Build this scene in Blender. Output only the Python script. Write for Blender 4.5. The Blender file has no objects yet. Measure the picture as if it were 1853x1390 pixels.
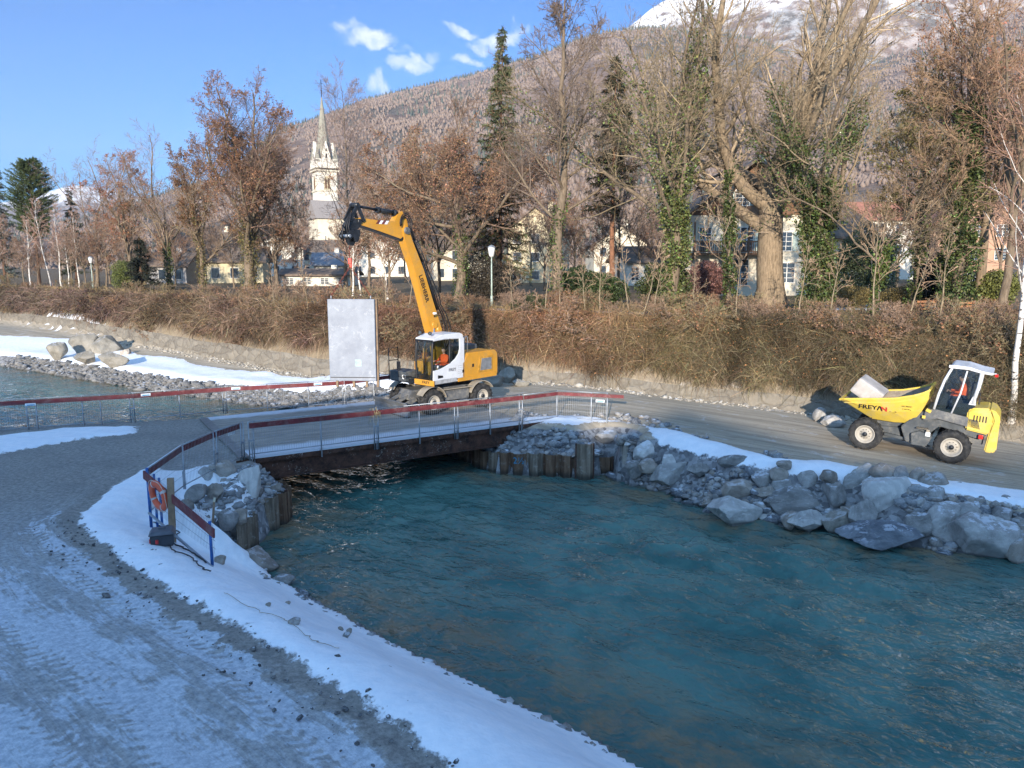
import bpy, bmesh, math, random
import numpy as np
from mathutils import Vector, Matrix, Euler
from math import sin, cos, pi, radians as R
scene = bpy.context.scene
COL = scene.collection
random.seed(7); rng = np.random.default_rng(7)

# ---------------------------------------------------------------- camera
CAMZ, F, PITCH = 6.0, 1373.0, 8.9
cam_d = bpy.data.cameras.new('camera'); cam = bpy.data.objects.new('camera', cam_d); COL.objects.link(cam)
cam.location = (0, 0, CAMZ); cam.rotation_euler = (R(90-PITCH), 0, 0)
cam_d.sensor_width = 36; cam_d.lens = 36*F/1853.0; cam_d.clip_start = 0.1; cam_d.clip_end = 20000
scene.camera = cam
# ---------------------------------------------------------------- light
SUN_AZ, SUN_EL = 190.0, 13.0           # compass degrees clockwise from +Y
sd = Vector((sin(R(SUN_AZ))*cos(R(SUN_EL)), cos(R(SUN_AZ))*cos(R(SUN_EL)), sin(R(SUN_EL))))
sl = bpy.data.lights.new('sun', 'SUN'); sl.energy = 4.0; sl.angle = R(0.5); sl.color = (1.0, .88, .74)
so = bpy.data.objects.new('sun', sl); COL.objects.link(so); so.rotation_euler = sd.to_track_quat('Z', 'Y').to_euler(); so.location = (0, -40, 60)
world = bpy.data.worlds.new('World'); scene.world = world; world.use_nodes = True
nt = world.node_tree; nt.nodes.clear()
def nn(t, typ, **kw):
    n = t.nodes.new(typ)
    for k, v in kw.items(): setattr(n, k, v)
    return n
sky = nn(nt, 'ShaderNodeTexSky', sky_type='NISHITA'); sky.sun_disc = False
sky.sun_elevation = R(SUN_EL); sky.sun_rotation = R(SUN_AZ); sky.altitude = 1500; sky.air_density = 1.0; sky.dust_density = .5; sky.ozone_density = 6.0
skg = nn(nt, 'ShaderNodeGamma'); skg.inputs[1].default_value = 1.3; nt.links.new(sky.outputs[0], skg.inputs[0])
skt = nn(nt, 'ShaderNodeMixRGB', blend_type='MULTIPLY'); skt.inputs[0].default_value = 1; skt.inputs[2].default_value = (.115, .235, .245, 1); nt.links.new(skg.outputs[0], skt.inputs[1])
bg = nn(nt, 'ShaderNodeBackground'); bg.inputs[1].default_value = 0.15
out = nn(nt, 'ShaderNodeOutputWorld')
# wisps of cloud: soft patches in fixed sky directions, broken by noise
def pxdir(px, py):
    t = R(PITCH); x = (px-926.5)/F; z = -(py-695)/F
    v = Vector((x, cos(t)+z*sin(t), -sin(t)+z*cos(t))); return v.normalized()
geo = nn(nt, 'ShaderNodeTexCoord')
nz = nn(nt, 'ShaderNodeTexNoise'); nz.inputs['Scale'].default_value = 34; nz.inputs['Detail'].default_value = 9; nz.inputs['Roughness'].default_value = .70; nz.inputs['Distortion'].default_value = 1.2
nt.links.new(geo.outputs['Generated'], nz.inputs['Vector'])
wn = nn(nt, 'ShaderNodeTexNoise'); wn.inputs['Scale'].default_value = 16; wn.inputs['Detail'].default_value = 4
nt.links.new(geo.outputs['Generated'], wn.inputs['Vector'])
wsub = nn(nt, 'ShaderNodeVectorMath', operation='SUBTRACT'); nt.links.new(wn.outputs['Color'], wsub.inputs[0]); wsub.inputs[1].default_value = (.5, .5, .5)
wsc = nn(nt, 'ShaderNodeVectorMath', operation='SCALE'); nt.links.new(wsub.outputs[0], wsc.inputs[0]); wsc.inputs['Scale'].default_value = .085
wadd = nn(nt, 'ShaderNodeVectorMath', operation='ADD'); nt.links.new(geo.outputs['Generated'], wadd.inputs[0]); nt.links.new(wsc.outputs[0], wadd.inputs[1])
tot = None
for (px, py, sx, sy, st) in [(668,75,60,20,1.15),(620,66,40,10,.75),(835,48,48,15,1.0),(905,64,50,17,1.05),(870,74,40,13,.8),(838,108,46,15,1.0),
                             (738,120,46,14,1.0),(768,104,22,14,.8),(720,98,26,8,.6),(694,166,20,30,.95),(690,150,22,10,.7),(745,160,14,14,.6),(815,158,34,8,.9),(700,190,12,18,.6),
                             (580,5,30,6,.4)]:
    c = pxdir(px, py); rgt = Vector((c.y, -c.x, 0)).normalized(); up = rgt.cross(c)
    sub = nn(nt, 'ShaderNodeVectorMath', operation='SUBTRACT'); nt.links.new(wadd.outputs[0], sub.inputs[0]); sub.inputs[1].default_value = c
    terms = []
    for ax, s in ((rgt, sx), (up, sy)):
        d = nn(nt, 'ShaderNodeVectorMath', operation='DOT_PRODUCT'); nt.links.new(sub.outputs[0], d.inputs[0]); d.inputs[1].default_value = ax/(s/F)
        m = nn(nt, 'ShaderNodeMath', operation='MULTIPLY'); nt.links.new(d.outputs['Value'], m.inputs[0]); nt.links.new(d.outputs['Value'], m.inputs[1]); terms.append(m)
    a = nn(nt, 'ShaderNodeMath', operation='ADD'); nt.links.new(terms[0].outputs[0], a.inputs[0]); nt.links.new(terms[1].outputs[0], a.inputs[1])
    e = nn(nt, 'ShaderNodeMath', operation='MULTIPLY_ADD', use_clamp=True); nt.links.new(a.outputs[0], e.inputs[0]); e.inputs[1].default_value = -st*.75; e.inputs[2].default_value = st
    if tot is None: tot = e
    else:
        mx = nn(nt, 'ShaderNodeMath', operation='MAXIMUM'); nt.links.new(tot.outputs[0], mx.inputs[0]); nt.links.new(e.outputs[0], mx.inputs[1]); tot = mx
cm = nn(nt, 'ShaderNodeMath', operation='MULTIPLY_ADD'); nt.links.new(tot.outputs[0], cm.inputs[0]); cm.inputs[1].default_value = .80; nt.links.new(nz.outputs['Fac'], cm.inputs[2])
cr = nn(nt, 'ShaderNodeMapRange', interpolation_type='SMOOTHSTEP'); nt.links.new(cm.outputs[0], cr.inputs['Value']); cr.inputs['From Min'].default_value = .80; cr.inputs['From Max'].default_value = 1.5
cr.inputs['To Max'].default_value = .92
mixc = nn(nt, 'ShaderNodeMixRGB'); nt.links.new(cr.outputs[0], mixc.inputs[0]); nt.links.new(skt.outputs[0], mixc.inputs[1]); mixc.inputs[2].default_value = (2.4, 2.5, 2.65, 1)
# added fill glow in the unseen sky on the sun's side, lifts the shaded foreground
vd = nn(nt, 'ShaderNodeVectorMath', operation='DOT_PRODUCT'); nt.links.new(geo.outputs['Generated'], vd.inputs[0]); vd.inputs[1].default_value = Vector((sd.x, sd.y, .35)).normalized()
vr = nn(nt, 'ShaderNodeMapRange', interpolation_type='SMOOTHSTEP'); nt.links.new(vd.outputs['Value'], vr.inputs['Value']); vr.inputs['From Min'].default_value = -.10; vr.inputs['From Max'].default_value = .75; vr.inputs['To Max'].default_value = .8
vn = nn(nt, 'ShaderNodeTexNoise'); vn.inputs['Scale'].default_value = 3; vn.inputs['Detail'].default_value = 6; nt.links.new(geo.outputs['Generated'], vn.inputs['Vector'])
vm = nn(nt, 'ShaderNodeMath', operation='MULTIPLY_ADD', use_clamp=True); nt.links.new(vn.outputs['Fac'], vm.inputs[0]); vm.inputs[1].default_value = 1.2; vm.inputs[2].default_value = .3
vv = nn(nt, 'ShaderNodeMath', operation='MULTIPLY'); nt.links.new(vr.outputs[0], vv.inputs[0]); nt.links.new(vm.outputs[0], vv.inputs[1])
sky_fill = nn(nt, 'ShaderNodeMixRGB'); nt.links.new(vv.outputs[0], sky_fill.inputs[0]); nt.links.new(mixc.outputs[0], sky_fill.inputs[1]); sky_fill.inputs[2].default_value = (1.15, 2.2, 3.7, 1)
nt.links.new(sky_fill.outputs[0], bg.inputs[0]); nt.links.new(bg.outputs[0], out.inputs[0])
CLOUDMIX = mixc
vs = scene.view_settings
vs.view_transform = 'Standard'; vs.look = 'None'; vs.exposure = 1.85; vs.gamma = 1; vs.use_curve_mapping = False
scene.cycles.max_bounces = 5; scene.cycles.diffuse_bounces = 3; scene.cycles.glossy_bounces = 3; scene.cycles.transmission_bounces = 4; scene.cycles.transparent_max_bounces = 8
scene.cycles.volume_bounces = 0

# ---------------------------------------------------------------- small maths
def G(px, py, z=0.0):
    """ground point seen at a photo pixel, on the level z"""
    t = R(PITCH); x = (px-926.5)/F; zc = -(py-695)/F
    d = Vector((x, cos(t)+zc*sin(t), -sin(t)+zc*cos(t)))
    k = (z-CAMZ)/d.z
    return Vector((0, 0, CAMZ)) + d*k
def A(px, py, Y):
    t = R(PITCH); x = (px-926.5)/F; zc = -(py-695)/F
    d = Vector((x, cos(t)+zc*sin(t), -sin(t)+zc*cos(t)))
    return Vector((0, 0, CAMZ)) + d*(Y/d.y)
def XW(px, Y):            # lateral position of a column px at depth Y (close to level view)
    return (px-926.5)/F*Y*1.0
def sstep(a, b, x):
    t = np.clip((x-a)/(b-a), 0, 1); return t*t*(3-2*t)
_perm = np.random.default_rng(3).random((256, 256))
def vnoise(x, y):
    xi = np.floor(x).astype(int); yi = np.floor(y).astype(int); fx = x-xi; fy = y-yi
    fx = fx*fx*(3-2*fx); fy = fy*fy*(3-2*fy)
    a = _perm[xi & 255, yi & 255]; b = _perm[(xi+1) & 255, yi & 255]; c = _perm[xi & 255, (yi+1) & 255]; d = _perm[(xi+1) & 255, (yi+1) & 255]
    return (a*(1-fx)+b*fx)*(1-fy)+(c*(1-fx)+d*fx)*fy
def fbm(x, y, o=5, g=.5):
    s = 0; a = 1; t = 0
    for i in range(o):
        s = s+a*vnoise(x*2**i+17.3*i, y*2**i+5.1*i); t += a; a *= g
    return s/t
def seg_dist(X, Y, pts, closed=False):
    """distance to a polyline, arc length there, and side (positive = left of travel)"""
    best = np.full(X.shape, 1e9); arc = np.zeros(X.shape); side = np.zeros(X.shape); L = 0
    n = len(pts) if closed else len(pts)-1
    for i in range(n):
        ax, ay = pts[i]; bx, by = pts[(i+1) % len(pts)]
        dx, dy = bx-ax, by-ay; l2 = dx*dx+dy*dy; l = math.sqrt(l2)
        t = np.clip(((X-ax)*dx+(Y-ay)*dy)/l2, 0, 1)
        d = np.hypot(X-ax-t*dx, Y-ay-t*dy)
        m = d < best
        best = np.where(m, d, best); arc = np.where(m, L+t*l, arc); side = np.where(m, np.sign(dx*(Y-ay)-dy*(X-ax)), side)
        L += l
    return best, arc, side
def inside(X, Y, poly):
    r = np.zeros(X.shape, bool); n = len(poly)
    for i in range(n):
        ax, ay = poly[i]; bx, by = poly[(i+1) % n]
        if ay == by: continue
        c = ((ay > Y) != (by > Y)) & (X < (bx-ax)*(Y-ay)/(by-ay)+ax)
        r ^= c
    return r
def psd(X, Y, poly):
    d, _, _ = seg_dist(X, Y, poly, True); return np.where(inside(X, Y, poly), d, -d)

# ---------------------------------------------------------------- mesh helpers
def tag(o, label=None, cat=None, group=None, kind=None):
    for k, v in (('label', label), ('category', cat), ('group', group), ('kind', kind)):
        if v: o[k] = v
    return o
def empty(name, loc=(0, 0, 0), rot=(0, 0, 0), **kw):
    o = bpy.data.objects.new(name, None); COL.objects.link(o); o.location = loc; o.rotation_euler = rot; o.empty_display_size = .2
    return tag(o, **kw)
def np_mesh(name, V, Fq=None, Ft=None, col=None, mats=(), smooth=False, uv=None, parent=None, midx=None, **kw):
    me = bpy.data.meshes.new(name); V = np.asarray(V, np.float32)
    me.vertices.add(len(V)); me.vertices.foreach_set('co', V.ravel())
    nq = 0 if Fq is None else len(Fq); ntr = 0 if Ft is None else len(Ft)
    idx = np.concatenate([np.asarray(a, np.int32).ravel() for a in (Fq, Ft) if a is not None and len(a)])
    me.loops.add(len(idx)); me.loops.foreach_set('vertex_index', idx)
    me.polygons.add(nq+ntr)
    st = np.concatenate([np.arange(nq)*4, nq*4+np.arange(ntr)*3]).astype(np.int32)
    me.polygons.foreach_set('loop_start', st)
    if smooth: me.polygons.foreach_set('use_smooth', np.ones(nq+ntr, bool))
    if midx is not None: me.polygons.foreach_set('material_index', np.asarray(midx, np.int32))
    if col is not None:
        for nm, c in (col.items() if isinstance(col, dict) else [('col', col)]):
            c = np.asarray(c, np.float32)
            if c.shape[1] == 3: c = np.hstack([c, np.ones((len(c), 1), np.float32)])
            at = me.attributes.new(nm, 'FLOAT_COLOR', 'POINT'); at.data.foreach_set('color', c.ravel())
    me.update(calc_edges=True); me.validate()
    for m in mats: me.materials.append(m)
    o = bpy.data.objects.new(name, me); COL.objects.link(o)
    if parent is not None: o.parent = parent
    return tag(o, **kw)
class MB:
    """collects shapes into one mesh"""
    def __init__(s): s.v = []; s.f = []; s.m = []; s.sm = []
    def add(s, vs, fs, m=0, sm=False):
        k = len(s.v); s.v += [tuple(v) for v in vs]; s.f += [tuple(i+k for i in f) for f in fs]; s.m += [m]*len(fs); s.sm += [sm]*len(fs); return s
    def box(s, c, d, rot=None, m=0, bev=0):
        x, y, z = (k/2 for k in d)
        if bev:
            b = min(bev, x*.9, y*.9, z*.9); vs = []
            bm = bmesh.new(); bmesh.ops.create_cube(bm, size=1)
            for v in bm.verts: v.co = (v.co.x*2*x, v.co.y*2*y, v.co.z*2*z)
            bmesh.ops.bevel(bm, geom=list(bm.edges), offset=b, segments=2, affect='EDGES', profile=.6)
            bm.verts.index_update(); vs = [v.co.copy() for v in bm.verts]; fs = [[v.index for v in f.verts] for f in bm.faces]; bm.free()
        else:
            vs = [Vector((i*x, j*y, k*z)) for i in (-1, 1) for j in (-1, 1) for k in (-1, 1)]
            fs = [(0, 1, 3, 2), (4, 6, 7, 5), (0, 4, 5, 1), (2, 3, 7, 6), (0, 2, 6, 4), (1, 5, 7, 3)]
        M = Euler(rot).to_matrix() if rot is not None else Matrix.Identity(3)
        return s.add([M @ v + Vector(c) for v in vs], fs, m)
    def bar(s, a, b, w, h=None, m=0, up=(0, 0, 1)):
        """square bar from a to b, w across, h in the up direction"""
        a = Vector(a); b = Vector(b); h = h or w; t = (b-a).normalized(); upv = Vector(up)
        r = t.cross(upv)
        if r.length < 1e-4: r = t.cross(Vector((1, 0, 0)))
        r.normalize(); u = r.cross(t)
        vs = [p + r*i*w/2 + u*j*h/2 for p in (a, b) for i, j in ((-1, -1), (1, -1), (1, 1), (-1, 1))]
        return s.add(vs, [(3, 2, 1, 0), (4, 5, 6, 7), (0, 1, 5, 4), (1, 2, 6, 5), (2, 3, 7, 6), (3, 0, 4, 7)], m)
    def tube(s, pts, r, n=8, m=0, cap=True, sm=True):
        pts = [Vector(p) for p in pts]; rr = r if isinstance(r, (list, tuple)) else [r]*len(pts); vs = []; fs = []
        t0 = (pts[1]-pts[0]).normalized(); ref = Vector((0, 0, 1)) if abs(t0.z) < .9 else Vector((1, 0, 0))
        u = t0.cross(ref).normalized()
        for i, p in enumerate(pts):
            t = (pts[min(i+1, len(pts)-1)]-pts[max(i-1, 0)]).normalized()
            u = (u-t*u.dot(t)).normalized(); w = t.cross(u)
            for k in range(n): a = 2*pi*k/n; vs.append(p+(u*cos(a)+w*sin(a))*rr[i])
        for i in range(len(pts)-1):
            for k in range(n): fs.append((i*n+k, i*n+(k+1) % n, (i+1)*n+(k+1) % n, (i+1)*n+k))
        s.add(vs, fs, m, sm)
        if cap:
            b = len(s.v)-len(vs); s.f += [tuple(b+n-1-k for k in range(n)), tuple(b+(len(pts)-1)*n+k for k in range(n))]; s.m += [m]*2; s.sm += [False]*2
        return s
    def prism(s, prof, y0, y1, m=0, plane='xz', c=(0, 0, 0)):
        """extrude a 2-D outline between y0 and y1"""
        n = len(prof); vs = []
        ar = sum(prof[i][0]*prof[(i+1) % n][1]-prof[(i+1) % n][0]*prof[i][1] for i in range(n))
        if ar < 0: prof = prof[::-1]
        for y in (y0, y1):
            for p in prof:
                q = (p[0], y, p[1]) if plane == 'xz' else ((p[0], p[1], y) if plane == 'xy' else (y, p[0], p[1]))
                vs.append(Vector(q)+Vector(c))
        fs = [tuple(range(n)), tuple(range(2*n-1, n-1, -1))]+[(i, n+i, n+(i+1) % n, (i+1) % n) for i in range(n)]
        if plane == 'xy': fs = [f[::-1] for f in fs]
        return s.add(vs, fs, m)
    def lathe(s, prof, n=24, axis='y', c=(0, 0, 0), m=0, sm=True):
        """revolve (radius, along) pairs about an axis"""
        vs = []; fs = []
        for r, h in prof:
            for k in range(n):
                a = 2*pi*k/n; p = (r*cos(a), h, r*sin(a)) if axis == 'y' else ((r*cos(a), r*sin(a), h) if axis == 'z' else (h, r*cos(a), r*sin(a)))
                vs.append(Vector(p)+Vector(c))
        for i in range(len(prof)-1):
            for k in range(n): fs.append((i*n+k, i*n+(k+1) % n, (i+1)*n+(k+1) % n, (i+1)*n+k))
        return s.add(vs, fs, m, sm)
    def build(s, name, mats, parent=None, bevel=0, **kw):
        me = bpy.data.meshes.new(name); me.from_pydata(s.v, [], s.f)
        mats = mats if isinstance(mats, (list, tuple)) else [mats]
        for m in mats: me.materials.append(m)
        me.polygons.foreach_set('material_index', s.m); me.polygons.foreach_set('use_smooth', s.sm)
        bm = bmesh.new(); bm.from_mesh(me)
        if bevel:
            es = [e for e in bm.edges if len(e.link_faces) == 2 and e.calc_face_angle(0) > .6]
            bmesh.ops.bevel(bm, geom=es, offset=bevel, segments=2, affect='EDGES', clamp_overlap=True)
        bmesh.ops.recalc_face_normals(bm, faces=bm.faces); bm.to_mesh(me); bm.free(); me.update()
        o = bpy.data.objects.new(name, me); COL.objects.link(o)
        if parent is not None: o.parent = parent
        return tag(o, **kw)
def copy_tree(o, parent=None):
    c = o.copy(); COL.objects.link(c)
    if parent is not None: c.parent = parent
    for ch in list(o.children): copy_tree(ch, c)
    return c

# ---------------------------------------------------------------- materials
class NT:
    def __init__(s, name):
        s.mat = bpy.data.materials.new(name); s.mat.use_nodes = True; s.t = s.mat.node_tree; s.t.nodes.clear()
        s.out = s.n('ShaderNodeOutputMaterial'); s.b = s.n('ShaderNodeBsdfPrincipled'); s.l(s.b.outputs[0], s.out.inputs[0])
        s.co = s.n('ShaderNodeTexCoord')
    def n(s, typ, **kw): return nn(s.t, typ, **kw)
    def l(s, a, b): s.t.links.new(a, b)
    def sv(s, inp, v):
        if hasattr(v, 'is_output') or isinstance(v, bpy.types.NodeSocket): s.l(v, inp)
        else: inp.default_value = v
    def noise(s, scale, detail=4, rough=.55, vec=None, dist=0, out='Fac'):
        k = s.n('ShaderNodeTexNoise'); k.inputs['Scale'].default_value = scale; k.inputs['Detail'].default_value = detail; k.inputs['Roughness'].default_value = rough; k.inputs['Distortion'].default_value = dist
        s.l(vec if vec is not None else s.co.outputs['Object'], k.inputs['Vector']); return k.outputs[out]
    def vor(s, scale, feat='F1', vec=None, out='Distance'):
        k = s.n('ShaderNodeTexVoronoi', feature=feat); k.inputs['Scale'].default_value = scale
        s.l(vec if vec is not None else s.co.outputs['Object'], k.inputs['Vector']); return k.outputs[out]
    def math(s, op, a, b=0, c=0, clamp=False):
        k = s.n('ShaderNodeMath', operation=op, use_clamp=clamp); s.sv(k.inputs[0], a); s.sv(k.inputs[1], b)
        if op in ('MULTIPLY_ADD',): s.sv(k.inputs[2], c)
        return k.outputs[0]
    def rng(s, v, a, b, c=0, d=1, smooth=True):
        k = s.n('ShaderNodeMapRange', interpolation_type='SMOOTHSTEP' if smooth else 'LINEAR'); s.sv(k.inputs['Value'], v)
        for nm, x in (('From Min', a), ('From Max', b), ('To Min', c), ('To Max', d)): s.sv(k.inputs[nm], x)
        return k.outputs[0]
    def mix(s, f, a, b, mode='MIX'):
        k = s.n('ShaderNodeMixRGB', blend_type=mode); s.sv(k.inputs[0], f)
        for i, x in ((1, a), (2, b)):
            if isinstance(x, (tuple, list)): x = tuple(x)+((1,) if len(x) == 3 else ())
            s.sv(k.inputs[i], x)
        return k.outputs[0]
    def attr(s, name, out='Color'):
        k = s.n('ShaderNodeAttribute'); k.attribute_name = name; return k.outputs[out]
    def sep(s, v):
        k = s.n('ShaderNodeSeparateColor'); s.l(v, k.inputs[0]); return k.outputs
    def xyz(s, v):
        k = s.n('ShaderNodeSeparateXYZ'); s.l(v, k.inputs[0]); return k.outputs
    def mapv(s, v, scale=(1, 1, 1), rot=(0, 0, 0)):
        k = s.n('ShaderNodeMapping'); s.l(v, k.inputs[0]); k.inputs['Scale'].default_value = scale; k.inputs['Rotation'].default_value = rot; return k.outputs[0]
    def bump(s, h, strength=.4, dist=.02, prev=None):
        k = s.n('ShaderNodeBump'); k.inputs['Strength'].default_value = strength; k.inputs['Distance'].default_value = dist; s.l(h, k.inputs['Height'])
        if prev is not None: s.l(prev, k.inputs['Normal'])
        s.l(k.outputs[0], s.b.inputs['Normal']); return k.outputs[0]
    def fin(s, col, rough=.6, metal=0, spec=.5):
        if isinstance(col, (tuple, list)): col = tuple(col)+((1,) if len(col) == 3 else ())
        s.sv(s.b.inputs['Base Color'], col); s.sv(s.b.inputs['Roughness'], rough); s.sv(s.b.inputs['Metallic'], metal)
        s.b.inputs['Specular IOR Level'].default_value = spec
        return s.mat
def simple(name, c, rough=.6, metal=0, var=.25, scale=6, bump=.15, dirt=None, dirt_amt=.5, spec=.5):
    s = NT(name); n = s.noise(scale, 6, .65)
    f = s.rng(n, .3, .7)
    lo = tuple(x*(1-var) for x in c); hi = tuple(min(1, x*(1+var)) for x in c)
    col = s.mix(f, lo, hi)
    if dirt is not None:
        d = s.rng(s.noise(scale*.7+1.3, 10, .78), .46, .66, 0, dirt_amt); col = s.mix(d, col, dirt)
    if bump: s.bump(s.noise(scale*6, 4, .6), bump, .01)
    return s.fin(col, s.rng(n, .3, .7, max(0, rough-.1), min(1, rough+.12)), metal, spec)
def attr_mat(name, rough=.8, spec=.2, trans=0):
    s = NT(name); c = s.attr('col'); m = s.fin(c, rough, 0, spec)
    if trans:
        tr = s.n('ShaderNodeBsdfTranslucent'); s.l(c, tr.inputs[0]); mx = s.n('ShaderNodeMixShader'); mx.inputs[0].default_value = trans
        s.l(s.b.outputs[0], mx.inputs[1]); s.l(tr.outputs[0], mx.inputs[2]); s.l(mx.outputs[0], s.out.inputs[0])
    return m
# ================================================================ terrain
WZ = -1.65                                   # water level
def gp(px, py, z=0.0):
    p = G(px, py, z); return (p.x, p.y)
near_edge = [gp(*q, WZ) for q in [(1150,1390),(1090,1352),(1030,1320),(960,1290),(900,1262),(820,1222),(750,1190),(660,1140),(590,1102),(530,1066),(495,1048),(470,1030)]]
PLW = [gp(*q, WZ) for q in [(432,1010),(463,985),(483,965),(522,942)]]      # left sheet pile line
bn = Vector((-.526, .85)); bn.normalize(); bd = Vector((.85, .526))
pl_end = Vector((-11.2, 30.2))
PRW = [gp(*q, WZ) for q in [(1109,852),(1073,861),(1040,862),(1009,860),(980,857),(958,858),(924,856),(901,855),(870,846)]]   # right line, downstream to upstream
pr_end = Vector(PRW[-1])+Vector((bn.x, bn.y))*6.8
far_up = [gp(*q, WZ) for q in [(690,757),(640,752),(560,745),(500,738),(450,733),(380,722),(300,713),(230,700),(150,688),(60,672),(0,663)]]
right_edge = [gp(*q, WZ) for q in [(1120,870),(1180,889),(1240,903),(1290,925),(1390,942),(1450,952),(1530,957),(1580,985),(1700,998),(1853,1018)]]
RIVER = ([(30, -12), (12, 2), (6.5, 6.5), (3.4, 9.8)] + near_edge + PLW + [tuple(pl_end), (-14.4, 29.9), (-18.6, 28.9), (-30, 26.2), (-60, 20), (-140, 8)]
         + [(-140, 95), (-80, 72)] + far_up[::-1] + [tuple(pr_end)] + PRW[::-1] + right_edge + [(19, 15.5), (32, 9), (60, -12)])
WALL = [(-170, 150)] + [gp(*q) for q in [(0,583),(150,602),(300,624),(430,642),(560,660),(680,674),(800,682),(950,690),(1080,700),(1200,711)]] + [gp(1350,728,-.2), gp(1500,748,-.4), gp(1650,771,-.62), gp(1853,802,-.85), (30, 22.5), (60, 3)]
SNOW_EDGE = [gp(*q) for q in [(262,848),(205,880),(140,935),(160,970),(240,1030),(330,1085),(430,1138),(520,1188),(600,1238),(700,1303),(810,1388),(900,1460),(1000,1560)]]
SNOWS = [
    SNOW_EDGE + [(6, 2), (12, 2), (6.5, 7.5)] + [(x+.9, y+.6) for x, y in near_edge] + [gp(430,960), gp(440,880), gp(400,840), gp(330,850)],
    [gp(*q) for q in [(0,790),(120,776),(250,772),(245,785),(150,796),(60,812),(0,822),(-200,850),(-200,790)]],
    [gp(*q) for q in [(945,757),(1010,752),(1100,757),(1200,772),(1300,793),(1400,818)]] + [gp(1500,836,-.3), gp(1600,862,-.5), gp(1853,902,-.75), gp(1990,930,-.8), gp(1990,962,-.8), gp(1853,928,-.75), gp(1700,900,-.6), gp(1560,874,-.45), gp(1400,838,-.2)] + [gp(*q) for q in [(1250,806),(1100,778),(1000,768),(940,770)]],
    [gp(*q, -.55) for q in [(-60,590),(60,598),(140,606),(210,620),(250,640),(330,655),(450,672),(560,684),(640,696),(700,712),(640,728),(560,722),(450,712),(330,702),(250,690),(180,668),(100,650),(0,645),(-100,640)]],
    [gp(*q, 3.4) for q in [(1480,553),(1560,551),(1700,551),(1705,558),(1600,561),(1490,560)]],
    [gp(*q) for q in [(350,845),(400,838),(445,850),(470,900),(500,925),(440,960),(390,950),(350,900)]],
]
FROST_ROAD = [gp(*q) for q in [(250,772),(470,750),(700,722),(945,752),(1000,750),(950,768),(455,832),(300,845)]]
BARE = [gp(*q, -.4) for q in [(290,668),(420,676),(560,690),(620,680),(470,660),(340,645),(240,632)]]
def land_level(X, Y):
    """height of the land away from the water"""
    d, arc, side = seg_dist(X, Y, WALL)
    t = np.where(side > 0, d, -d)               # beyond the river wall is positive
    slope = -0.052*np.clip(X-4.5, 0, 22)*sstep(12, 20, Y)
    base = slope + .05*(fbm(X*.5, Y*.5, 3)-.5)
    bank = base + sstep(0.05, .3, t)*.55
    top = 3.35 + .5*sstep(20, 90, t) + .1*(fbm(X*.2+9, Y*.2, 3)-.5)
    z = bank + (top-bank)*sstep(.25, 2.3, t)
    return z, t
def terrain(X, Y):
    L, t = land_level(X, Y)
    s = psd(X, Y, RIVER)
    ins = s > 0; d = np.abs(s)
    # steep where the piles stand
    dl, _, _ = seg_dist(X, Y, PLW+[tuple(pl_end)]); dr, _, _ = seg_dist(X, Y, [tuple(pr_end)]+PRW[::-1])
    steep = np.maximum(1-sstep(.6, 2.2, dl), 1-sstep(.3, 1.2, dr))
    dn, _, _ = seg_dist(X, Y, near_edge); du, _, _ = seg_dist(X, Y, [tuple(pl_end), (-18.6, 28.9), (-60, 20)]); df, _, _ = seg_dist(X, Y, [(-140, 95)]+far_up[::-1])
    w0 = np.where(dn < np.minimum(du, 4), 3.2, np.where(du < 3, .9, 2.1))
    wfar = (df < 12) & (Y > 36); w0 = np.where(wfar, 2.4, w0)
    steep = steep*sstep(.4, 1.5, np.hypot(X-PLW[0][0], Y-PLW[0][1]))
    w = w0*(1-steep)+.22*steep; w = np.where(np.hypot(X-PLW[0][0], Y-PLW[0][1]) < 1.6, np.minimum(w, 1.5), w)
    L = L - .85*np.exp(-(np.maximum(d-2.5, 0)/5)**2)*sstep(-8, -12.5, X)*(Y > 34)*(s < 0)
    nb = fbm(X*1.3+3, Y*1.3, 4)-.5
    left_top = -.5*np.exp(-((X-PLW[1][0]-.0)**2+(Y-PLW[1][1])**2)/3.0)
    z_out = WZ+.0 + (L+left_top-WZ)*sstep(0, 1, (d+.05)/w)**.8 + .10*nb*sstep(0, 1.0, d)*(1-sstep(3.2, 4.5, d))
    kl = np.maximum(0, 1-sstep(.5, 1.1, dl-0)) * sstep(.4, 1.5, np.hypot(X-PLW[0][0], Y-PLW[0][1])); kr = 1-sstep(1.2, 2.0, dr)
    zl = -.72+(L+.72)*sstep(.05, .8, dl)+.08*nb; zr = -.92+(L+.92)*sstep(.1, 1.4, dr)+.22*nb*sstep(0, .4, dr)*(1-sstep(1.0, 1.5, dr))
    z_out = z_out*(1-kl)+zl*kl; z_out = z_out*(1-kr)+zr*kr
    z_in = WZ-.12 - np.minimum(1.2, d*.42) + .18*nb
    z = np.where(ins, z_in, np.where(d > 8, L, z_out))
    return z, L, t, s
def lines(segs):
    out = []
    for a, b, st in segs:
        out += list(np.arange(a, b, st))
    return np.array(sorted(set(np.round(out, 4))))
gx = lines([(-9000,-2000,1400),(-2000,-300,220),(-300,-90,20),(-90,-40,1.2),(-40,-20,.35),(-20,18,.125),(18,34,.4),(34,90,2),(90,300,20),(300,2000,220),(2000,9001,1400)])
gy = lines([(-400,-40,40),(-40,0,4),(0,6,.6),(6,20,.11),(20,36,.15),(36,60,.35),(60,110,1.2),(110,300,12),(300,2000,200),(2000,9001,1400)])
GX, GY = np.meshgrid(gx, gy); X = GX.ravel(); Y = GY.ravel()
Z, LL, TT, SS = terrain(X, Y); Z0 = Z.copy()
nx, ny = len(gx), len(gy)
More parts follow.
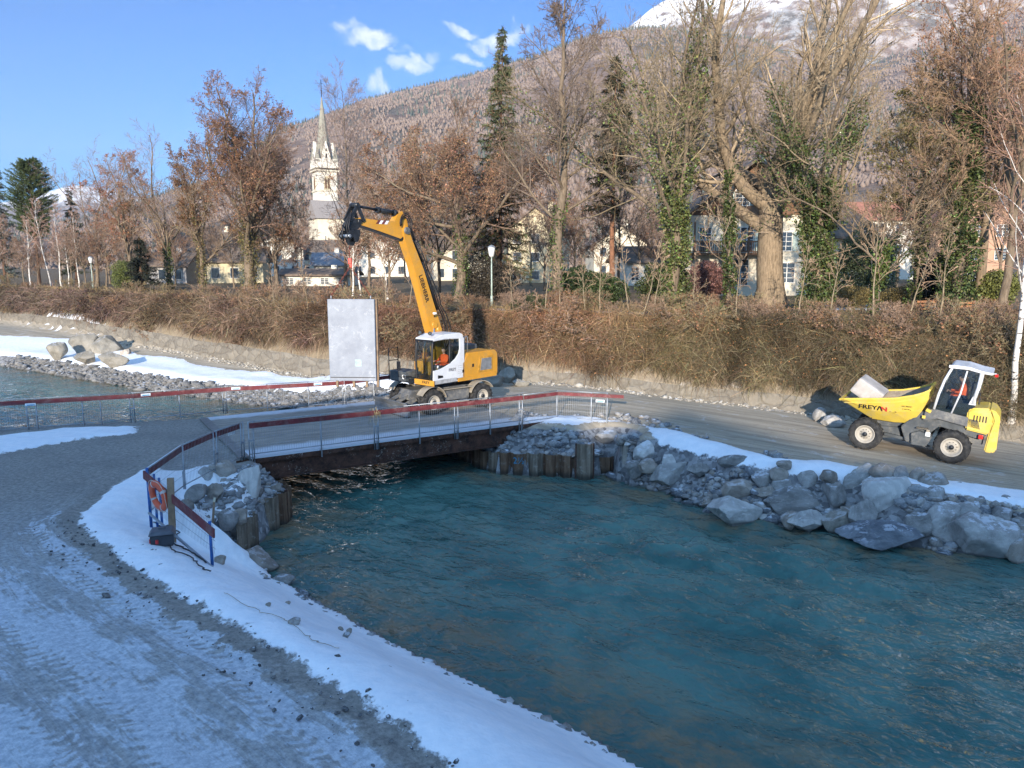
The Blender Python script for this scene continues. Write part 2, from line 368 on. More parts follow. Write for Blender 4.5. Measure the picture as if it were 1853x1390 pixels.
snow = np.full(X.shape, -5.0)
for p in SNOWS: snow = np.maximum(snow, psd(X, Y, p))
ups = (X < -4.8) & (Y > 34) & (TT < -.2); wdt = np.interp(X, [-40, -26, -12, -5], [7.5, 5.2, 4.2, 3.4])+2.2*(fbm(X*.25, Y*.25, 3)-.5)
snow = np.where(ups, np.minimum(-SS-1.35, wdt+SS), snow)
bare = psd(X, Y, BARE)-9
snow = np.minimum(snow, -bare)
snow = np.where((X > -2) & (Y > 16), np.minimum(snow, -SS-1.3), snow)
pass
dE, uE, sE = seg_dist(X, Y, SNOW_EDGE)
near_side = (sE < 0) | (Y < 26)
lump = fbm(X*1.1, Y*1.1, 3)-.5
Z = Z + sstep(-.05, .25, snow)*(.07+.07*lump)*(SS < 0)
# ruts on the near road
onroad = (snow < 0) & (SS < -.5) & (Y < 30) & (TT < 0)
Z = Z + onroad*(-.018*np.sin(dE*6.0+1.2*fbm(uE*.3, dE, 2)*6)*np.exp(-dE*.25) - .012*fbm(uE*3, dE*6, 3))
a1 = np.stack([np.clip(snow/1.2*.5+.5, 0, 1), np.clip(dE/12, 0, 1), sstep(-.2, 1.6, TT)], 1)
far = sstep(0, 2.5, psd(X, Y, [tuple(pr_end), PRW[-1], PRW[0], right_edge[1], right_edge[4], right_edge[-1], (30, 14), (60, 0), (60, 60), (-170, 150), (-170, 100), far_up[-1], far_up[4], far_up[0]])+1.5)
a2 = np.stack([far, np.clip(uE/40, 0, 1), 1-sstep(.06, .3, LL-Z0)], 1)
i = np.arange(nx-1)[None, :]+np.arange(ny-1)[:, None]*nx
Fq = np.stack([i, i+1, i+nx+1, i+nx], -1).reshape(-1, 4)
s = NT('ground surface')
A1 = s.sep(s.attr('a1')); A2 = s.sep(s.attr('a2'))
dist_e = s.math('MULTIPLY', A1[1], 12); along = s.math('MULTIPLY', A2[1], 40)
cmb = s.n('ShaderNodeCombineXYZ'); s.l(s.math('MULTIPLY', along, .55), cmb.inputs[0]); s.l(s.math('MULTIPLY', dist_e, 3.2), cmb.inputs[1])
pos = s.co.outputs['Object']
streak = s.noise(1.4, 10, .74, cmb.outputs[0], .6)
cmb2 = s.n('ShaderNodeCombineXYZ'); s.l(s.math('MULTIPLY', along, 1.3), cmb2.inputs[0]); s.l(s.math('MULTIPLY', dist_e, 11), cmb2.inputs[1])
streak2 = s.noise(1.2, 9, .75, cmb2.outputs[0], .4)
fine = s.noise(9, 10, .78, pos); grit = s.noise(90, 4, .7, pos); big = s.noise(.55, 5, .6, pos); mid = s.noise(3.2, 9, .76, pos, .5)
gravel = s.mix(s.rng(fine, .35, .65), (.175, .165, .15), (.38, .36, .325))
gravel = s.mix(s.rng(grit, .45, .75, 0, .6), gravel, (.38, .37, .35))
gravel = s.mix(s.rng(big, .45, .7, 0, .4), gravel, (.16, .16, .155))
# packed ice and frost on the near road, bare beside the snow bank
band = s.math('MULTIPLY', s.rng(s.math('ADD', dist_e, s.math('MULTIPLY_ADD', s.noise(1.6, 5, .7, pos), 1.1, -.55)), .30, .52), s.rng(dist_e, 7.0, 3.4))
band = s.math('MULTIPLY', band, s.rng(along, 1.0, 7.5))
tw1 = s.math('ADD', dist_e, s.math('MULTIPLY', s.noise(.22, 3, .5, pos), 2.2))
trk = s.math('SINE', s.math('MULTIPLY', tw1, 4.4)); trk2 = s.math('SINE', s.math('MULTIPLY', tw1, 11.7))
ice_f = s.math('ADD', s.math('MULTIPLY', band, .36), s.math('MULTIPLY', streak, .70)); ice_f = s.math('ADD', ice_f, s.math('MULTIPLY', trk, .07)); ice_f = s.math('ADD', ice_f, s.math('MULTIPLY', trk2, .035)); ice_f = s.math('ADD', ice_f, s.math('MULTIPLY_ADD', big, .45, -.22))
for c0, wd in ((.85, .22), (2.35, .24), (3.15, .2)):
    dd_ = s.math('ABSOLUTE', s.math('SUBTRACT', tw1, c0+1.1)); mk = s.rng(dd_, wd, wd*.7)
    ice_f = s.math('ADD', ice_f, s.math('MULTIPLY', mk, s.math('MULTIPLY', s.math('SINE', s.math('ADD', s.math('MULTIPLY', along, 30), s.math('MULTIPLY', dd_, 22))), .06)))
ice_f = s.math('ADD', ice_f, s.math('MULTIPLY', mid, .38))
ice_f = s.math('ADD', ice_f, s.math('MULTIPLY', streak2, .3))
ice = s.math('MULTIPLY', s.rng(ice_f, .95, 1.09), s.math('SUBTRACT', 1, A2[0]))
icecol = s.mix(s.rng(fine, .35, .65), (.38, .45, .52), (.72, .78, .85))
frost = s.math('MULTIPLY', s.math('MULTIPLY', band, .42), s.rng(streak2, .35, .6, .4, 1))
near_c = s.mix(s.math('MAXIMUM', s.math('MULTIPLY', ice, .92), frost), gravel, icecol)
# far bank: pale dusty track
cx = s.mapv(pos, (1, 1, 1), (0, 0, R(33))); cxs = s.mapv(cx, (.12, 2.2, 1))
tr = s.noise(1.6, 6, .65, cxs, .3)
sand = s.mix(s.rng(tr, .3, .7), (.28, .24, .18), (.48, .41, .31))
sand = s.mix(s.rng(mid, .5, .72, 0, .45), sand, (.20, .155, .11)); sand = s.mix(s.rng(grit, .5, .75, 0, .4), sand, (.62, .58, .49))
sand = s.mix(s.rng(s.noise(1.1, 6, .7, pos, .8), .56, .68, 0, .55), sand, (.60, .62, .64))
c = s.mix(A2[0], near_c, sand)
# rubble of the slope down to the water, then soil beyond the river wall
peb = s.vor(7, 'F1', pos, 'Color'); pb = s.sep(peb)[0]
slope = s.mix(s.rng(pb, 0, 1, smooth=False), (.09, .09, .095), (.34, .34, .34))
pz = s.xyz(pos)[2]
c = s.mix(s.rng(A2[2], .6, .3), c, slope)
wet = s.rng(pz, WZ+.12, WZ+.02); c = s.mix(s.math('MULTIPLY', wet, .6), c, (.05, .055, .055))
soil = s.mix(s.rng(s.noise(1.7, 7, .7, pos), .35, .65), (.085, .052, .03), (.20, .15, .075))
soil = s.mix(s.rng(s.noise(9, 5, .7, pos), .5, .7, 0, .6), soil, (.30, .17, .085))
c = s.mix(A1[2], c, soil)
# snow lies where the mask says, with a broken edge
sm = s.math('ADD', A1[0], s.math('MULTIPLY', s.math('SUBTRACT', s.noise(2.6, 8, .66, pos), .5), .32))
sm = s.math('ADD', sm, s.math('MULTIPLY', s.math('SUBTRACT', s.noise(22, 4, .66, pos), .5), .07))
snowf = s.rng(sm, .49, .53)
snowf = s.math('MULTIPLY', snowf, s.rng(s.noise(6.5, 5, .7, pos), .74, .70))
snowc = s.mix(s.rng(s.noise(4, 5, .6, pos), .3, .7), (.80, .85, .90), (.90, .92, .95))
c = s.mix(snowf, c, snowc)
h = s.math('ADD', s.math('MULTIPLY', fine, .5), s.math('MULTIPLY', streak, .9)); h = s.math('ADD', h, s.math('MULTIPLY', streak2, .55))
h = s.math('ADD', h, s.math('MULTIPLY', grit, .22))
hs = s.math('MULTIPLY', s.math('ADD', s.noise(3.2, 4, .5, pos), s.math('MULTIPLY', s.noise(14, 3, .5, pos), .25)), .8)
hh = s.mix(snowf, h, hs)
s.bump(hh, .75, .05)
ground_m = s.fin(c, s.mix(snowf, s.mix(s.math('MULTIPLY', ice, .8), (.9, .9, .9), (.36, .36, .36)), (.75, .75, .75)), 0, .4)
np_mesh('ground', np.stack([X, Y, Z], 1), Fq, col={'a1': a1, 'a2': a2}, mats=[ground_m], smooth=True, kind='structure', label='gravel roads, snow banks and river bed')
def zt(x, y):
    return float(terrain(np.array([x]), np.array([y]))[0][0])

# ---------------------------------------------------------------- water
wx = lines([(-140,-40,1.5),(-40,-14,.3),(-14,15,.085),(15,60,.5)]); wy = lines([(-12,5,1),(5,32,.085),(32,60,.3),(60,96,1.5)])
WX, WY = np.meshgrid(wx, wy); xx = WX.ravel(); yy = WY.ravel()
fd = (cos(R(-38)), sin(R(-38)))               # flow runs to the lower right
U = xx*fd[0]+yy*fd[1]; Vv = -xx*fd[1]+yy*fd[0]
amp = .45+1.5*np.exp(-(((xx-5.5)/4.5)**2+((yy-18.5)/5)**2))+.7*np.exp(-(((xx+4)/3)**2+((yy-24)/3)**2))
wxp = fbm(U*.35, Vv*.35, 3)*3
h = (fbm(U*.5+wxp, Vv*.9+wxp, 4, .5)-.5)*.26*amp + (fbm(U*1.7+wxp*2, Vv*3.0-wxp, 3, .5)-.5)*.15*amp
zz = WZ+h*(sstep(0, 25, 60-yy))
ok = psd(xx, yy, RIVER) > -1.6
nxw, nyw = len(wx), len(wy); i = np.arange(nxw-1)[None, :]+np.arange(nyw-1)[:, None]*nxw
Fw = np.stack([i, i+1, i+nxw+1, i+nxw], -1).reshape(-1, 4)
Fw = Fw[ok[Fw].any(1)]
used = np.unique(Fw); remap = np.zeros(len(xx), int); remap[used] = np.arange(len(used))
sd_ = psd(xx[used], yy[used], RIVER)
s = NT('river water'); pos = s.co.outputs['Object']
dp = s.sep(s.attr('dep'))[0]
rot = s.mapv(pos, (1, 1, 1), (0, 0, R(38))); st = s.mapv(rot, (.55, 1, 1))
def ridged(v): return s.math('SUBTRACT', 1, s.math('MULTIPLY', s.math('ABSOLUTE', s.math('SUBTRACT', v, .5)), 2))
n1 = s.math('ADD', s.math('MULTIPLY', ridged(s.noise(.9, 2, .45, st, .8)), .35), s.noise(2.2, 2, .45, st, .8)); n2 = s.noise(6.0, 2, .5, s.mapv(rot, (.8, 1, 1)), .5); n3 = s.noise(.5, 4, .5, pos, .6)
bedn = s.noise(.9, 6, .65, pos, .3)
deep = s.mix(s.rng(n3, .35, .65), (.045, .128, .118), (.095, .205, .180))
shal = s.mix(s.rng(bedn, .42, .62), (.06, .13, .12), (.20, .16, .10))
c = s.mix(s.rng(dp, .62, .0), deep, shal)
b1 = s.bump(n1, 1.0, .13); b2 = s.bump(n2, 1.0, .05, b1)
wm = s.fin(c, .03, 0, .5); s.b.inputs['IOR'].default_value = 1.333
np_mesh('river_water', np.stack([xx[used], yy[used], zz[used]], 1), remap[Fw], col={'dep': np.repeat(np.clip(sd_[:, None]/5, 0, 1), 3, 1)}, mats=[wm], smooth=True, kind='structure', label='cold green blue river flowing under the bridge')
print('terrain done')

# ---------------------------------------------------------------- mountains
def skyline(azp, table):
    return np.interp(azp, [t[0] for t in table], [t[1] for t in table])
def ridge(name, table, rbase, rtop, rback, amp, scale, mat, seed, label, foot=3.5, n_az=520, n_r=190, pw=1.25, rfun=None):
    """a mountain side: columns by azimuth pixel, rows from foot to crest and a little over it"""
    ap = np.linspace(table[0][0], table[-1][0], n_az); rr = np.concatenate([np.linspace(0, 1, n_r), np.linspace(1.02, 1.5, 16)])
    AP, T = np.meshgrid(ap, rr)
    tanaz = (AP-926.5)/F
    sl = (480-skyline(AP, table))/F
    Yc = rbase+(rtop-rbase)*T
    Xc = tanaz*Yc
    crest = CAMZ+sl*rtop
    prof = np.where(T <= 1, T**pw, 1-(T-1)*1.2)
    n = fbm(Xc/scale+seed, Yc/scale, 7, .52)-.5
    n2 = np.abs(fbm(Xc/scale*.6+seed+40, Yc/scale*.25, 4)-.5)*2
    Z = foot+(crest-foot)*prof + amp*(n*1.3-n2*.8+.3)*np.sin(np.clip(T, 0, 1)*pi)**.7 + amp*.10*(fbm(Xc/60+seed, Yc/60, 3)-.5)*(T > .02)
    nr = len(rr); i = np.arange(n_az-1)[None, :]+np.arange(nr-1)[:, None]*n_az
    Fq = np.stack([i, i+1, i+n_az+1, i+n_az], -1).reshape(-1, 4)
    np_mesh(name, np.stack([Xc.ravel(), Yc.ravel(), Z.ravel()], 1), Fq, mats=[mat], smooth=True, kind='structure', label=label)
    return Xc, Yc, Z, T
def mtn_mat(name, snowline, blend):
    s = NT(name); pos = s.co.outputs['Object']; z = s.xyz(pos)[2]
    n1 = s.noise(.006, 8, .62, pos); n2 = s.noise(.03, 8, .7, pos); n3 = s.noise(.0022, 6, .6, pos, 1.0)
    c = s.mix(s.rng(n2, .35, .65), (.17, .12, .095), (.30, .215, .165))
    c = s.mix(s.rng(n1, .50, .60, 0, .6), c, (.08, .095, .085))
    c = s.mix(s.rng(s.noise(.011, 5, .6, pos), .60, .66, 0, .8), c, (.40, .30, .22))
    zz = s.math('ADD', z, s.math('MULTIPLY', s.math('SUBTRACT', n1, .5), blend*2.2)); zz = s.math('ADD', zz, s.math('MULTIPLY', s.math('SUBTRACT', n3, .5), blend*2))
    sn = s.rng(zz, snowline-blend*.25, snowline+blend*.25)
    dust = s.rng(zz, snowline-blend*2.5, snowline, 0, .45); c = s.mix(s.math('MULTIPLY', dust, s.rng(n2, .45, .6)), c, (.7, .72, .75))
    sn = s.math('MULTIPLY', sn, s.rng(s.noise(.02, 7, .7, pos), .62, .54))
    c = s.mix(sn, c, (.86, .87, .9))
    s.bump(n2, .9, 22)
    return s.fin(c, .95, 0, .1)
tab_near = [(-600,420),(-300,400),(60,410),(160,402),(300,360),(420,330),(520,248),(600,226),(680,200),(760,182),(850,160),(930,140),(1010,112),(1090,88),(1160,82),(1240,90),(1330,100),(1420,130),(1480,150),(1560,128),(1650,100),(1740,62),(1853,8),(1990,-40),(2300,-120)]
tab_far = [(820,200),(900,178),(980,160),(1060,128),(1110,88),(1160,52),(1220,20),(1300,-20),(1400,-100),(1480,-180),(1560,-240),(1700,-280),(1900,-270),(2300,-200)]
tab_left = [(-900,330),(-500,352),(-200,368),(0,374),(60,366),(130,346),(170,340),(230,352),(300,368),(420,372),(560,380),(800,400)]
m_near = mtn_mat('wooded mountain side', 640, 60); m_far = mtn_mat('snowy mountain', 660, 150); m_left = mtn_mat('distant snow hills', 330, 70)
NX, NY, NZ, NT_ = ridge('mountain_slope', tab_near, 420, 1900, 2600, 85, 420, m_near, 2.0, 'wooded brown mountain side behind the town')
ridge('snowy_mountain', tab_far, 1500, 2300, 2900, 120, 460, m_far, 9.0, 'snow covered mountain top behind the wooded ridge', pw=.95)
ridge('distant_hills', tab_left, 3200, 4200, 4800, 40, 600, m_left, 5.0, 'low far hills with patches of snow', n_az=200, n_r=50, pw=1)
# conifers and bare woods on the mountain side: two uncountable masses
def forest(name, cnt, kind, colr, seed, label, hmin, hmax):
    g = np.random.default_rng(seed); nr, na = NX.shape
    k = cnt*7; ii = g.integers(2, nr-17, k); 
    if kind == 'con': ii = np.where(g.random(k) < .3, nr-17-g.integers(0, 3, k), ii)
    jj = g.integers(60, na-4, k)
    x = NX[ii, jj]+g.normal(0, 2, k); y = NY[ii, jj]+g.normal(0, 3, k); z = NZ[ii, jj]
    if kind == 'con':
        w = fbm(x/140+3, y/220, 4); keep = (w > .54) | ((ii > nr-21) & (g.random(k) < .75))
    else: keep = fbm(x/90+31, y/90, 4) > .38
    keep &= z < 690+40*g.random(k)
    x, y, z = x[keep][:cnt], y[keep][:cnt], z[keep][:cnt]; n = len(x)
    hh = g.uniform(hmin, hmax, n); rr = hh*(.17 if kind == 'con' else .42)
    ns = 5; ang = g.random(n)*6.28
    if kind == 'con':
        rings = [(1, -.05), (.62, .33), (.3, .68), (0.0, 1.0)]
    else: rings = [(.35, .0), (.9, .38), (.55, .74), (.0, 1.0)]
    V = []; 
    for (rf, hf) in rings:
        for q in range(ns):
            a = ang+2*pi*q/ns; j = g.uniform(.75, 1.25, n)
            V.append(np.stack([x+np.cos(a)*rr*rf*j, y+np.sin(a)*rr*rf*j, z-1+hh*hf*g.uniform(.94, 1.06, n)], 1))
    V = np.stack(V, 1); base = (np.arange(n)*len(rings)*ns)[:, None]
    fs = []
    for r in range(len(rings)-1):
        for q in range(ns): fs.append(np.hstack([base+r*ns+q, base+r*ns+(q+1) % ns, base+(r+1)*ns+(q+1) % ns, base+(r+1)*ns+q]))
    Fq = np.stack(fs, 1).reshape(-1, 4)
    cc = np.array(colr[0])[None]+(np.array(colr[1])-np.array(colr[0]))[None]*g.random(n)[:, None]
    np_mesh(name, V.reshape(-1, 3), Fq, col=np.repeat(cc, len(rings)*ns, 0), mats=[attr_mat(name, .95, .05)], kind='stuff', label=label)
forest('conifer_forest', 6000, 'con', ((.07, .085, .07), (.11, .12, .095)), 4, 'dark conifer woods along the mountain side', 8, 15)
forest('bare_forest', 60000, 'dec', ((.185, .14, .115), (.255, .195, .155)), 5, 'bare brown woods on the mountain side', 3.5, 7)
print('mountains done')

# ---------------------------------------------------------------- houses behind the camera that shade the foreground
plaster = simple('pale plaster', (.55, .50, .40), .9, var=.12, scale=1.5, bump=.1)
roof_grey = simple('grey roof', (.12, .10, .09), .85, var=.3, scale=4)
def back_block(x0, x1, h, y=-30, gable=None):
    o = empty('apartment_house', ((x0+x1)/2, y, 0))
    w = x1-x0; m = MB(); m.box((0, -6, h/2-1.5), (w, 12, h+3)); m.build('wall', plaster, o)
    if gable:
        r = MB(); r.prism([(-w/2-.5, h+.02), (w/2+.5, h+.02), (0, h+gable)], -12.5, .5); r.build('roof', roof_grey, o)
    else:
        r = MB(); r.box((0, -6, h+.17), (w+.8, 12.8, .3)); r.build('roof', roof_grey, o)
    return o
tag(back_block(-48, -23.2, 23.8, -70), 'long flat roofed block across the river', 'building')
tag(back_block(-23, -15.2, 23.0, -70), 'lower flat roofed block in the row across the river', 'building')
tag(back_block(-15, -6.2, 21.9, -70, gable=1.8), 'narrow gabled block across the river', 'building')
tag(back_block(-6, 5, 21.4, -70), 'lowest flat roofed block across the river', 'building')
# ================================================================ materials of the site
rust = NT('rusty steel'); n = rust.noise(3, 8, .7); n2 = rust.noise(16, 5, .7)
c = rust.mix(rust.rng(n, .35, .65), (.030, .017, .013), (.11, .052, .035)); c = rust.mix(rust.rng(n2, .5, .7, 0, .5), c, (.16, .085, .055))
sc_ = rust.math('MULTIPLY', rust.rng(rust.noise(1.1, 3, .6), .50, .62), rust.rng(rust.noise(9, 8, .8, None, 1.2), .56, .62)); c = rust.mix(rust.math('MULTIPLY', sc_, .8), c, (.42, .40, .37))
rust.bump(n2, .4, .01); rust = rust.fin(c, .8, .1, .3)
def pile_mat(name, a, b, st):
    s = NT(name); pos = s.co.outputs['Object']; v = s.mapv(pos, (6, 6, .5)); n = s.noise(1.5, 7, .7, v); n2 = s.noise(5, 6, .7, pos)
    c = s.mix(s.rng(n, .35, .65), a, b); c = s.mix(s.rng(n2, .52, .7, 0, .6), c, st)
    z = s.xyz(pos)[2]; c = s.mix(s.rng(z, WZ+.28, WZ+.02, 0, .75), c, (.015, .02, .018))
    s.bump(n2, .35, .012); return s.fin(c, .8, .1, .3)
pile_brown = pile_mat('brown pile steel', (.10, .055, .033), (.22, .14, .088), (.30, .26, .21))
pile_grey = pile_mat('grey pile steel', (.12, .095, .07), (.27, .215, .16), (.40, .38, .33))
galv = simple('galvanised steel', (.34, .37, .40), .45, .55, var=.2, scale=5, bump=.05)
red_p = simple('red painted board', (.13, .020, .024), .65, var=.3, scale=3, dirt=(.26, .15, .14), dirt_amt=.5)
blue_p = simple('blue painted steel', (.015, .10, .33), .5, var=.25)
wood = simple('weathered timber', (.22, .155, .10), .85, var=.35, scale=4)
white_p = simple('white label', (.75, .78, .8), .5, var=.05)
black_p = simple('black print', (.012, .012, .014), .5, var=.2)
cyan_p = simple('blue print', (.03, .25, .42), .5, var=.1)
frosty = simple('frosted snow cover', (.74, .79, .86), .8, var=.08, scale=5, bump=.3)
def text(s_, size, mat, parent, loc, rot, extrude=.004, shear=0, sx=1.0, name='lettering', align='CENTER', weight=0, **kw):
    cu = bpy.data.curves.new(name, 'FONT'); cu.body = s_; cu.size = size; cu.extrude = extrude; cu.align_x = align; cu.align_y = 'CENTER'; cu.shear = shear; cu.offset = weight; cu.resolution_u = 2
    t = bpy.data.objects.new(name, cu); COL.objects.link(t); bpy.context.view_layer.update()
    me = bpy.data.meshes.new_from_object(t); bpy.data.objects.remove(t); me.materials.clear(); me.materials.append(mat)
    if sx != 1: me.transform(Matrix.Diagonal((sx, 1, 1, 1)))
    o = bpy.data.objects.new(name, me); COL.objects.link(o); o.location = loc; o.rotation_euler = rot; o.parent = parent
    return tag(o, **kw)

# ---------------------------------------------------------------- bridge
B0 = G(452, 832); B1 = G(958, 767); bdir = (B1-B0); BL = bdir.length; bdir.normalize(); byaw = math.atan2(bdir.y, bdir.x)
BW = 7.35
bridge = empty('steel_bridge', (B0.x, B0.y, 0), (0, 0, byaw), label='low steel girder bridge with rusty beams over the river', cat='bridge')
# girder: rolled I beam along the near and far edge and two between
def ibeam(y, name='girder'):
    m = MB(); h, w, tf, tw = .60, .30, .03, .015; z0 = -.12
    for zc in (z0-tf/2, z0-h+tf/2): m.box((BL/2+.25, y, zc), (BL+1.1, w, tf))
    m.box((BL/2+.25, y, z0-h/2), (BL+1.1, tw, h-2*tf-.002))
    return m.build(name, rust, bridge)
for y in (.16, 2.5, 4.9, BW-.16): ibeam(y)
dk = NT('dusty deck'); pos = dk.co.outputs['Object']; py_ = dk.xyz(pos)[1]
v = dk.mapv(pos, (.5, 3, 1)); n = dk.noise(1.2, 7, .65, v); n2 = dk.noise(9, 6, .7, pos)
c = dk.mix(dk.rng(n, .3, .7), (.20, .185, .165), (.36, .335, .29)); c = dk.mix(dk.rng(n2, .5, .7, 0, .4), c, (.17, .16, .15))
e = dk.math('ADD', py_, dk.math('MULTIPLY', dk.noise(1.2, 6, .6, pos), .9)); e2 = dk.math('ADD', py_, dk.math('MULTIPLY', dk.noise(2, 6, .6, pos), -.9))
fr = dk.math('MAXIMUM', dk.rng(e, 1.75, 1.25), dk.rng(e2, BW-1.35, BW-.9)); c = dk.mix(dk.math('MULTIPLY', fr, .9), c, (.60, .64, .70))
dk.bump(n2, .3, .01); deckm = dk.fin(c, .85)
m = MB(); m.box((BL/2, BW/2, -.02), (BL, BW, .2)); m.build('deck', deckm, bridge)
m = MB(); m.box((BL/2+.2, .015, -.055), (BL+1.2, .035, .13)); m.box((BL/2+.2, BW-.015, -.055), (BL+.9, .035, .13)); m.build('edge_angle', rust, bridge)
# ramps of gravel at both bridge ends are part of the ground sheet; a plate joint at the ends
m = MB(); m.box((-.12, BW/2, .062), (.3, BW-.2, .05)); m.build('joint_plate', simple('deck plate', (.22, .21, .20), .7, .3), bridge)

# ---------------------------------------------------------------- sheet piling
def sheet_wall(name, pts, tops, mats, label, group=None, skip=()):
    """corrugated steel sheets driven along a line; every sheet is a part"""
    P = [Vector((x, y)) for x, y in pts]; o = empty(name, (P[0].x, P[0].y, WZ), label=label, cat='sheet piling')
    O = Vector((P[0].x, P[0].y, 0))
    k = 0
    for a, b, (ta, tb) in zip(P[:-1], P[1:], tops):
        L = (b-a).length; n = max(1, round(L/.62)); t = (b-a)/L; nrm = Vector((t.y, -t.x))
        for i in range(n):
            p = a+t*L*i/n; w = L/n; dep = .17; zt_ = ta+(tb-ta)*(i+.5)/n + random.uniform(-.03, .03)
            m = MB()
            prof = [(0, 0), (w*.12, 0), (w*.30, dep), (w*.72, dep), (w*.88, 0), (w, 0)]
            q = [(p.x+t.x*u+nrm.x*d, p.y+t.y*u+nrm.y*d) for u, d in prof] + [(p.x+t.x*u+nrm.x*(d-.022), p.y+t.y*u+nrm.y*(d-.022)) for u, d in prof[::-1]]
            m.prism(q, WZ-1.6, zt_, plane='xy', c=-Vector((O.x, O.y, 0)))
            # interlock ribs
            for u in (0, w): m.tube([(p.x+t.x*u-O.x, p.y+t.y*u-O.y, WZ-1.6), (p.x+t.x*u-O.x, p.y+t.y*u-O.y, zt_+.004)], .026, 6)
            ob = m.build('steel_sheet', mats[k % len(mats)], o); ob.location.z = -WZ
            k += 1
    return o
right_pts = [PRW[-1], PRW[-2], PRW[-3], PRW[1+1], PRW[1]]
far_pile = [PRW[8], PRW[7], PRW[6], PRW[2]]
sheet_wall('sheet_pile_wall', far_pile, [(-.95, -.85), (-.88, -.86), (-.86, -.84)], [pile_brown, pile_grey, pile_brown], 'brown corrugated steel sheet piling under the right end of the bridge')
sheet_wall('sheet_pile_wall', [tuple(Vector(PRW[8])+Vector((bn.x, bn.y))*6.6), PRW[8]], [(-.95, -.95)], [pile_brown], 'dim row of steel sheets deep in the shadow beneath the bridge')
# the single tall sheet and the low one beside it
def one_sheet(px0, px1, pyw, top, mat, label, name='steel_sheet_pile', dy=0):
    a = G(px0, pyw, WZ); b = G(px1, pyw, WZ); o = empty(name, (a.x, a.y-dy, WZ), label=label, cat='sheet pile'); w = (b-a).length; t = (b-a)/w; nrm = Vector((t.y, -t.x, 0))
    prof = [(0, 0), (w*.1, 0), (w*.22, .14), (w*.80, .14), (w*.9, 0), (w, 0)]
    q = [(t.x*u+nrm.x*d, t.y*u+nrm.y*d) for u, d in prof] + [(t.x*u+nrm.x*(d-.025), t.y*u+nrm.y*(d-.025)) for u, d in prof[::-1]]
    m = MB(); m.prism(q, WZ-1.6, top, plane='xy'); ob = m.build('sheet', mat, o); ob.location.z = -WZ
    m = MB()
    for u in (0, w): m.tube([(t.x*u, t.y*u, WZ-1.6), (t.x*u, t.y*u, top+.01)], .03, 6)
    ob = m.build('interlock', rust, o); ob.location.z = -WZ
    return o
one_sheet(1041, 1073, 864, -.36, pile_grey, 'tallest single sheet pile, grey, standing at the edge of the rubble', dy=.1)
one_sheet(1076, 1109, 856, -1.02, pile_brown, 'short brown sheet pile half buried to the right of the tall one')
sheet_wall('sheet_pile_wall', [PLW[0], PLW[1]], [(-.72, -.72)], [pile_grey], 'grey sheet piling nearest the life ring, below the red board')
sheet_wall('sheet_pile_wall', [PLW[2], PLW[3]], [(-.66, -.62)], [pile_grey, pile_brown], 'stepped steel sheets under the left end of the bridge beam')
sheet_wall('sheet_pile_wall', [PLW[3], tuple(pl_end)], [(-.7, -.8)], [pile_brown], 'dark steel sheets running back beneath the left bridge end')
# corner posts
for q, tp, lb in (((522, 946), -.6, 'rusty tube pile at the outer corner of the left sheet piling'), ((464, 990), -.75, 'thin rusty rail between the two near sheet pile panels')):
    p = G(q[0], q[1], WZ); o = empty('steel_pile', (p.x, p.y-.12, WZ), label=lb, cat='pile')
    m = MB(); m.box((0, 0, -.5), (.10, .02, 3.0+2*(tp+.65))); m.box((0, .05, -.5), (.02, .10, 3.0+2*(tp+.65))); m.build('angle_steel', rust, o)
# blue chalk mark "2 1/2" on a pile
pm = G(938, 838, -1.2); yw = math.atan2(PRW[2][1]-PRW[6][1], PRW[2][0]-PRW[6][0])
wall_mark = [o for o in bpy.data.objects if o.name.startswith('steel_sheet') and o.parent and o.parent.name == 'sheet_pile_wall']
par = wall_mark[2].parent
mk = text('2½', .34, cyan_p, par, (0, 0, 0), (0, 0, 0), .003, name='chalk_mark')
mk.location = Vector((G(938, 856, WZ).x-par.location.x+.02, G(938, 856, WZ).y-par.location.y-.24, .52)); mk.rotation_euler = (pi/2, 0, yw)

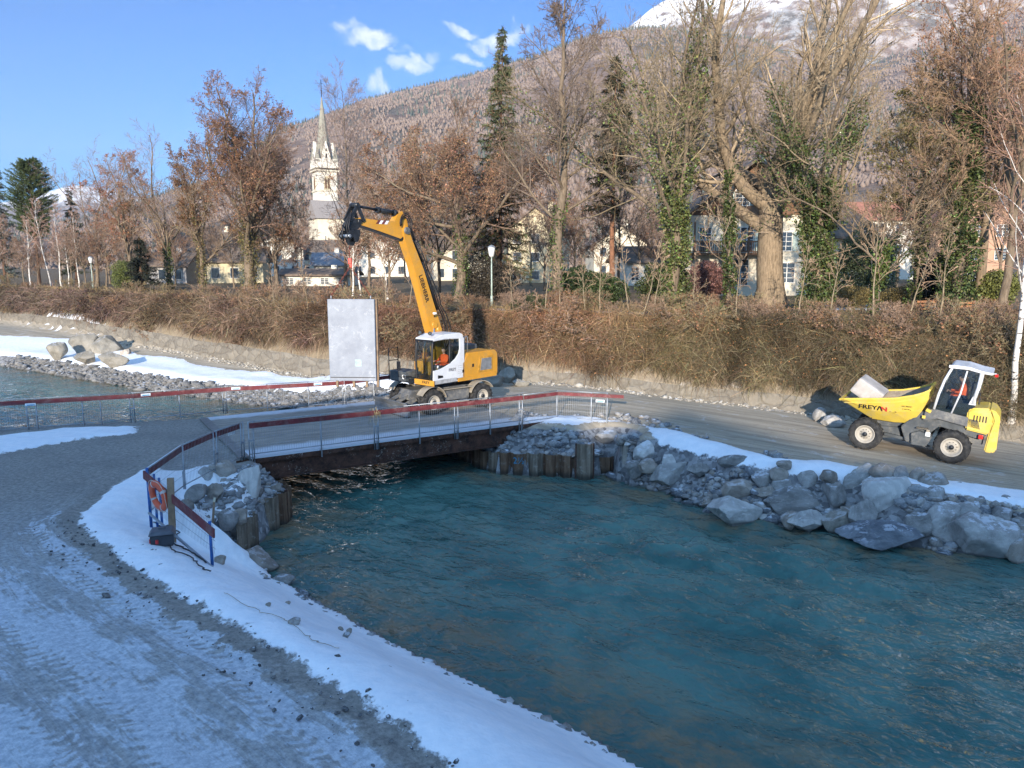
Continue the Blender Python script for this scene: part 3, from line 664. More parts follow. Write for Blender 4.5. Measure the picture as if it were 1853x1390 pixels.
# ---------------------------------------------------------------- fences
def board(m, a, b, h=.17, th=.035, m_i=0):
    m.bar(a, b, th, h, m_i)
def fence(name, label, tops, z_tops, bottoms, posts, junctions=(), board_h=.16, mesh=True, labels=(), rail=True, post_ext=.0, board_ext=(0, 0), color=None, snow_top=False):
    """barrier run: tops = list of (x,y) of the line, posts = distances along it"""
    P = [Vector((x, y, 0)) for x, y in tops]; L = [0]
    for a, b in zip(P[:-1], P[1:]): L.append(L[-1]+(b-a).length)
    def at(s_):
        s_ = max(0, min(L[-1]-1e-6, s_))
        for i in range(len(P)-1):
            if s_ <= L[i+1]+1e-9:
                f = (s_-L[i])/(L[i+1]-L[i]); p = P[i].lerp(P[i+1], f); return Vector((p.x, p.y, 0)), z_tops[i]+(z_tops[i+1]-z_tops[i])*f, bottoms[i]+(bottoms[i+1]-bottoms[i])*f, (P[i+1]-P[i]).normalized()
    o = empty(name, P[0], label=label, cat='fence'); O = P[0]
    allp = [0]+list(posts)+[L[-1]]
    for s_ in posts:
        p, zt_, zb, t = at(s_); n = Vector((t.y, -t.x, 0))
        m = MB(); q = p-O
        if s_ in junctions:
            for k in (-.07, .07): m.tube([q+t*k+Vector((0, 0, zb-post_ext)), q+t*k+Vector((0, 0, zt_+.02))], .021, 8)
            m.box(q+Vector((0, 0, zb+.55)), (.2, .05, .05), (0, 0, math.atan2(t.y, t.x)))
        else:
            m.tube([q+Vector((0, 0, zb-post_ext)), q+Vector((0, 0, zt_+.02))], .023, 8)
        m.bar(q+n*.04+Vector((0, 0, zb-post_ext)), q+n*.04+Vector((0, 0, zb+.5)), .035, .02)
        m.build('post', galv, o)
    for i in range(len(P)-1):
        a = P[i]-O; b = P[i+1]-O; t = (b-a).normalized(); n = Vector((t.y, -t.x, 0))
        e0 = board_ext[0] if i == 0 else 0; e1 = board_ext[1] if i == len(P)-2 else 0
        za, zb = z_tops[i]-board_h/2-.03, z_tops[i+1]-board_h/2-.03
        m = MB(); board(m, a+n*.055-t*e0+Vector((0, 0, za)), b+n*.055+t*e1+Vector((0, 0, zb)), board_h); m.build('rail_board', red_p, o)
        if snow_top:
            m = MB(); m.bar(a+n*.055-t*e0+Vector((0, 0, za+board_h/2+.014)), b+n*.055+t*e1+Vector((0, 0, zb+board_h/2+.014)), .045, .024); m.build('snow_cap', frosty, o)
        m = MB()
        if rail:
            m.tube([a+Vector((0, 0, z_tops[i]+.01)), b+Vector((0, 0, z_tops[i+1]+.01))], .017, 6); m.build('top_tube', galv, o)
            m = MB(); m.tube([a+Vector((0, 0, bottoms[i]+.12)), b+Vector((0, 0, bottoms[i+1]+.12))], .017, 6)
            m.build('bottom_tube', galv, o)
        if mesh:
            m = MB(); LL_ = (b-a).length; k = int(LL_/.075)
            for j in range(1, k):
                f = j/k; p = a.lerp(b, f); zt_ = z_tops[i]+(z_tops[i+1]-z_tops[i])*f; zb_ = bottoms[i]+(bottoms[i+1]-bottoms[i])*f
                m.bar(p+Vector((0, 0, zb_+.13)), p+Vector((0, 0, zt_)), .005, .005, up=t)
            for q in (.33, .56, .8): m.bar(a+Vector((0, 0, bottoms[i]*(1-q)+z_tops[i]*q)), b+Vector((0, 0, bottoms[i+1]*(1-q)+z_tops[i+1]*q)), .006, .006)
            m.build('wire_mesh', galv, o)
    for s_, dz in labels:
        p, zt_, zb, t = at(s_); n = Vector((t.y, -t.x, 0)); m = MB(); q = p-O+n*.085+Vector((0, 0, zt_+dz))
        m.bar(q-t*.17, q+t*.17, .006, .10); pl = m.build('name_plate', white_p, o)
        m = MB(); q2 = q+n*.005; m.bar(q2-t*.12+Vector((0, 0, -.018)), q2+t*.13+Vector((0, 0, -.018)), .004, .035); m.build('print', cyan_p, pl)
    return o
def at_z(px, py, z): p = G(px, py, z); return (p.x, p.y)
u = Vector((bdir.x, bdir.y)); b0 = Vector((B0.x, B0.y)); nb_ = Vector((-u.y, u.x))
fa = [tuple(b0+nb_*-.03+u*.02), tuple(b0+nb_*-.03+u*(BL*.5)), tuple(b0+nb_*-.03+u*(BL-.35))]
LA = BL-.37
fence('barrier_fence', 'galvanised barrier with red board along the near bridge edge', fa, [1.20, 1.19, 1.17], [.06, .06, .06],
      [0.05, LA*.225, LA*.415, LA*.575, LA*.72, LA*.86, LA-.06], junctions=(0.05, LA*.415, LA*.72, LA-.06), post_ext=.26)
# straw rope wound round one post
m = MB(); g = random.Random(5)
for k in range(26):
    a = g.uniform(0, 6.28); r_ = g.uniform(.03, .16); p0 = Vector((cos(a)*.05, sin(a)*.05, g.uniform(-.05, .2)))
    m.tube([p0, p0+Vector((cos(a)*r_, sin(a)*r_*.5, g.uniform(-.1, .05))), p0+Vector((cos(a)*r_*1.3, sin(a)*r_*.5, g.uniform(-.35, -.1)))], .006, 4)
rp = b0+u*(LA*.415); m.build('straw_rope', simple('straw', (.45, .36, .18), .9), None, label='bundle of straw twine tied round a bridge fence post', cat='twine').location = (rp.x, rp.y-.05, 1.05)
fb = [at_z(455, 757, 1.2), at_z(388, 781, 1.2), at_z(330, 806, 1.2), at_z(265, 848, 1.18)]
fb = [tuple(b0+nb_*.05-u*.15)] + fb[1:]
LB = sum(math.dist(p, q) for p, q in zip(fb[:-1], fb[1:])); l1 = math.dist(fb[0], fb[1]); l2 = l1+math.dist(fb[1], fb[2])
fence('barrier_fence', 'curved barrier fence with snow on its red board left of the bridge', fb, [1.2, 1.2, 1.2, 1.15], [.02, -.02, -.02, .0],
      [l1, l2, .05], junctions=(l1, .05), labels=[(.45, -.25)], snow_top=True)
zc1 = zt(*at_z(375, 1020, -.2))
c0 = at_z(265, 850, 1.15); c1 = at_z(388, 955, .62)
fc = fence('barrier_fence', 'short barrier with slanting red board that carries the life ring', [c0, c1], [1.16, .66], [.05, -.1], [], rail=False, mesh=True, board_ext=(.05, .1), board_h=.2)
O = Vector((c0[0], c0[1], 0)); T_ = (Vector((c1[0], c1[1], 0))-O); LC = T_.length; T_.normalize()
for f, dx, top, mat, w in ((.01, 0, 1.2, blue_p, .06), (.05, .1, 1.05, blue_p, .05), (.12, .12, 1.0, blue_p, .05), (.94, 0, .70, blue_p, .055)):
    m = MB(); q = T_*LC*f+Vector((dx*.5, dx, 0)); m.tube([q+Vector((0, 0, -.35)), q+Vector((0, 0, top))], w/1.6, 8); m.build('post', mat, fc)
m = MB(); q = T_*LC*.42+Vector((-.02, -.08, 0)); m.box(q+Vector((0, 0, .42)), (.14, .11, 1.7), (0, .03, .3), bev=.008); m.build('timber_post', wood, fc)
m = MB(); m.bar(T_*LC*.02+Vector((0, -.1, .12)), T_*LC*.97+Vector((0, -.1, -.25)), .045, .045); m.build('bottom_rail', galv, fc)
fdp = [at_z(-60, 727, 1.15), at_z(0, 725, 1.15), at_z(237, 712, 1.15), at_z(405, 700, 1.15), at_z(557, 692, 1.15), at_z(622, 688, 1.15), at_z(725, 675, 1.15)]
LD = [0]
for p, q in zip(fdp[:-1], fdp[1:]): LD.append(LD[-1]+math.dist(p, q))
fence('barrier_fence', 'long barrier with dark red board along the upstream side of road and bridge', fdp, [1.15, 1.15, 1.16, 1.16, 1.16, 1.15, 1.15], [-.1, -.05, .02, .06, .06, .06, .02],
      [LD[1]+.8, LD[1]+1.1, LD[1]+2.6, LD[1]+3.2, LD[2], (LD[2]+LD[3])/2, LD[3], (LD[3]+LD[4])/2, LD[4], LD[5], (LD[5]+LD[6])/2, LD[6]], junctions=(LD[2], LD[3], LD[5]),
      labels=[(LD[1]+.95, -.2), (LD[2]+.5, -.09), (LD[3]+.45, -.09), (LD[4]+.4, -.09), (LD[6]-.3, -.09)])
fe = [tuple(b0+nb_*-.0+u*(BL-.28)), at_z(1008, 708, 1.12), at_z(1100, 712, 1.12)]
LE = math.dist(fe[0], fe[1]); LE2 = LE+math.dist(fe[1], fe[2])
fence('barrier_fence', 'barrier with red board running right from the bridge end over the rocks', fe, [1.14, 1.13, 1.12], [.0, -.04, -.04], [LE, LE+(LE2-LE)*.68, LE2-.02], board_ext=(0, .62), labels=[(LE2-.28, -.30)], board_h=.13)

# life ring
ring = empty('life_ring', (0, 0, 0), label='orange life ring with grey bands hanging on the slanting red board', cat='life ring')
q = O+T_*LC*.28; ring.location = (q.x-.02, q.y-.24, .80); ring.rotation_euler = (R(8), 0, math.atan2(T_.y, T_.x)+.1)
orange = simple('orange plastic', (.62, .105, .045), .5, var=.12, scale=3)
def torus(m, R_, r_, n=40, k=12, a0=0, a1=2*pi, mi=0):
    vs = []; fs = []; full = abs(a1-a0-2*pi) < 1e-3; nn_ = n if full else n+1
    for i in range(nn_):
        a = a0+(a1-a0)*i/n
        for j in range(k):
            b = 2*pi*j/k; rr = R_+r_*cos(b); vs.append((rr*cos(a), r_*.72*sin(b), rr*sin(a)))
    for i in range(n):
        for j in range(k): fs.append((i*k+j, i*k+(j+1) % k, ((i+1) % nn_)*k+(j+1) % k, ((i+1) % nn_)*k+j))
    m.add(vs, fs, mi, True)
m = MB(); torus(m, .29, .085); m.build('ring', orange, ring)
grey_band = simple('reflective band', (.5, .5, .5), .4)
for a in (.4, 1.9, 3.5, 5.0):
    m = MB(); torus(m, .29, .090, 5, 12, a, a+.17); m.build('band', grey_band, ring)
m = MB(); pts = [Vector((cos(a)*(.36+.05*abs(sin(2*a))), -.03, sin(a)*(.36+.05*abs(sin(2*a))))) for a in np.linspace(0, 2*pi, 40)]; m.tube(pts, .008, 5, cap=False); m.build('rope', simple('pale rope', (.6, .5, .42), .9), ring)

# junction box and cables
jb = G(295, 985, -.03); jz = zt(jb.x, jb.y)+.06
box_o = empty('power_box', (jb.x, jb.y, jz), (0, 0, .35), label='dark site power box with red sockets standing in the snow', cat='power box')
m = MB(); m.prism([(-.22, 0), (.22, 0), (.24, .26), (-.24, .26)], -.15, .15); m.build('housing', simple('dark plastic', (.03, .035, .045), .5), box_o, bevel=.012)
m = MB(); m.prism([(-.27, .27), (.27, .27), (.20, .36), (-.20, .36)], -.19, .19); m.box((0, 0, .38), (.16, .05, .04)); m.build('lid', simple('grey lid', (.10, .11, .13), .5), box_o, bevel=.01)
sockm = simple('red socket', (.5, .03, .03), .5)
for x, y in ((-.23, -.06), (-.23, .08), (-.1, -.155)):
    m = MB(); m.box((x, y, .13), (.06, .07, .09), bev=.01) ; m.build('socket', sockm, box_o)
cabm = simple('black cable', (.018, .018, .02), .6)
def cable(pts, label, r=.014, mat=None, name='cable', lift=.095):
    w = [G(*p) for p in pts]; P = []
    for i in range(len(w)-1):
        for k in range(6):
            f = k/6; p = w[i].lerp(w[i+1], f*f*(3-2*f)); P.append((p.x+.03*sin(i*3+k), p.y+.03*cos(i*2+k), 0))
    P = [(x, y, zt(x, y)+lift+.02*abs(sin(j*.9))) for j, (x, y, _) in enumerate(P)]
    m = MB(); m.tube(P, r, 6); return m.build(name, mat or cabm, None, label=label, cat='cable')
cable([(302,985),(318,1000),(340,1003),(355,1012),(368,1028),(384,1030)], 'black cable running from the power box to the blue post')
cable([(285,930),(292,950),(300,965),(310,972),(330,975),(352,990),(372,1006)], 'black cable lying along the foot of the short barrier', .018)
cable([(275,925),(300,938),(312,950),(322,940),(306,930),(283,935)], 'loop of dark cable at the foot of the blue posts')
cable([(405,1085),(470,1110),(515,1125),(560,1155),(575,1165),(620,1180)], 'thin frozen string in the snow of the near bank', .006, simple('string', (.35, .30, .24), .9), 'string')
st_ = G(380, 925, -.2); so_ = empty('wooden_stake', (st_.x, st_.y, zt(st_.x, st_.y)-.1), label='leaning wooden stake in the snow between life ring and pile wall', cat='stake')
m = MB(); m.bar((0, 0, -.1), (.10, .05, .92), .07, .05); m.build('stick', wood, so_)
m = MB(); m.bar((.10, .05, .90), (.115, .055, 1.0), .075, .055); m.build('pale_tip', simple('cut wood', (.5, .5, .38), .8), so_)
# blue marker tube rising behind the snow beside the stake is the last post of the barrier

# ---------------------------------------------------------------- rocks
rock_m = []
def rock_mat(name, a, b, vein, snowy=.0):
    s = NT(name); pos = s.co.outputs['Object']; oi = s.n('ShaderNodeObjectInfo'); rn = oi.outputs['Random']
    n1 = s.noise(1.6, 8, .68, pos, .4); n2 = s.noise(12, 6, .75, pos)
    c = s.mix(s.rng(n1, .32, .68), a, b)
    hv = s.n('ShaderNodeHueSaturation'); s.l(s.math('MULTIPLY_ADD', rn, .55, .72), hv.inputs['Value']); s.l(c, hv.inputs['Color']); c = hv.outputs[0]
    c = s.mix(s.rng(n2, .55, .75, 0, .45), c, tuple(x*1.7 for x in b)); c = s.mix(s.rng(n2, .45, .3, 0, .4), c, tuple(x*.5 for x in a))
    w = s.noise(1.1, 3, .5, pos, 2.5); vn = s.math('ABSOLUTE', s.math('SUBTRACT', w, .5)); c = s.mix(s.rng(vn, .02, .004, 0, vein), c, (.48, .48, .47))
    g = s.n('ShaderNodeNewGeometry'); nzv = s.xyz(g.outputs['Normal'])[2]
    f = s.math('MULTIPLY', s.rng(nzv, .72, .95), s.rng(s.noise(3.5, 6, .7, g.outputs['Position']), .50, .56)); c = s.mix(s.math('MULTIPLY', f, snowy), c, (.76, .8, .87))
    pz = s.xyz(g.outputs['Position'])[2]; c = s.mix(s.rng(pz, WZ+.10, WZ+.02, 0, .6), c, (.04, .045, .045))
    s.bump(s.math('ADD', n2, s.math('MULTIPLY', s.noise(3, 6, .7, pos), 1.5)), .5, .05)
    return s.fin(c, .88, 0, .25)
rock_grey = rock_mat('grey gneiss', (.215, .21, .20), (.41, .40, .38), .12, .55)
rock_light = rock_mat('pale gneiss', (.35, .345, .33), (.55, .54, .51), .1, .4)
rock_brown = rock_mat('brownish stone', (.22, .195, .165), (.38, .34, .295), .08, .4)
rock_dark = rock_mat('dark slate', (.085, .095, .11), (.20, .215, .235), .15, .45)
rock_sun = rock_mat('pale dry granite', (.17, .16, .135), (.30, .28, .24), .1, .3)
def rock_mesh(seed, sub=3, planes=11, rnd=.5, noise_a=.06):
    g = np.random.default_rng(seed); bm = bmesh.new(); bmesh.ops.create_icosphere(bm, subdivisions=sub, radius=1)
    D = np.array([v.co[:] for v in bm.verts]); D /= np.linalg.norm(D, axis=1)[:, None]
    N = g.normal(size=(planes, 3)); N /= np.linalg.norm(N, axis=1)[:, None]; h = g.uniform(.56 if sub > 3 else .62, .95, planes)
    q = np.maximum(D @ N.T, 1e-3); rr = h[None]/q; k = 14/(rnd+.15)
    r = -np.log(np.exp(-k*np.minimum(rr, 3)).sum(1)+np.exp(-k*1.15))/k
    nn_ = (fbm(D[:, 0]*2.2+seed, D[:, 1]*2.2+D[:, 2]*1.7, 4)-.5)
    r = r+nn_*noise_a*3+((fbm(D[:, 0]*6+seed+5, D[:, 1]*6+D[:, 2]*5, 4)-.5)*.09 if sub > 3 else 0)
    for v, p in zip(bm.verts, D*r[:, None]): v.co = p
    for f in bm.faces: f.smooth = True
    me = bpy.data.meshes.new('rock'); bm.to_mesh(me); bm.free()
    co = np.array([v.co[:] for v in me.vertices]); mn, mx = co.min(0), co.max(0); co = (co-(mn+mx)/2)/(mx-mn)
    me.vertices.foreach_set('co', co.ravel().astype(np.float32)); me.update()
    try: me.set_sharp_from_angle(angle=R(34))
    except Exception: pass
    return me
bigs = [rock_mesh(100+i, 5, 9+i % 5, .0, .03) for i in range(9)]
rounds = [rock_mesh(200+i, 3, 16, .9, .05) for i in range(5)]
smalls = [rock_mesh(300+i, 2, 12, .3, .05) for i in range(9)]
mesh_cache = {}
def with_mat(me, mat):
    k = (me.name, mat.name)
    if k not in mesh_cache: c = me.copy(); c.materials.clear(); c.materials.append(mat); mesh_cache[k] = c
    return mesh_cache[k]
def put_rock(me, mat, p, size, rot, name='boulder', label=None, group=None, cat='boulder'):
    o = bpy.data.objects.new(name, with_mat(me, mat)); COL.objects.link(o); o.location = p; o.scale = size; o.rotation_euler = rot
    return tag(o, label=label, cat=cat, group=group)
big_list = []
def boulder(px, py, w, h, me, mat, label, z=WZ, depth=None, yaw=0, tilt=0, roll=0, sink=.12):
    """centre-bottom pixel, width and height in photo pixels"""
    p = G(px, py, z); k = p.y/F; W = w*k; H = h*k*1.08; D_ = depth or (W+H)*.45
    o = put_rock(me, mat, (p.x, p.y+D_*.32, z+H*(.5-sink)), (W, D_, H*(1+sink)), (tilt, roll, yaw), 'boulder', label)
    big_list.append((p.x, p.y+D_*.32, max(W, D_)*.5)); return o
b = bigs; rd = rounds; GR, LT, BR, DK, SN = rock_grey, rock_light, rock_brown, rock_dark, rock_sun
for a in [
 (1338,950,104,50,b[0],LT,'low pale flat topped boulder at the left end of the big rocks, touching the water',WZ,None,.2,0,.05),
 (1441,932,112,50,b[1],GR,'long grey boulder lying slanted behind the low pale one',WZ+.15,.9,-.1,0,-.12),
 (1462,962,68,38,b[2],GR,'grey wedge boulder at the water under the long slanted one',WZ,None,.5),
 (1512,962,54,36,b[3],SN,'small yellowish boulder at the waterline',WZ,None,.3),
 (1428,956,30,30,b[3],BR,'little brown block at the waterline left of the grey wedge',WZ,None,.3),
 (1514,918,58,42,b[4],GR,'grey block with snow dabs between the long boulder and the tall block',WZ+.45,None,1.2),
 (1560,908,86,62,b[5],LT,'pale pointed slab standing left of the tall block',WZ+.45,.6,.2,0,-.45),
 (1608,952,100,92,b[6],LT,'tallest pale grey block of the bank',WZ+.15,1.3,.3,0,.08),
 (1658,900,38,56,b[7],BR,'narrow brown splinter rock leaning on the tallest block',WZ+.75,.5,.2,0,.2),
 (1693,912,70,56,rd[0],BR,'large smooth brown boulder on top beside the road',WZ+.7,None,.3),
 (1603,870,54,32,rd[1],BR,'rounded brown boulder at the edge of the snow strip',WZ+1.2,None,.1),
 (1632,872,40,28,rd[2],GR,'rounded grey boulder right behind the tallest block',WZ+1.2,None,.8),
 (1621,998,176,52,b[8],DK,'long dark boulder with white veins lying in the water',WZ-.04,1.5,.05,.1,.0),
 (1565,962,50,60,b[2],GR,'dark upright rock left of the tallest block',WZ+.1,.6,.4),
 (1725,980,84,70,b[1],GR,'blue grey boulder behind the dark veined one',WZ+.15,None,.8,0,.35),
 (1668,972,60,42,b[4],GR,'grey rock with frosty top squeezed behind the dark veined boulder',WZ+.25,None,.2),
 (1795,1012,132,76,b[5],GR,'big angular dark grey boulder at the right waterline',WZ,1.6,-.2,0,.25),
 (1850,1016,90,60,b[3],BR,'brown grey boulder cut by the right edge',WZ,None,.3),
 (1752,952,66,42,rd[3],LT,'smooth pale boulder above the blue grey one',WZ+.55,None,.3),
 (1815,960,56,40,b[7],GR,'grey boulder on the right slope above the angular one',WZ+.5,None,.8),
 (1790,925,60,26,b[0],DK,'flat dark rock high on the right slope',WZ+.8,None,.1),
 (1737,905,50,34,b[8],BR,'brown rock right of the smooth brown boulder',WZ+.75,None,.1),
 (1828,925,40,28,rd[4],GR,'rounded grey rock near the right snow strip',WZ+.8,None,.1),
 (1338,905,62,36,rd[0],BR,'round brown boulder above the low pale one',WZ+.35,None,.1),
 (1390,905,52,24,b[2],BR,'flat brown rock above the low pale boulder',WZ+.45,None,.3),
 (1419,895,46,26,b[4],GR,'grey block topped with snow behind the long boulder',WZ+.6,None,.2),
 (1464,888,44,36,rd[3],GR,'upright rounded grey rock behind the long boulder',WZ+.75,None,.5),
 (1385,882,62,34,b[3],GR,'grey boulder high in the rubble left of the rounded one',WZ+.7,None,.6),
 (1412,868,44,24,rd[2],BR,'smooth brown cobble high in the rubble',WZ+1.0,None,.6),
 (1502,874,42,24,rd[1],BR,'brown oval stone near the snow strip',WZ+1.1,None,.6),
 (1165,835,50,32,b[5],LT,'pale angular rock in the rubble right of the tall pile',WZ+.85,None,.6,0,-.3),
 (1147,864,38,32,b[6],GR,'blue grey block low in the rubble right of the tall pile',WZ+.35,None,.6),
 (1216,878,80,46,b[0],LT,'large flat pale slab in the rubble slope',WZ+.25,.9,.4,.0,-.4),
 (1175,855,40,24,b[1],BR,'brown slab in the rubble between two pale rocks',WZ+.6,None,.1),
 (1210,848,34,24,b[4],LT,'square pale block above the large flat slab',WZ+.7,None,.9),
 (1330,844,62,20,b[7],GR,'elongated dark grey rock below the snow strip',WZ+1.15,.5,-.1),
 (1265,862,40,24,b[2],GR,'grey rock in the middle of the rubble slope',WZ+.7,None,.4),
 (1420,850,34,16,b[6],BR,'flat brown rock touching the snow strip',WZ+1.3,None,.4),
 (992,806,78,18,b[0],GR,'flat grey slab lying on top of the sheet piling',-.92,.9,.1),
 (962,788,50,26,b[3],BR,'brown boulder under the end of the bridge beam',-.62,None,.3),
 (1040,786,70,20,b[1],BR,'low brown rock above the sheet piling near the fence',-.5,.8,.2),
 (1098,800,46,20,b[5],GR,'grey rock behind the tall sheet pile',-.6,None,.2),
 # left abutment
 (447,925,46,86,b[6],LT,'tall pale slab leaning against the left end of the bridge',-.95,.8,.3,0,.12),
 (398,868,56,34,rd[0],BR,'mossy brown boulder inside the curved fence',-.25,None,.1),
 (370,868,28,24,rd[1],GR,'grey cobble beside the mossy boulder',-.2,None,.4),
 (352,905,44,28,rd[2],GR,'round grey stone right behind the timber post',-.15,None,.5),
 (384,905,34,30,b[2],BR,'jagged mossy rock in front of the stake',-.25,None,.5),
 (334,925,30,22,rd[3],BR,'small brown boulder under the slanting red board',-.15,None,.5),
 (410,958,40,34,rd[4],GR,'rounded stone on the rim above the near piling',-.75,None,.2),
 (432,948,34,26,b[4],BR,'brown block on the rim above the near piling',-.72,None,.7),
 (418,985,46,56,b[5],GR,'dark rock face between the snow bank and the near piling',-1.45,.7,.2),
 (395,990,40,50,b[1],DK,'dark block under the end of the red board',-1.25,.7,.2),
 (490,893,36,18,b[3],BR,'brown rock on the stepped sheet piling',-.7,None,.2),
 (455,1042,92,38,b[0],BR,'flat brown slab sloping into the water below the snow bank',WZ-.06,1.2,-.3,.1,.1),
 (512,1062,46,22,b[7],GR,'small grey slab in the water beyond the flat brown one',WZ-.04,None,-.4),
 (545,1084,40,16,b[2],DK,'dark low stone at the waterline of the snow bank',WZ-.04,None,-.4),
 (397,1022,22,16,b[4],BR,'brown stone poking from the snow near the last blue post',-.6,None,.4),
 # upstream group in the sun
 (100,648,34,28,b[5],SN,'pale pointed boulder at the left of the upstream pile',-.75,None,.3),
 (150,640,60,36,b[6],SN,'biggest pale boulder in the upstream pile',-.7,None,.2),
 (187,640,54,32,b[1],SN,'pale block on the right shoulder of the upstream pile',-.7,None,.9),
 (203,662,50,26,b[0],SN,'flat sunlit slab at the right foot of the upstream pile',-.75,None,.1),
 (148,656,46,20,b[2],SN,'low pale stone in front of the upstream pile',-.75,None,.1),
 (225,645,18,14,b[3],BR,'small brown stone right of the upstream pile',-.75,None,.1),
 (778,660,1,1,b[3],BR,None) if False else (640,665,36,12,b[2],SN,'pale rock lying at the foot of the river wall behind the board',0,None,.1),
 # beside the dumper
 (1485,760,26,22,b[7],GR,'grey rock in the shadow beside the dumper skip',-.35,None,.1),
 (1512,772,44,20,b[1],GR,'flat grey rock beside the front wheel of the dumper',-.4,None,.1),
 # behind the excavator
 (917,694,30,30,b[2],SN,'yellowish block against the wall behind the excavator',0,None,.1),
 (893,700,44,20,b[4],SN,'low pale rock right behind the excavator',0,None,.1),
 (942,700,34,14,b[0],SN,'flat pale rock at the wall foot right of the excavator',0,None,.1),
]: boulder(*a)
# cobbles lying on the snow bank
for px, py, w, lb in [(486,1103,11,'round grey cobble, left of the pair high on the snow bank'),(521,1100,11,'round grey cobble, right of the pair high on the snow bank'),(533,1136,21,'largest dark cobble lying on the snow bank'),(617,1146,10,'small cobble at the upper left of the trio on the snow bank'),(632,1150,12,'pale cobble at the top right of the trio on the snow bank'),(627,1160,17,'flat brown cobble, lowest of the trio on the snow bank')]:
    p = G(px, py, -.7)
    for _ in range(6): z_ = zt(p.x, p.y); p = G(px, py, z_)
    W = w*p.y/F; put_rock(random.choice(rounds), random.choice([GR, BR]), (p.x, p.y, p.z+.07+W*.24), (W*1.15, W*.95, W*.8), (0, 0, random.random()*3), 'cobble', lb, None, 'cobble')
# rubble: countable stones on the far slope, small ones as one mass
def slope_pts(n, edge, off, seed):
    g = np.random.default_rng(seed); E = np.array(edge); L = np.r_[0, np.cumsum(np.hypot(*(E[1:]-E[:-1]).T))]; s_ = g.random(n)*L[-1]
    x = np.interp(s_, L, E[:, 0]); y = np.interp(s_, L, E[:, 1]); dx = np.interp(s_+.3, L, E[:, 0])-np.interp(s_-.3, L, E[:, 0]); dy = np.interp(s_+.3, L, E[:, 1])-np.interp(s_-.3, L, E[:, 1])
    l = np.hypot(dx, dy)+1e-9; o = g.uniform(off[0], off[1], n); return x-dy/l*o, y+dx/l*o, s_/L[-1], g
edge_r = [PRW[2], PRW[1], PRW[0]]+right_edge
cand = []
x, y, f, g = slope_pts(2600, edge_r, (-.1, 2.0), 21)
z = terrain(x, y)[0]
cnt = 0; st_list = []
for i_ in range(len(x)):
    if cnt >= 215: break
    size = g.uniform(.22, .42) if f[i_] < .45 else g.uniform(.28, .62)
    if any((x[i_]-a)**2+(y[i_]-b_)**2 < ((r_+size*.35)*.85)**2 for a, b_, r_ in cand[-400:]) or any((x[i_]-a)**2+(y[i_]-b_)**2 < (r_*.95+size*.2)**2 for a, b_, r_ in big_list): continue
    if psd(x[i_:i_+1], y[i_:i_+1], SNOWS[2])[0] > -.05: continue
    cand.append((x[i_], y[i_], size*.5)); cnt += 1
    put_rock(smalls[i_ % 9] if i_ % 3 else rounds[i_ % 5], [GR, GR, LT, BR, DK][int(g.integers(0, 5))], (x[i_], y[i_], z[i_]+size*.14), (size*g.uniform(.9, 1.4), size, size*g.uniform(.45, .8)), (g.uniform(-.4, .4), g.uniform(-.4, .4), g.uniform(0, 6.28)),
             'stone', None, 'stones of the rubble slope', 'stone'); st_list.append(bpy.context.scene.collection.objects[-1])
ORD = 'leftmost second third fourth fifth sixth seventh eighth ninth tenth eleventh twelfth thirteenth fourteenth fifteenth sixteenth seventeenth eighteenth nineteenth twentieth twenty-first twenty-second twenty-third twenty-fourth'.split()
def ordinals(groups):
    for (a_, b_), lst in groups.items():
        lst.sort(key=lambda q: q[0]); n_ = len(lst)
        for k_, (_, o) in enumerate(lst):
            if k_ == n_-1 and n_ > 1: w_ = 'rightmost'
            elif k_ < (n_+1)//2: w_ = ORD[0] if k_ == 0 else ORD[min(k_, 23)]+' from the left'
            else: w_ = ORD[min(n_-1-k_, 23)]+' from the right'
            o['label'] = (a_+' '+b_).strip()+', '+w_
zn = {}
for o in st_list:
    h_ = o.location.z-WZ; zn.setdefault(('loose stone', 'at the waterline of the rubble slope' if h_ < .3 else 'halfway up the rubble slope' if h_ < .95 else 'near the top of the rubble slope'), []).append((o.location.x/o.location.y, o))
ordinals(zn)
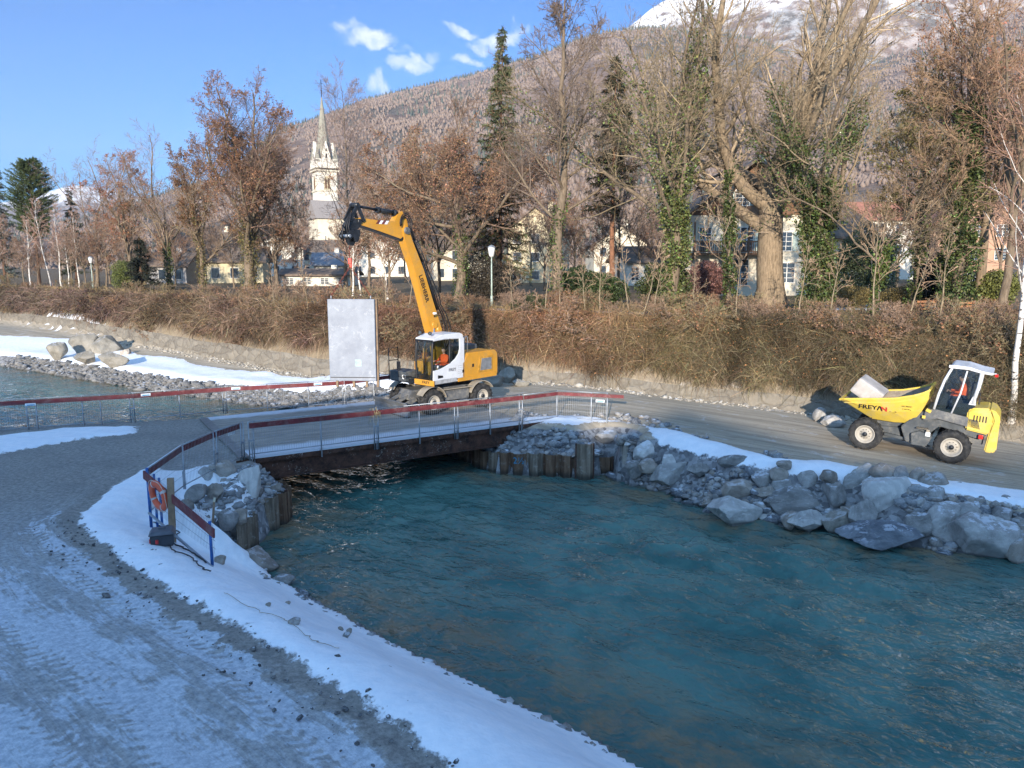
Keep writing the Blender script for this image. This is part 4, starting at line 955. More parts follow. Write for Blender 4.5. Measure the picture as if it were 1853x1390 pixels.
def rubble(name, label, x, y, z, s_, seed, cols):
    g = np.random.default_rng(seed); protos = []
    for k in range(6):
        bm = bmesh.new(); bmesh.ops.create_icosphere(bm, subdivisions=1, radius=.5); V = np.array([v.co[:] for v in bm.verts]); V *= g.uniform(.75, 1.2, (len(V), 1)); Ft = np.array([[v.index for v in f_.verts] for f_ in bm.faces]); bm.free(); protos.append((V, Ft))
    VV = []; FF = []; CC = []; k0 = 0
    for i_ in range(len(x)):
        V, Ft = protos[i_ % 6]; M = np.array(Euler((g.uniform(-.5, .5), g.uniform(-.5, .5), g.uniform(0, 6.28))).to_matrix())
        v = (V*[s_[i_]*g.uniform(.9, 1.5), s_[i_], s_[i_]*g.uniform(.4, .75)]) @ M.T + [x[i_], y[i_], z[i_]+s_[i_]*.12]
        VV.append(v); FF.append(Ft+k0); k0 += len(V); c_ = np.array(cols[i_ % len(cols)])*g.uniform(.65, 1.3); CC.append(np.repeat(c_[None], len(V), 0))
    mt = NT(name); c = mt.attr('col'); nn2 = mt.noise(18, 6, .75); c = mt.mix(mt.rng(nn2, .35, .7, 0, .5), c, (.36, .37, .38)); c = mt.mix(mt.rng(nn2, .5, .3, 0, .5), c, (.05, .05, .055))
    gg = mt.n('ShaderNodeNewGeometry'); pz = mt.xyz(gg.outputs['Position'])[2]; c = mt.mix(mt.rng(pz, WZ+.10, WZ+.02, 0, .6), c, (.04, .045, .045))
    nzv = mt.xyz(gg.outputs['Normal'])[2]; fz = mt.math('MULTIPLY', mt.rng(nzv, .7, .95), mt.rng(mt.noise(1.8, 6, .7), .52, .58)); c = mt.mix(mt.math('MULTIPLY', fz, .7), c, (.74, .79, .86))
    mt.bump(nn2, .5, .02)
    np_mesh(name, np.concatenate(VV), None, np.concatenate(FF), col=np.concatenate(CC), mats=[mt.fin(c, .9, 0, .2)], kind='stuff', label=label)
cg = [(.18, .185, .19), (.28, .285, .29), (.38, .38, .375), (.24, .21, .18), (.12, .13, .145), (.31, .285, .255)]
def off_big(x, y, f=.8):
    k = np.ones(len(x), bool)
    for a, b_, r_ in big_list: k &= (x-a)**2+(y-b_)**2 > (r_*f)**2
    return k
x, y, f, g = slope_pts(7500, edge_r, (-.35, 2.3), 22); keep = psd(x, y, SNOWS[2]) < -.02+.12*(g.random(len(x))-.7); keep &= off_big(x, y); x, y = x[keep], y[keep]
rubble('rubble', 'loose small stones covering the slope between road and water', x, y, terrain(x, y)[0], g.gamma(3, .05, len(x))+.05, 5, cg)
x, y, f, g = slope_pts(2600, [right_edge[0], PRW[0], PRW[1], PRW[2], PRW[6], PRW[7], PRW[8]][::-1], (-3.2, 3.2), 26)
dd = psd(x, y, RIVER); keep = (dd < -.12) & (psd(x, y, SNOWS[2]) < 0) & (x > PRW[8][0]-.5) & (y < 31.5) & (dd > -2.6); x, y = x[keep], y[keep]
rubble('rubble', 'gravel and stones heaped behind the brown sheet piling', x, y, terrain(x, y)[0], g.gamma(3, .05, len(x))+.05, 9, cg)
x, y, f, g = slope_pts(4200, far_up, (-1.5, .25), 23)
rubble('rubble', 'grey stones along the upstream waterline beyond the bridge', x, y, terrain(x, y)[0], g.gamma(2, .07, len(x))+.06, 6, [(.09, .09, .088), (.13, .125, .12), (.16, .155, .145), (.06, .062, .062)])
x, y, f, g = slope_pts(620, PLW, (.05, 1.4), 24)
rubble('rubble', 'stones poking out of the snow above the left sheet piling', x, y, terrain(x, y)[0]-.02, g.gamma(3, .045, len(x))+.04, 7, cg[:4])
x, y, f, g = slope_pts(1500, near_edge, (-.3, .35), 25)
rubble('rubble', 'pebbles along the waterline of the near snow bank', x, y, terrain(x, y)[0], g.gamma(2.5, .03, len(x))+.03, 8, cg)
g = np.random.default_rng(41); t_ = g.random(160)**1.3; x = -10.2+9.6*t_+g.normal(0, .5, 160); y = 17.6-8.9*t_+g.normal(0, .5, 160)
x2, y2, f2, g2 = slope_pts(260, SNOW_EDGE[2:12], (-1.0, .35), 42); x = np.r_[x*0+x, x2]; y = np.r_[y, y2]; zz_ = terrain(x, y)[0]
rubble('rubble', 'scattered clods and pebbles along the edge of the near road', x, y, zz_+.03, g.gamma(2, .014, len(x))+.015, 10, [(.05, .05, .05), (.1, .095, .09), (.03, .03, .035)])
# stones thrown down at the foot of the far wall
wl = WALL[2:14]; x, y, f, g = slope_pts(2600, wl, (-.8, .15), 27)
rubble('rubble', 'sunlit stones and clods along the foot of the river wall', x, y, terrain(x, y)[0], g.gamma(2.2, .035, len(x))+.03, 11, [(.30, .27, .22), (.36, .33, .27), (.22, .19, .15), (.42, .39, .33)])
print('site done')
# ================================================================ vehicles
yel = simple('machine yellow paint', (.56, .27, .03), .42, var=.07, scale=2, bump=.03, dirt=(.32, .22, .10), dirt_amt=.45)
dyel = simple('dumper yellow paint', (.60, .44, .065), .42, var=.06, scale=2, bump=.03, dirt=(.42, .36, .22), dirt_amt=.5)
whp = simple('white machine paint', (.62, .64, .67), .42, var=.05, scale=2, bump=.03, dirt=(.45, .43, .40), dirt_amt=.35)
dgrey = simple('dark grey machine paint', (.060, .070, .078), .5, var=.2, scale=3, dirt=(.19, .18, .16), dirt_amt=.6)
tgrey = simple('dusty dark grey paint', (.10, .105, .11), .6, var=.25, scale=3, dirt=(.28, .26, .22), dirt_amt=.7)
rubber = simple('tyre rubber', (.016, .017, .019), .85, var=.4, scale=5, dirt=(.085, .08, .07), dirt_amt=.6)
rimm = simple('pale wheel rim', (.36, .34, .30), .6, var=.15, scale=4, dirt=(.2, .17, .13), dirt_amt=.6)
beige = simple('dusty mudguard', (.30, .265, .21), .75, var=.2, scale=4)
steel_d = simple('oily dark steel', (.028, .032, .038), .4, .4, var=.4, scale=5)
chrome = simple('bright piston rod', (.7, .7, .7), .15, 1, var=.05)
glass = NT('tinted cab glass'); gb = glass.n('ShaderNodeBsdfGlossy'); gb.inputs['Roughness'].default_value = .03; gb.inputs[0].default_value = (.9, .95, 1, 1)
tb = glass.n('ShaderNodeBsdfTransparent'); tb.inputs[0].default_value = (.84, .89, .89, 1); ms = glass.n('ShaderNodeMixShader'); fr_ = glass.n('ShaderNodeLayerWeight'); fr_.inputs[0].default_value = .5
glass.l(glass.math('MULTIPLY_ADD', glass.math('POWER', fr_.outputs['Facing'], 3.0), .55, .05), ms.inputs[0]); glass.l(tb.outputs[0], ms.inputs[1]); glass.l(gb.outputs[0], ms.inputs[2]); glass.l(ms.outputs[0], glass.out.inputs[0]); glass = glass.mat
cabin = simple('dark cab interior', (.018, .02, .022), .7)
hivis = simple('orange hi-vis jacket', (.85, .12, .02), .75, var=.15, scale=9)
skin_m = simple('skin', (.45, .27, .20), .6, var=.08)
trousers = simple('dark work trousers', (.03, .035, .05), .85)
lampm = NT('amber beacon'); lampm.fin((1, .35, .02), .3); lampm.b.inputs['Emission Color'].default_value = (1, .45, .08, 1); lampm.b.inputs['Emission Strength'].default_value = 4; lampm = lampm.mat
rg = simple('red lamp lens', (.5, .02, .015), .3, var=.05); lamp_w = simple('work lamp lens', (.75, .77, .78), .15, var=.05)

def wheel(parent, loc, D_, W_, side=1, rim_r=.56, steer=0, lugs=22):
    """agricultural tread wheel, axle along local y; side = which way the dish faces"""
    w = empty('wheel', loc, (0, random.uniform(0, .2), steer)); w.parent = parent; r = D_/2
    m = MB(); rr = r*rim_r
    m.lathe([(rr, -W_*.40), (rr*1.06, -W_*.46), (r*.80, -W_*.50), (r*.92, -W_*.46), (r*.955, -W_*.34), (r*.96, 0), (r*.955, W_*.34), (r*.92, W_*.46), (r*.80, W_*.50), (rr*1.06, W_*.46), (rr, W_*.40)], 40, 'y')
    for k in range(lugs):
        for sgn in (-1, 1):
            a0 = 2*pi*(k+(.5 if sgn > 0 else 0))/lugs; vs = []
            for (f, da) in ((0, .0), (1, .20)):
                y = sgn*W_*(.02+.47*f)
                for dth, rr2 in ((-.045, .94), (.045, .94), (.036, 1.0), (-.036, 1.0)):
                    a = a0+da+dth; q = r*(rr2 if f == 0 else rr2-.012); vs.append((q*cos(a), y, q*sin(a)))
            m.add(vs, [(0, 1, 2, 3), (7, 6, 5, 4), (0, 4, 5, 1), (1, 5, 6, 2), (2, 6, 7, 3), (3, 7, 4, 0)])
    m.build('tyre', rubber, w)
    m = MB(); s_ = side
    m.lathe([(rr*1.02, s_*W_*.42), (rr*.94, s_*W_*.44), (rr*.86, s_*W_*.30), (rr*.70, s_*W_*.16), (rr*.60, s_*W_*.20), (rr*.36, s_*W_*.22), (rr*.34, s_*W_*.34), (rr*.22, s_*W_*.36), (.001, s_*W_*.36)], 32, 'y')
    m.lathe([(rr*1.0, -s_*W_*.40), (rr*.8, -s_*W_*.2), (.001, -s_*W_*.2)], 24, 'y')
    m.build('rim', rimm, w)
    m = MB()
    for k in range(10):
        a = 2*pi*k/10; m.tube([(rr*.50*cos(a), s_*W_*.20, rr*.50*sin(a)), (rr*.50*cos(a), s_*W_*.27, rr*.50*sin(a))], rr*.045, 6)
    m.lathe([(rr*.25, s_*W_*.35), (rr*.24, s_*W_*.46), (.001, s_*W_*.48)], 16, 'y'); m.build('hub', steel_d, w)
    return w

def worker(loc, rotz, label, parent=None, scale=1.0, reach=.36):
    """seated driver, one continuous body with hands, clothing shells and a head"""
    o = empty('person', loc, (0, 0, rotz), label=label, cat='person'); o.scale = (scale,)*3
    # x forward, z up, origin on the seat under the pelvis
    J = {'pel': (0, 0, .10), 'sp1': (.0, 0, .28), 'sp2': (.02, 0, .44), 'neck': (.04, 0, .56), 'hb': (.05, 0, .66)}
    V = []; E = []; Rr = []
    def add(p, r, prev=None):
        V.append(p); Rr.append(r); i = len(V)-1
        if prev is not None: E.append((prev, i))
        return i
    pe = add((0, 0, .10), .15); s1 = add((0, 0, .27), .145, pe); s2 = add((.02, 0, .43), .155, s1); nk = add((.03, 0, .55), .062, s2); hd0 = add((.05, 0, .62), .06, nk)
    for sg in (-1, 1):
        sh = add((.02, .17*sg, .48), .075, s2); el = add((.14, .24*sg, .26), .052, sh); wr = add((reach, .13*sg, .30), .036, el); hn = add((reach+.07, .12*sg, .315), .042, wr)
        hp = add((.02, .10*sg, .08), .105, pe); kn = add((.42, .13*sg, .13), .075, hp); an = add((.46, .13*sg, -.28), .05, kn); ft = add((.60, .13*sg, -.33), .045, an)
    me = bpy.data.meshes.new('body'); me.from_pydata(V, E, []); b = bpy.data.objects.new('body', me); COL.objects.link(b)
    sk = b.modifiers.new('skin', 'SKIN'); 
    for i, v in enumerate(me.skin_vertices[0].data): v.radius = (Rr[i], Rr[i]); v.use_root = (i == 0)
    sb = b.modifiers.new('sub', 'SUBSURF'); sb.levels = 2; sb.render_levels = 2
    bpy.context.view_layer.update(); dg = bpy.context.evaluated_depsgraph_get(); m2 = bpy.data.meshes.new_from_object(b.evaluated_get(dg)); bpy.data.objects.remove(b)
    co = np.array([v.co[:] for v in m2.vertices]); m2.materials.clear()
    for mm in (hivis, trousers, skin_m): m2.materials.append(mm)
    for f in m2.polygons:
        c = f.center; f.use_smooth = True
        f.material_index = 1 if (c.z < .15 and c.x < .8) or c.z < .0 else (2 if (c.x > reach+.02 or c.z > .57) else 0)
    ob = bpy.data.objects.new('body', m2); COL.objects.link(ob); ob.parent = o
    # fingers and thumb closed round the control
    m = MB()
    for sg in (-1, 1):
        for k, l_ in enumerate((.055, .065, .06, .045)):
            y0 = .12*sg+(k-1.5)*.020; p = Vector((reach+.10, y0, .325)); m.tube([p, p+Vector((l_*.5, 0, -.006)), p+Vector((l_*.7, 0, -.034)), p+Vector((l_*.35, 0, -.055))], [.010, .010, .009, .007], 6)
        p = Vector((reach+.06, .12*sg-.035*sg, .32)); m.tube([p, p+Vector((.03, -.02*sg, -.01)), p+Vector((.055, -.012*sg, -.03))], [.012, .011, .009], 6)
    m.build('fingers', skin_m, ob)
    # head with face
    hp_ = Vector((.06, 0, .72)); bm = bmesh.new(); bmesh.ops.create_uvsphere(bm, u_segments=28, v_segments=20, radius=1)
    for v in bm.verts:
        p = v.co.copy(); x, y, z = p.x*.098, p.y*.076, p.z*.118
        if z < 0: x *= 1-.18*abs(p.z); y *= 1-.32*abs(p.z)
        if p.x > .5: x *= .96
        dn = math.hypot(p.y/.16, (p.z+.12)/.26)
        if p.x > 0 and dn < 1: x += .022*(1-dn)
        for e_ in (-1, 1):
            de = math.hypot((p.y-e_*.38)/.2, (p.z-.02)/.14)
            if p.x > 0 and de < 1: x -= .010*(1-de)
        dm = math.hypot(p.y/.34, (p.z+.52)/.07)
        if p.x > 0 and dm < 1: x -= .006*(1-dm)
        v.co = Vector((x, y, z))+hp_
    for f in bm.faces: f.smooth = True
    mh = bpy.data.meshes.new('head'); bm.to_mesh(mh); bm.free(); mh.materials.append(skin_m); h = bpy.data.objects.new('head', mh); COL.objects.link(h); h.parent = o
    m = MB()
    for e_ in (-1, 1): m.lathe([(.001, .0), (.018, .004), (.022, .012), (.01, .02)], 10, 'y', (.055, e_*.078-(.01 if e_ > 0 else .01), .715))
    m.build('ear', skin_m, h)
    bm = bmesh.new(); bmesh.ops.create_uvsphere(bm, u_segments=24, v_segments=14, radius=1); bmesh.ops.delete(bm, geom=[v for v in bm.verts if v.co.z < -.1 or (v.co.x > .45 and v.co.z < .42)], context='VERTS')
    for v in bm.verts: v.co = Vector((v.co.x*.106, v.co.y*.084, v.co.z*.126))+hp_+Vector((-.004, 0, .004))
    mh = bpy.data.meshes.new('hair'); bm.to_mesh(mh); bm.free(); mh.materials.append(simple('dark hair', (.03, .022, .018), .8)); h2 = bpy.data.objects.new('hair', mh); COL.objects.link(h2); h2.parent = o
    return o
def panel(name, pts, th, mat, parent, nrm=None, bevel=0, **kw):
    """flat plate of given thickness through 3-D outline points"""
    P = [Vector(p) for p in pts]; n = nrm and Vector(nrm) or (P[1]-P[0]).cross(P[2]-P[1]).normalized(); k = len(P)
    m = MB(); m.add([p+n*th/2 for p in P]+[p-n*th/2 for p in P], [tuple(range(k)), tuple(range(2*k-1, k-1, -1))]+[(i, (i+1) % k, k+(i+1) % k, k+i) for i in range(k)])
    return m.build(name, mat, parent, bevel, **kw)

# ---------------------------------------------------------------- excavator
ECX, ECY = -3.0, 31.7
exc = empty('wheeled_excavator', (ECX, ECY, .02), (0, 0, pi+R(41)), label='yellow and white wheeled excavator with a raised boom lifting the panel', cat='excavator')
# undercarriage, x forward
for x, y, sd_i in ((1.25, 1.06, 1), (1.25, -1.06, -1), (-1.25, 1.06, 1), (-1.25, -1.06, -1)):
    wheel(exc, (x, y, .53), 1.06, .46, sd_i, .54)
m = MB(); m.prism([(-1.9, .62), (-1.7, .98), (1.75, .98), (1.95, .62), (1.6, .5), (-1.6, .5)], -.42, .42); m.box((0, 0, .88), (1.5, 1.5, .26), bev=.03)
m.box((0, .93, .72), (1.25, .42, .42), bev=.03); m.box((0, -.93, .72), (1.25, .42, .42), bev=.03); m.build('undercarriage', tgrey, exc, .01)
m = MB(); m.box((1.25, 0, .53), (.28, 1.75, .26), bev=.04); m.box((-1.25, 0, .53), (.28, 1.75, .26), bev=.04); m.build('axle', steel_d, exc)
for sy in (1, -1):
    for x0 in (1.25, -1.25):
        m = MB(); vs = []; a_s = np.linspace(R(18), R(150), 12) if x0 < 0 else np.linspace(R(30), R(165), 12)
        for a in a_s:
            for (rr, y) in ((.66, .86*sy), (.66, 1.26*sy), (.63, 1.26*sy), (.63, .86*sy)): vs.append((x0+rr*cos(a), y, .53+rr*sin(a)))
        fs = [(i*4+j, i*4+(j+1) % 4, i*4+4+(j+1) % 4, i*4+4+j) for i in range(11) for j in range(4)]+[(3, 2, 1, 0), (44, 45, 46, 47)]
        m.add(vs, fs, 0); m.build('mudguard', beige, exc)
    m = MB(); m.box((0, 1.18*sy, 1.0), (1.5, .16, .03)); m.box((0, 1.19*sy, .44), (1.0, .2, .04)); m.build('step', beige, exc)
m = MB(); m.lathe([(.62, .98), (.62, 1.22), (.001, 1.22)], 32, 'z'); m.build('slew_ring', steel_d, exc)
# dozer blade
m = MB(); prof = [(2.45, .08), (2.56, .10), (2.50, .26), (2.50, .45), (2.60, .64), (2.57, .66), (2.44, .47), (2.42, .26)]
m.prism(prof, -1.25, 1.25); m.build('dozer_blade', simple('scoured blade steel', (.19, .205, .22), .45, .4, var=.3, scale=3, dirt=(.30, .27, .22), dirt_amt=.6), exc, .008)
m = MB(); m.box((2.44, 0, .09), (.10, 2.5, .06)); m.build('cutting_edge', steel_d, exc)
m = MB()
for y in (-.45, .45): m.bar((1.6, y, .62), (2.45, y, .26), .16, .14); m.bar((1.7, y*.6, .8), (2.45, y*.6, .52), .10, .10)
m.build('blade_arm', tgrey, exc)
# upper structure turned by 9 degrees more to the camera
up = empty('upper_structure', (0, 0, 0), (0, 0, R(9))); up.parent = exc
ZB = 1.25
m = MB(); m.prism([(-2.12, ZB+.10), (-1.95, ZB), (1.7, ZB), (1.7, ZB+.16), (-2.12, ZB+.16)], -1.22, 1.22); m.build('main_frame', steel_d, up, .01)
# engine hood with rounded edges
m = MB(); m.prism([(-2.20, ZB+.10), (-2.05, ZB+.04), (.02, ZB+.04), (.02, ZB+.17), (.02, 2.02), (-.14, 2.12), (-.20, 2.28), (-.34, 2.40), (-2.0, 2.40), (-2.16, 2.30), (-2.20, 2.10)], .30, 1.27)
m.build('engine_hood', yel, up, .035)
m = MB(); m.prism([(-2.20, ZB+.10), (-2.05, ZB+.04), (.35, ZB+.04), (.35, 1.95), (-.5, 2.05), (-2.16, 2.10)], -1.27, .26); m.build('counterweight', yel, up, .035)
m = MB(); m.box((-1.2, -.3, 2.42), (1.5, 1.2, .36), bev=.05); m.build('top_grille_box', dgrey, up)
m = MB(); m.tube([(-1.6, -.7, 2.4), (-1.6, -.7, 2.85), (-1.7, -.7, 2.95)], .06, 10); m.build('exhaust', steel_d, up)
ht = bpy.data.objects['engine_hood']
def inset(name, x0, x1, z0, z1, y, mat, par, sh=0, th=.02):
    m = MB(); m.prism([(x0, z0), (x1, z0), (x1-sh, z1), (x0, z1)], y, y+th); return m.build(name, mat, par, .005)
inset('side_vent', -1.85, -.92, 1.52, 2.18, 1.268, simple('vent frame', (.46, .24, .035), .5), up, .12)
v_ = inset('vent_screen', -1.76, -1.05, 1.60, 2.10, 1.282, simple('vent screen', (.17, .18, .19), .6), up, .10)
m = MB(); m.box((-.62, 1.276, 1.86), (.10, .02, .13)); m.build('latch', black_p, up)
m = MB(); m.box((-.02, 1.276, 1.68), (.08, .02, .12)); m.build('latch', black_p, up)
m = MB(); m.prism([(-2.08, ZB+.02), (.3, ZB+.02), (.3, ZB+.16), (-2.12, ZB+.20)], 1.272, 1.30); m.build('lower_strip', yel, up, .006)
# handrail on hood
for dy in (0, .22):
    m = MB(); m.tube([(-.62, .75+dy, 2.38), (-.62, .75+dy, 3.0), (-.58, .75+dy, 3.06), (-.5, .75+dy, 3.06), (-.42, .75+dy, 2.98), (-.40, .75+dy, 2.38)], .018, 8); m.build('handrail', galv, up)
# cab: white roof, white swept door panel, black frame, glass, yellow sill
CY0, CY1 = .24, 1.24; 
cab_ = empty('cab', (0, 0, 0)); cab_.parent = up
roofm = MB(); roofm.prism([(-.08, 3.02), (-.04, 3.20), (.15, 3.27), (1.15, 3.26), (1.60, 3.12), (1.66, 3.05), (1.60, 3.02), (1.0, 3.06)], CY0-.02, CY1+.03); roofm.build('cab_roof', whp, cab_, .025)
front_x = lambda z: 1.60+.06*sin((z-1.3)/1.8*pi)
m = MB()      # black frame posts
for y in (CY0+.04, CY1-.04):
    m.tube([(front_x(z), y, z) for z in np.linspace(1.32, 3.06, 9)], .045, 8)
m.bar((1.62, CY0, 1.36), (1.62, CY1, 1.36), .09, .12); m.bar((1.60, CY0, 3.03), (1.60, CY1, 3.03), .08, .08); m.build('front_frame', black_p, cab_)
m = MB(); m.tube([(.66, CY1-.01, 1.6), (.72, CY1-.01, 2.3), (.70, CY1-.01, 3.06)], .035, 8); m.build('door_pillar', black_p, cab_)
# glass front
zs = np.linspace(1.42, 3.02, 9); vs = [(front_x(z)+.02, y, z) for z in zs for y in (CY0+.05, CY1-.05)]
m = MB(); m.add(vs, [(2*i, 2*i+1, 2*i+3, 2*i+2) for i in range(8)]); m.build('windscreen', glass, cab_)
# left side: glass with a curved lower boundary, white panel below
curve = [(1.55, 1.86), (1.25, 1.90), (.95, 1.98), (.68, 2.08), (.40, 2.24), (.22, 2.42), (.15, 2.62), (.16, 3.02)]
m = MB(); m.prism([(1.60, 3.02)]+curve[::-1], CY1-.012, CY1+.0); m.build('side_window', glass, cab_)
pan = [(1.66, 1.42), (1.66, 1.86)]+curve+[(.16, 3.04), (-.10, 3.06), (-.12, 1.42)]
n = len(pan); m = MB(); 
m.prism(pan, CY1-.02, CY1+.03); m.build('door_panel', whp, cab_, .006)
m = MB(); m.prism([(1.70, 1.30), (1.70, 1.46), (.35, 1.46), (.35, 1.36), (-.12, 1.36), (-.12, 1.30)], CY1-.05, CY1+.035); m.build('sill', simple('silver sill', (.33, .34, .35), .5), cab_, .005)
m = MB(); m.box((1.70, (CY0+CY1)/2+.04, 1.36), (.06, CY1-CY0+.10, .22), bev=.012); m.build('front_plate', yel, cab_)
# back, right and floor of the cab, seat
m = MB(); m.box((-.07, (CY0+CY1)/2, 1.85), (.06, CY1-CY0-.05, 1.0)); m.box((.75, (CY0+CY1)/2, 1.34), (1.6, CY1-CY0-.06, .08)); m.build('cab_shell', cabin, cab_)
m = MB(); m.prism([(1.58, 1.4), (1.6, 3.02), (-.06, 3.02), (-.06, 1.4)], CY0+.0, CY0+.02); m.build('right_window', glass, cab_)
m = MB(); m.box((-.07, (CY0+CY1)/2, 2.68), (.03, CY1-CY0-.1, .66)); m.build('rear_window', glass, cab_)
m = MB(); m.box((.42, .74, 1.72), (.5, .5, .16), bev=.05); m.box((.20, .74, 2.12), (.14, .48, .72), bev=.06); m.box((.18, .74, 2.56), (.1, .28, .2), bev=.04); m.box((.42, .74, 1.5), (.3, .3, .3)); m.build('seat', cabin, cab_)
m = MB(); m.bar((1.30, .74, 1.40), (1.12, .74, 2.0), .08); torus(m, .17, .018, 20, 6); 
m.build('steering_column', cabin, cab_)
m = MB(); m.tube([(1.63, .35, 3.0), (1.69, .62, 2.5), (1.68, .8, 1.95)], .014, 5); m.build('wiper', black_p, cab_)
m = MB(); m.tube([(1.45, CY1+.05, 1.95), (1.45, CY1+.07, 2.05)], .03, 8); m.build('door_handle', whp, cab_)
for y in (.42, 1.0):
    m = MB(); m.lathe([(.001, 0), (.07, 0), (.08, .05), (.05, .10)], 12, 'x', (1.52, y, 3.32)); m.build('roof_lamp', dgrey, cab_)
m = MB(); m.lathe([(.07, 0), (.07, .12), (.04, .17), (.001, .18)], 14, 'z', (-.7, -.2, 2.95)); m.build('beacon', lampm, up)
m = MB(); m.tube([(-.7, -.2, 2.4), (-.7, -.2, 2.95)], .02, 6); m.build('beacon_pole', steel_d, up)
text('FREY', .17, black_p, cab_, (.60, CY1+.034, 1.80), (pi/2, 0, pi), .002, sx=1.15, weight=.002, name='lettering')
text('FREY', .16, black_p, cab_, (1.735, .90, 1.37), (pi/2, 0, pi/2), .002, sx=1.25, weight=.002, name='lettering')
text('AG', .12, white_p, cab_, (1.735, 1.18, 1.37), (pi/2, 0, pi/2), .002, weight=.004, name='lettering') if False else None
m = MB(); m.prism([(1.42, 1.52), (1.42, 1.66), (1.15, 1.62), (1.12, 1.54)], CY1+.032, CY1+.036); m.build('door_badge', black_p, cab_)
for k in range(5):
    m = MB(); m.box((.16, CY1+.034, 1.62+k*.075), (.24, .006, .012)); m.build('louvre', simple('panel seam', (.3, .31, .33), .6), cab_)
# platform, tank and mirror on the right front of the machine
m = MB(); m.box((1.5, -.62, 1.52), (.75, .95, .42), bev=.04); m.build('tool_box', dgrey, up)
m = MB(); 
m.tube([(1.85, -1.15, 1.3), (1.85, -1.15, 2.62), (1.35, -1.15, 2.62), (1.35, -1.15, 1.5)], .02, 6); m.build('handrail', steel_d, up)
m = MB(); m.tube([(1.85, -1.15, 2.1), (1.35, -1.15, 2.1)], .018, 6); m.build('handrail', steel_d, up)
m = MB(); m.tube([(1.75, .1, 1.55), (2.3, .1, 1.58), (2.45, .12, 1.62), (2.45, .12, 1.95)], .018, 6); m.build('mirror_arm', black_p, up)
m = MB(); m.box((2.45, .12, 2.05), (.06, .18, .36), bev=.02); m.build('mirror', black_p, up)
m = MB(); m.lathe([(.001, 0), (.09, 0), (.10, .06)], 12, 'x', (1.86, -.2, 1.52)); m.build('head_lamp', lamp_w, up)
# boom in the plane y = YB; outlines in (forward, up)
YB = -.06
def plate_box(name, prof, hw, mat, par, bev=.02):
    m = MB(); m.prism(prof, YB-hw, YB+hw); return m.build(name, mat, par, bev)
plate_box('boom_foot', [(.18, 1.35), (.62, 1.35), (.75, 2.1), (.92, 3.15), (.62, 3.45), (.42, 3.1), (.22, 2.1)], .20, yel, up)
boom = plate_box('boom', [(.36, 2.75), (.98, 2.80), (1.14, 3.5), (1.42, 4.9), (1.72, 6.15), (2.02, 7.05), (2.10, 7.45), (1.98, 7.68), (1.78, 7.60), (1.55, 7.05), (1.10, 5.9), (.70, 4.4), (.36, 3.2)], .19, yel, up, .025)
for z in (2.95, 3.35):
    m = MB(); m.tube([(.62, YB-.28, z), (.62, YB+.28, z)], .11, 14); m.build('pivot_pin', yel, boom)
m = MB(); m.tube([(1.90, YB-.27, 7.45), (1.90, YB+.27, 7.45)], .14, 16); m.tube([(1.90, YB-.29, 7.45), (1.90, YB+.29, 7.45)], .08, 14, 0); m.build('knuckle_pin', tgrey, boom)
text('LIEBHERR', .34, black_p, boom, (1.17, YB+.196, 4.92), (pi/2, 0, 0), .003, sx=1.0, weight=.006, name='lettering')
tl = bpy.data.objects[[o.name for o in bpy.data.objects if o.name.startswith('lettering') and o.parent == boom][0]]
tl.rotation_euler = Matrix(((-sin(R(-13)), 0, 0), (0, 0, 1), (0, 1, 0))).to_3x3().to_euler() if False else (pi/2, 0, pi)
ang = math.atan2(7.05-2.8, 1.75-.7+.42)        # slope of the boom
# reading downwards along the boom, seen from the machine's left
tx = Vector((-cos(ang), 0, -sin(ang))); tz = Vector((0, 1, 0)); ty = tz.cross(tx)
tl.rotation_euler = Matrix((tx, ty, tz)).transposed().to_euler(); tl.location = (1.02, YB+.196, 5.05); tl.scale = (.8, .8, 1)
# stick (arm)
stick = plate_box('stick', [(1.72, 7.62), (1.86, 7.98), (2.05, 8.22), (2.35, 8.10), (2.55, 7.82), (3.2, 7.78), (4.45, 7.86), (4.62, 7.74), (4.55, 7.58), (3.4, 7.36), (2.2, 7.10), (1.88, 7.28)], .14, yel, up, .02)
m = MB(); m.prism([(1.95, 7.14), (2.2, 7.07), (3.4, 7.33), (4.55, 7.555), (4.52, 7.60), (3.4, 7.38), (2.2, 7.12), (1.98, 7.26)], YB-.15, YB+.15); m.build('stick_underside', steel_d, stick)
for k, cc_ in ((0, red_p), (1, white_p), (2, red_p), (3, white_p)):
    m = MB(); x = 3.62-k*.16; m.prism([(x, 7.66), (x-.15, 7.66), (x-.28, 7.80), (x-.13, 7.80)], YB+.142, YB+.148); m.build('warning_stripe', cc_, stick)
m = MB(); m.tube([(2.35, YB, 8.12), (3.3, YB, 8.20)], .10, 12); m.tube([(2.3, YB, 8.11), (2.5, YB, 8.13)], .13, 12); m.tube([(3.28, YB, 8.2), (3.42, YB, 8.21)], .12, 12); m.build('bucket_cylinder', steel_d, up)
m = MB(); m.tube([(3.4, YB, 8.21), (4.55, YB, 8.30)], .055, 10); m.build('piston_rod', steel_d, up)
for y in (YB-.17, YB+.17):
    m = MB(); m.bar((4.30, y, 7.72), (4.62, y, 8.32), .05, .14, up=(1, 0, 0)); m.bar((4.62, y, 8.32), (5.02, y, 7.72), .05, .14, up=(1, 0, 0)); m.build('link', steel_d, up)
m = MB(); m.tube([(4.62, YB-.22, 8.32), (4.62, YB+.22, 8.32)], .09, 12); m.build('link_pin', steel_d, up)
m = MB(); m.tube([(4.52, YB-.2, 7.72), (4.52, YB+.2, 7.72)], .09, 12); m.build('link_pin', steel_d, up)
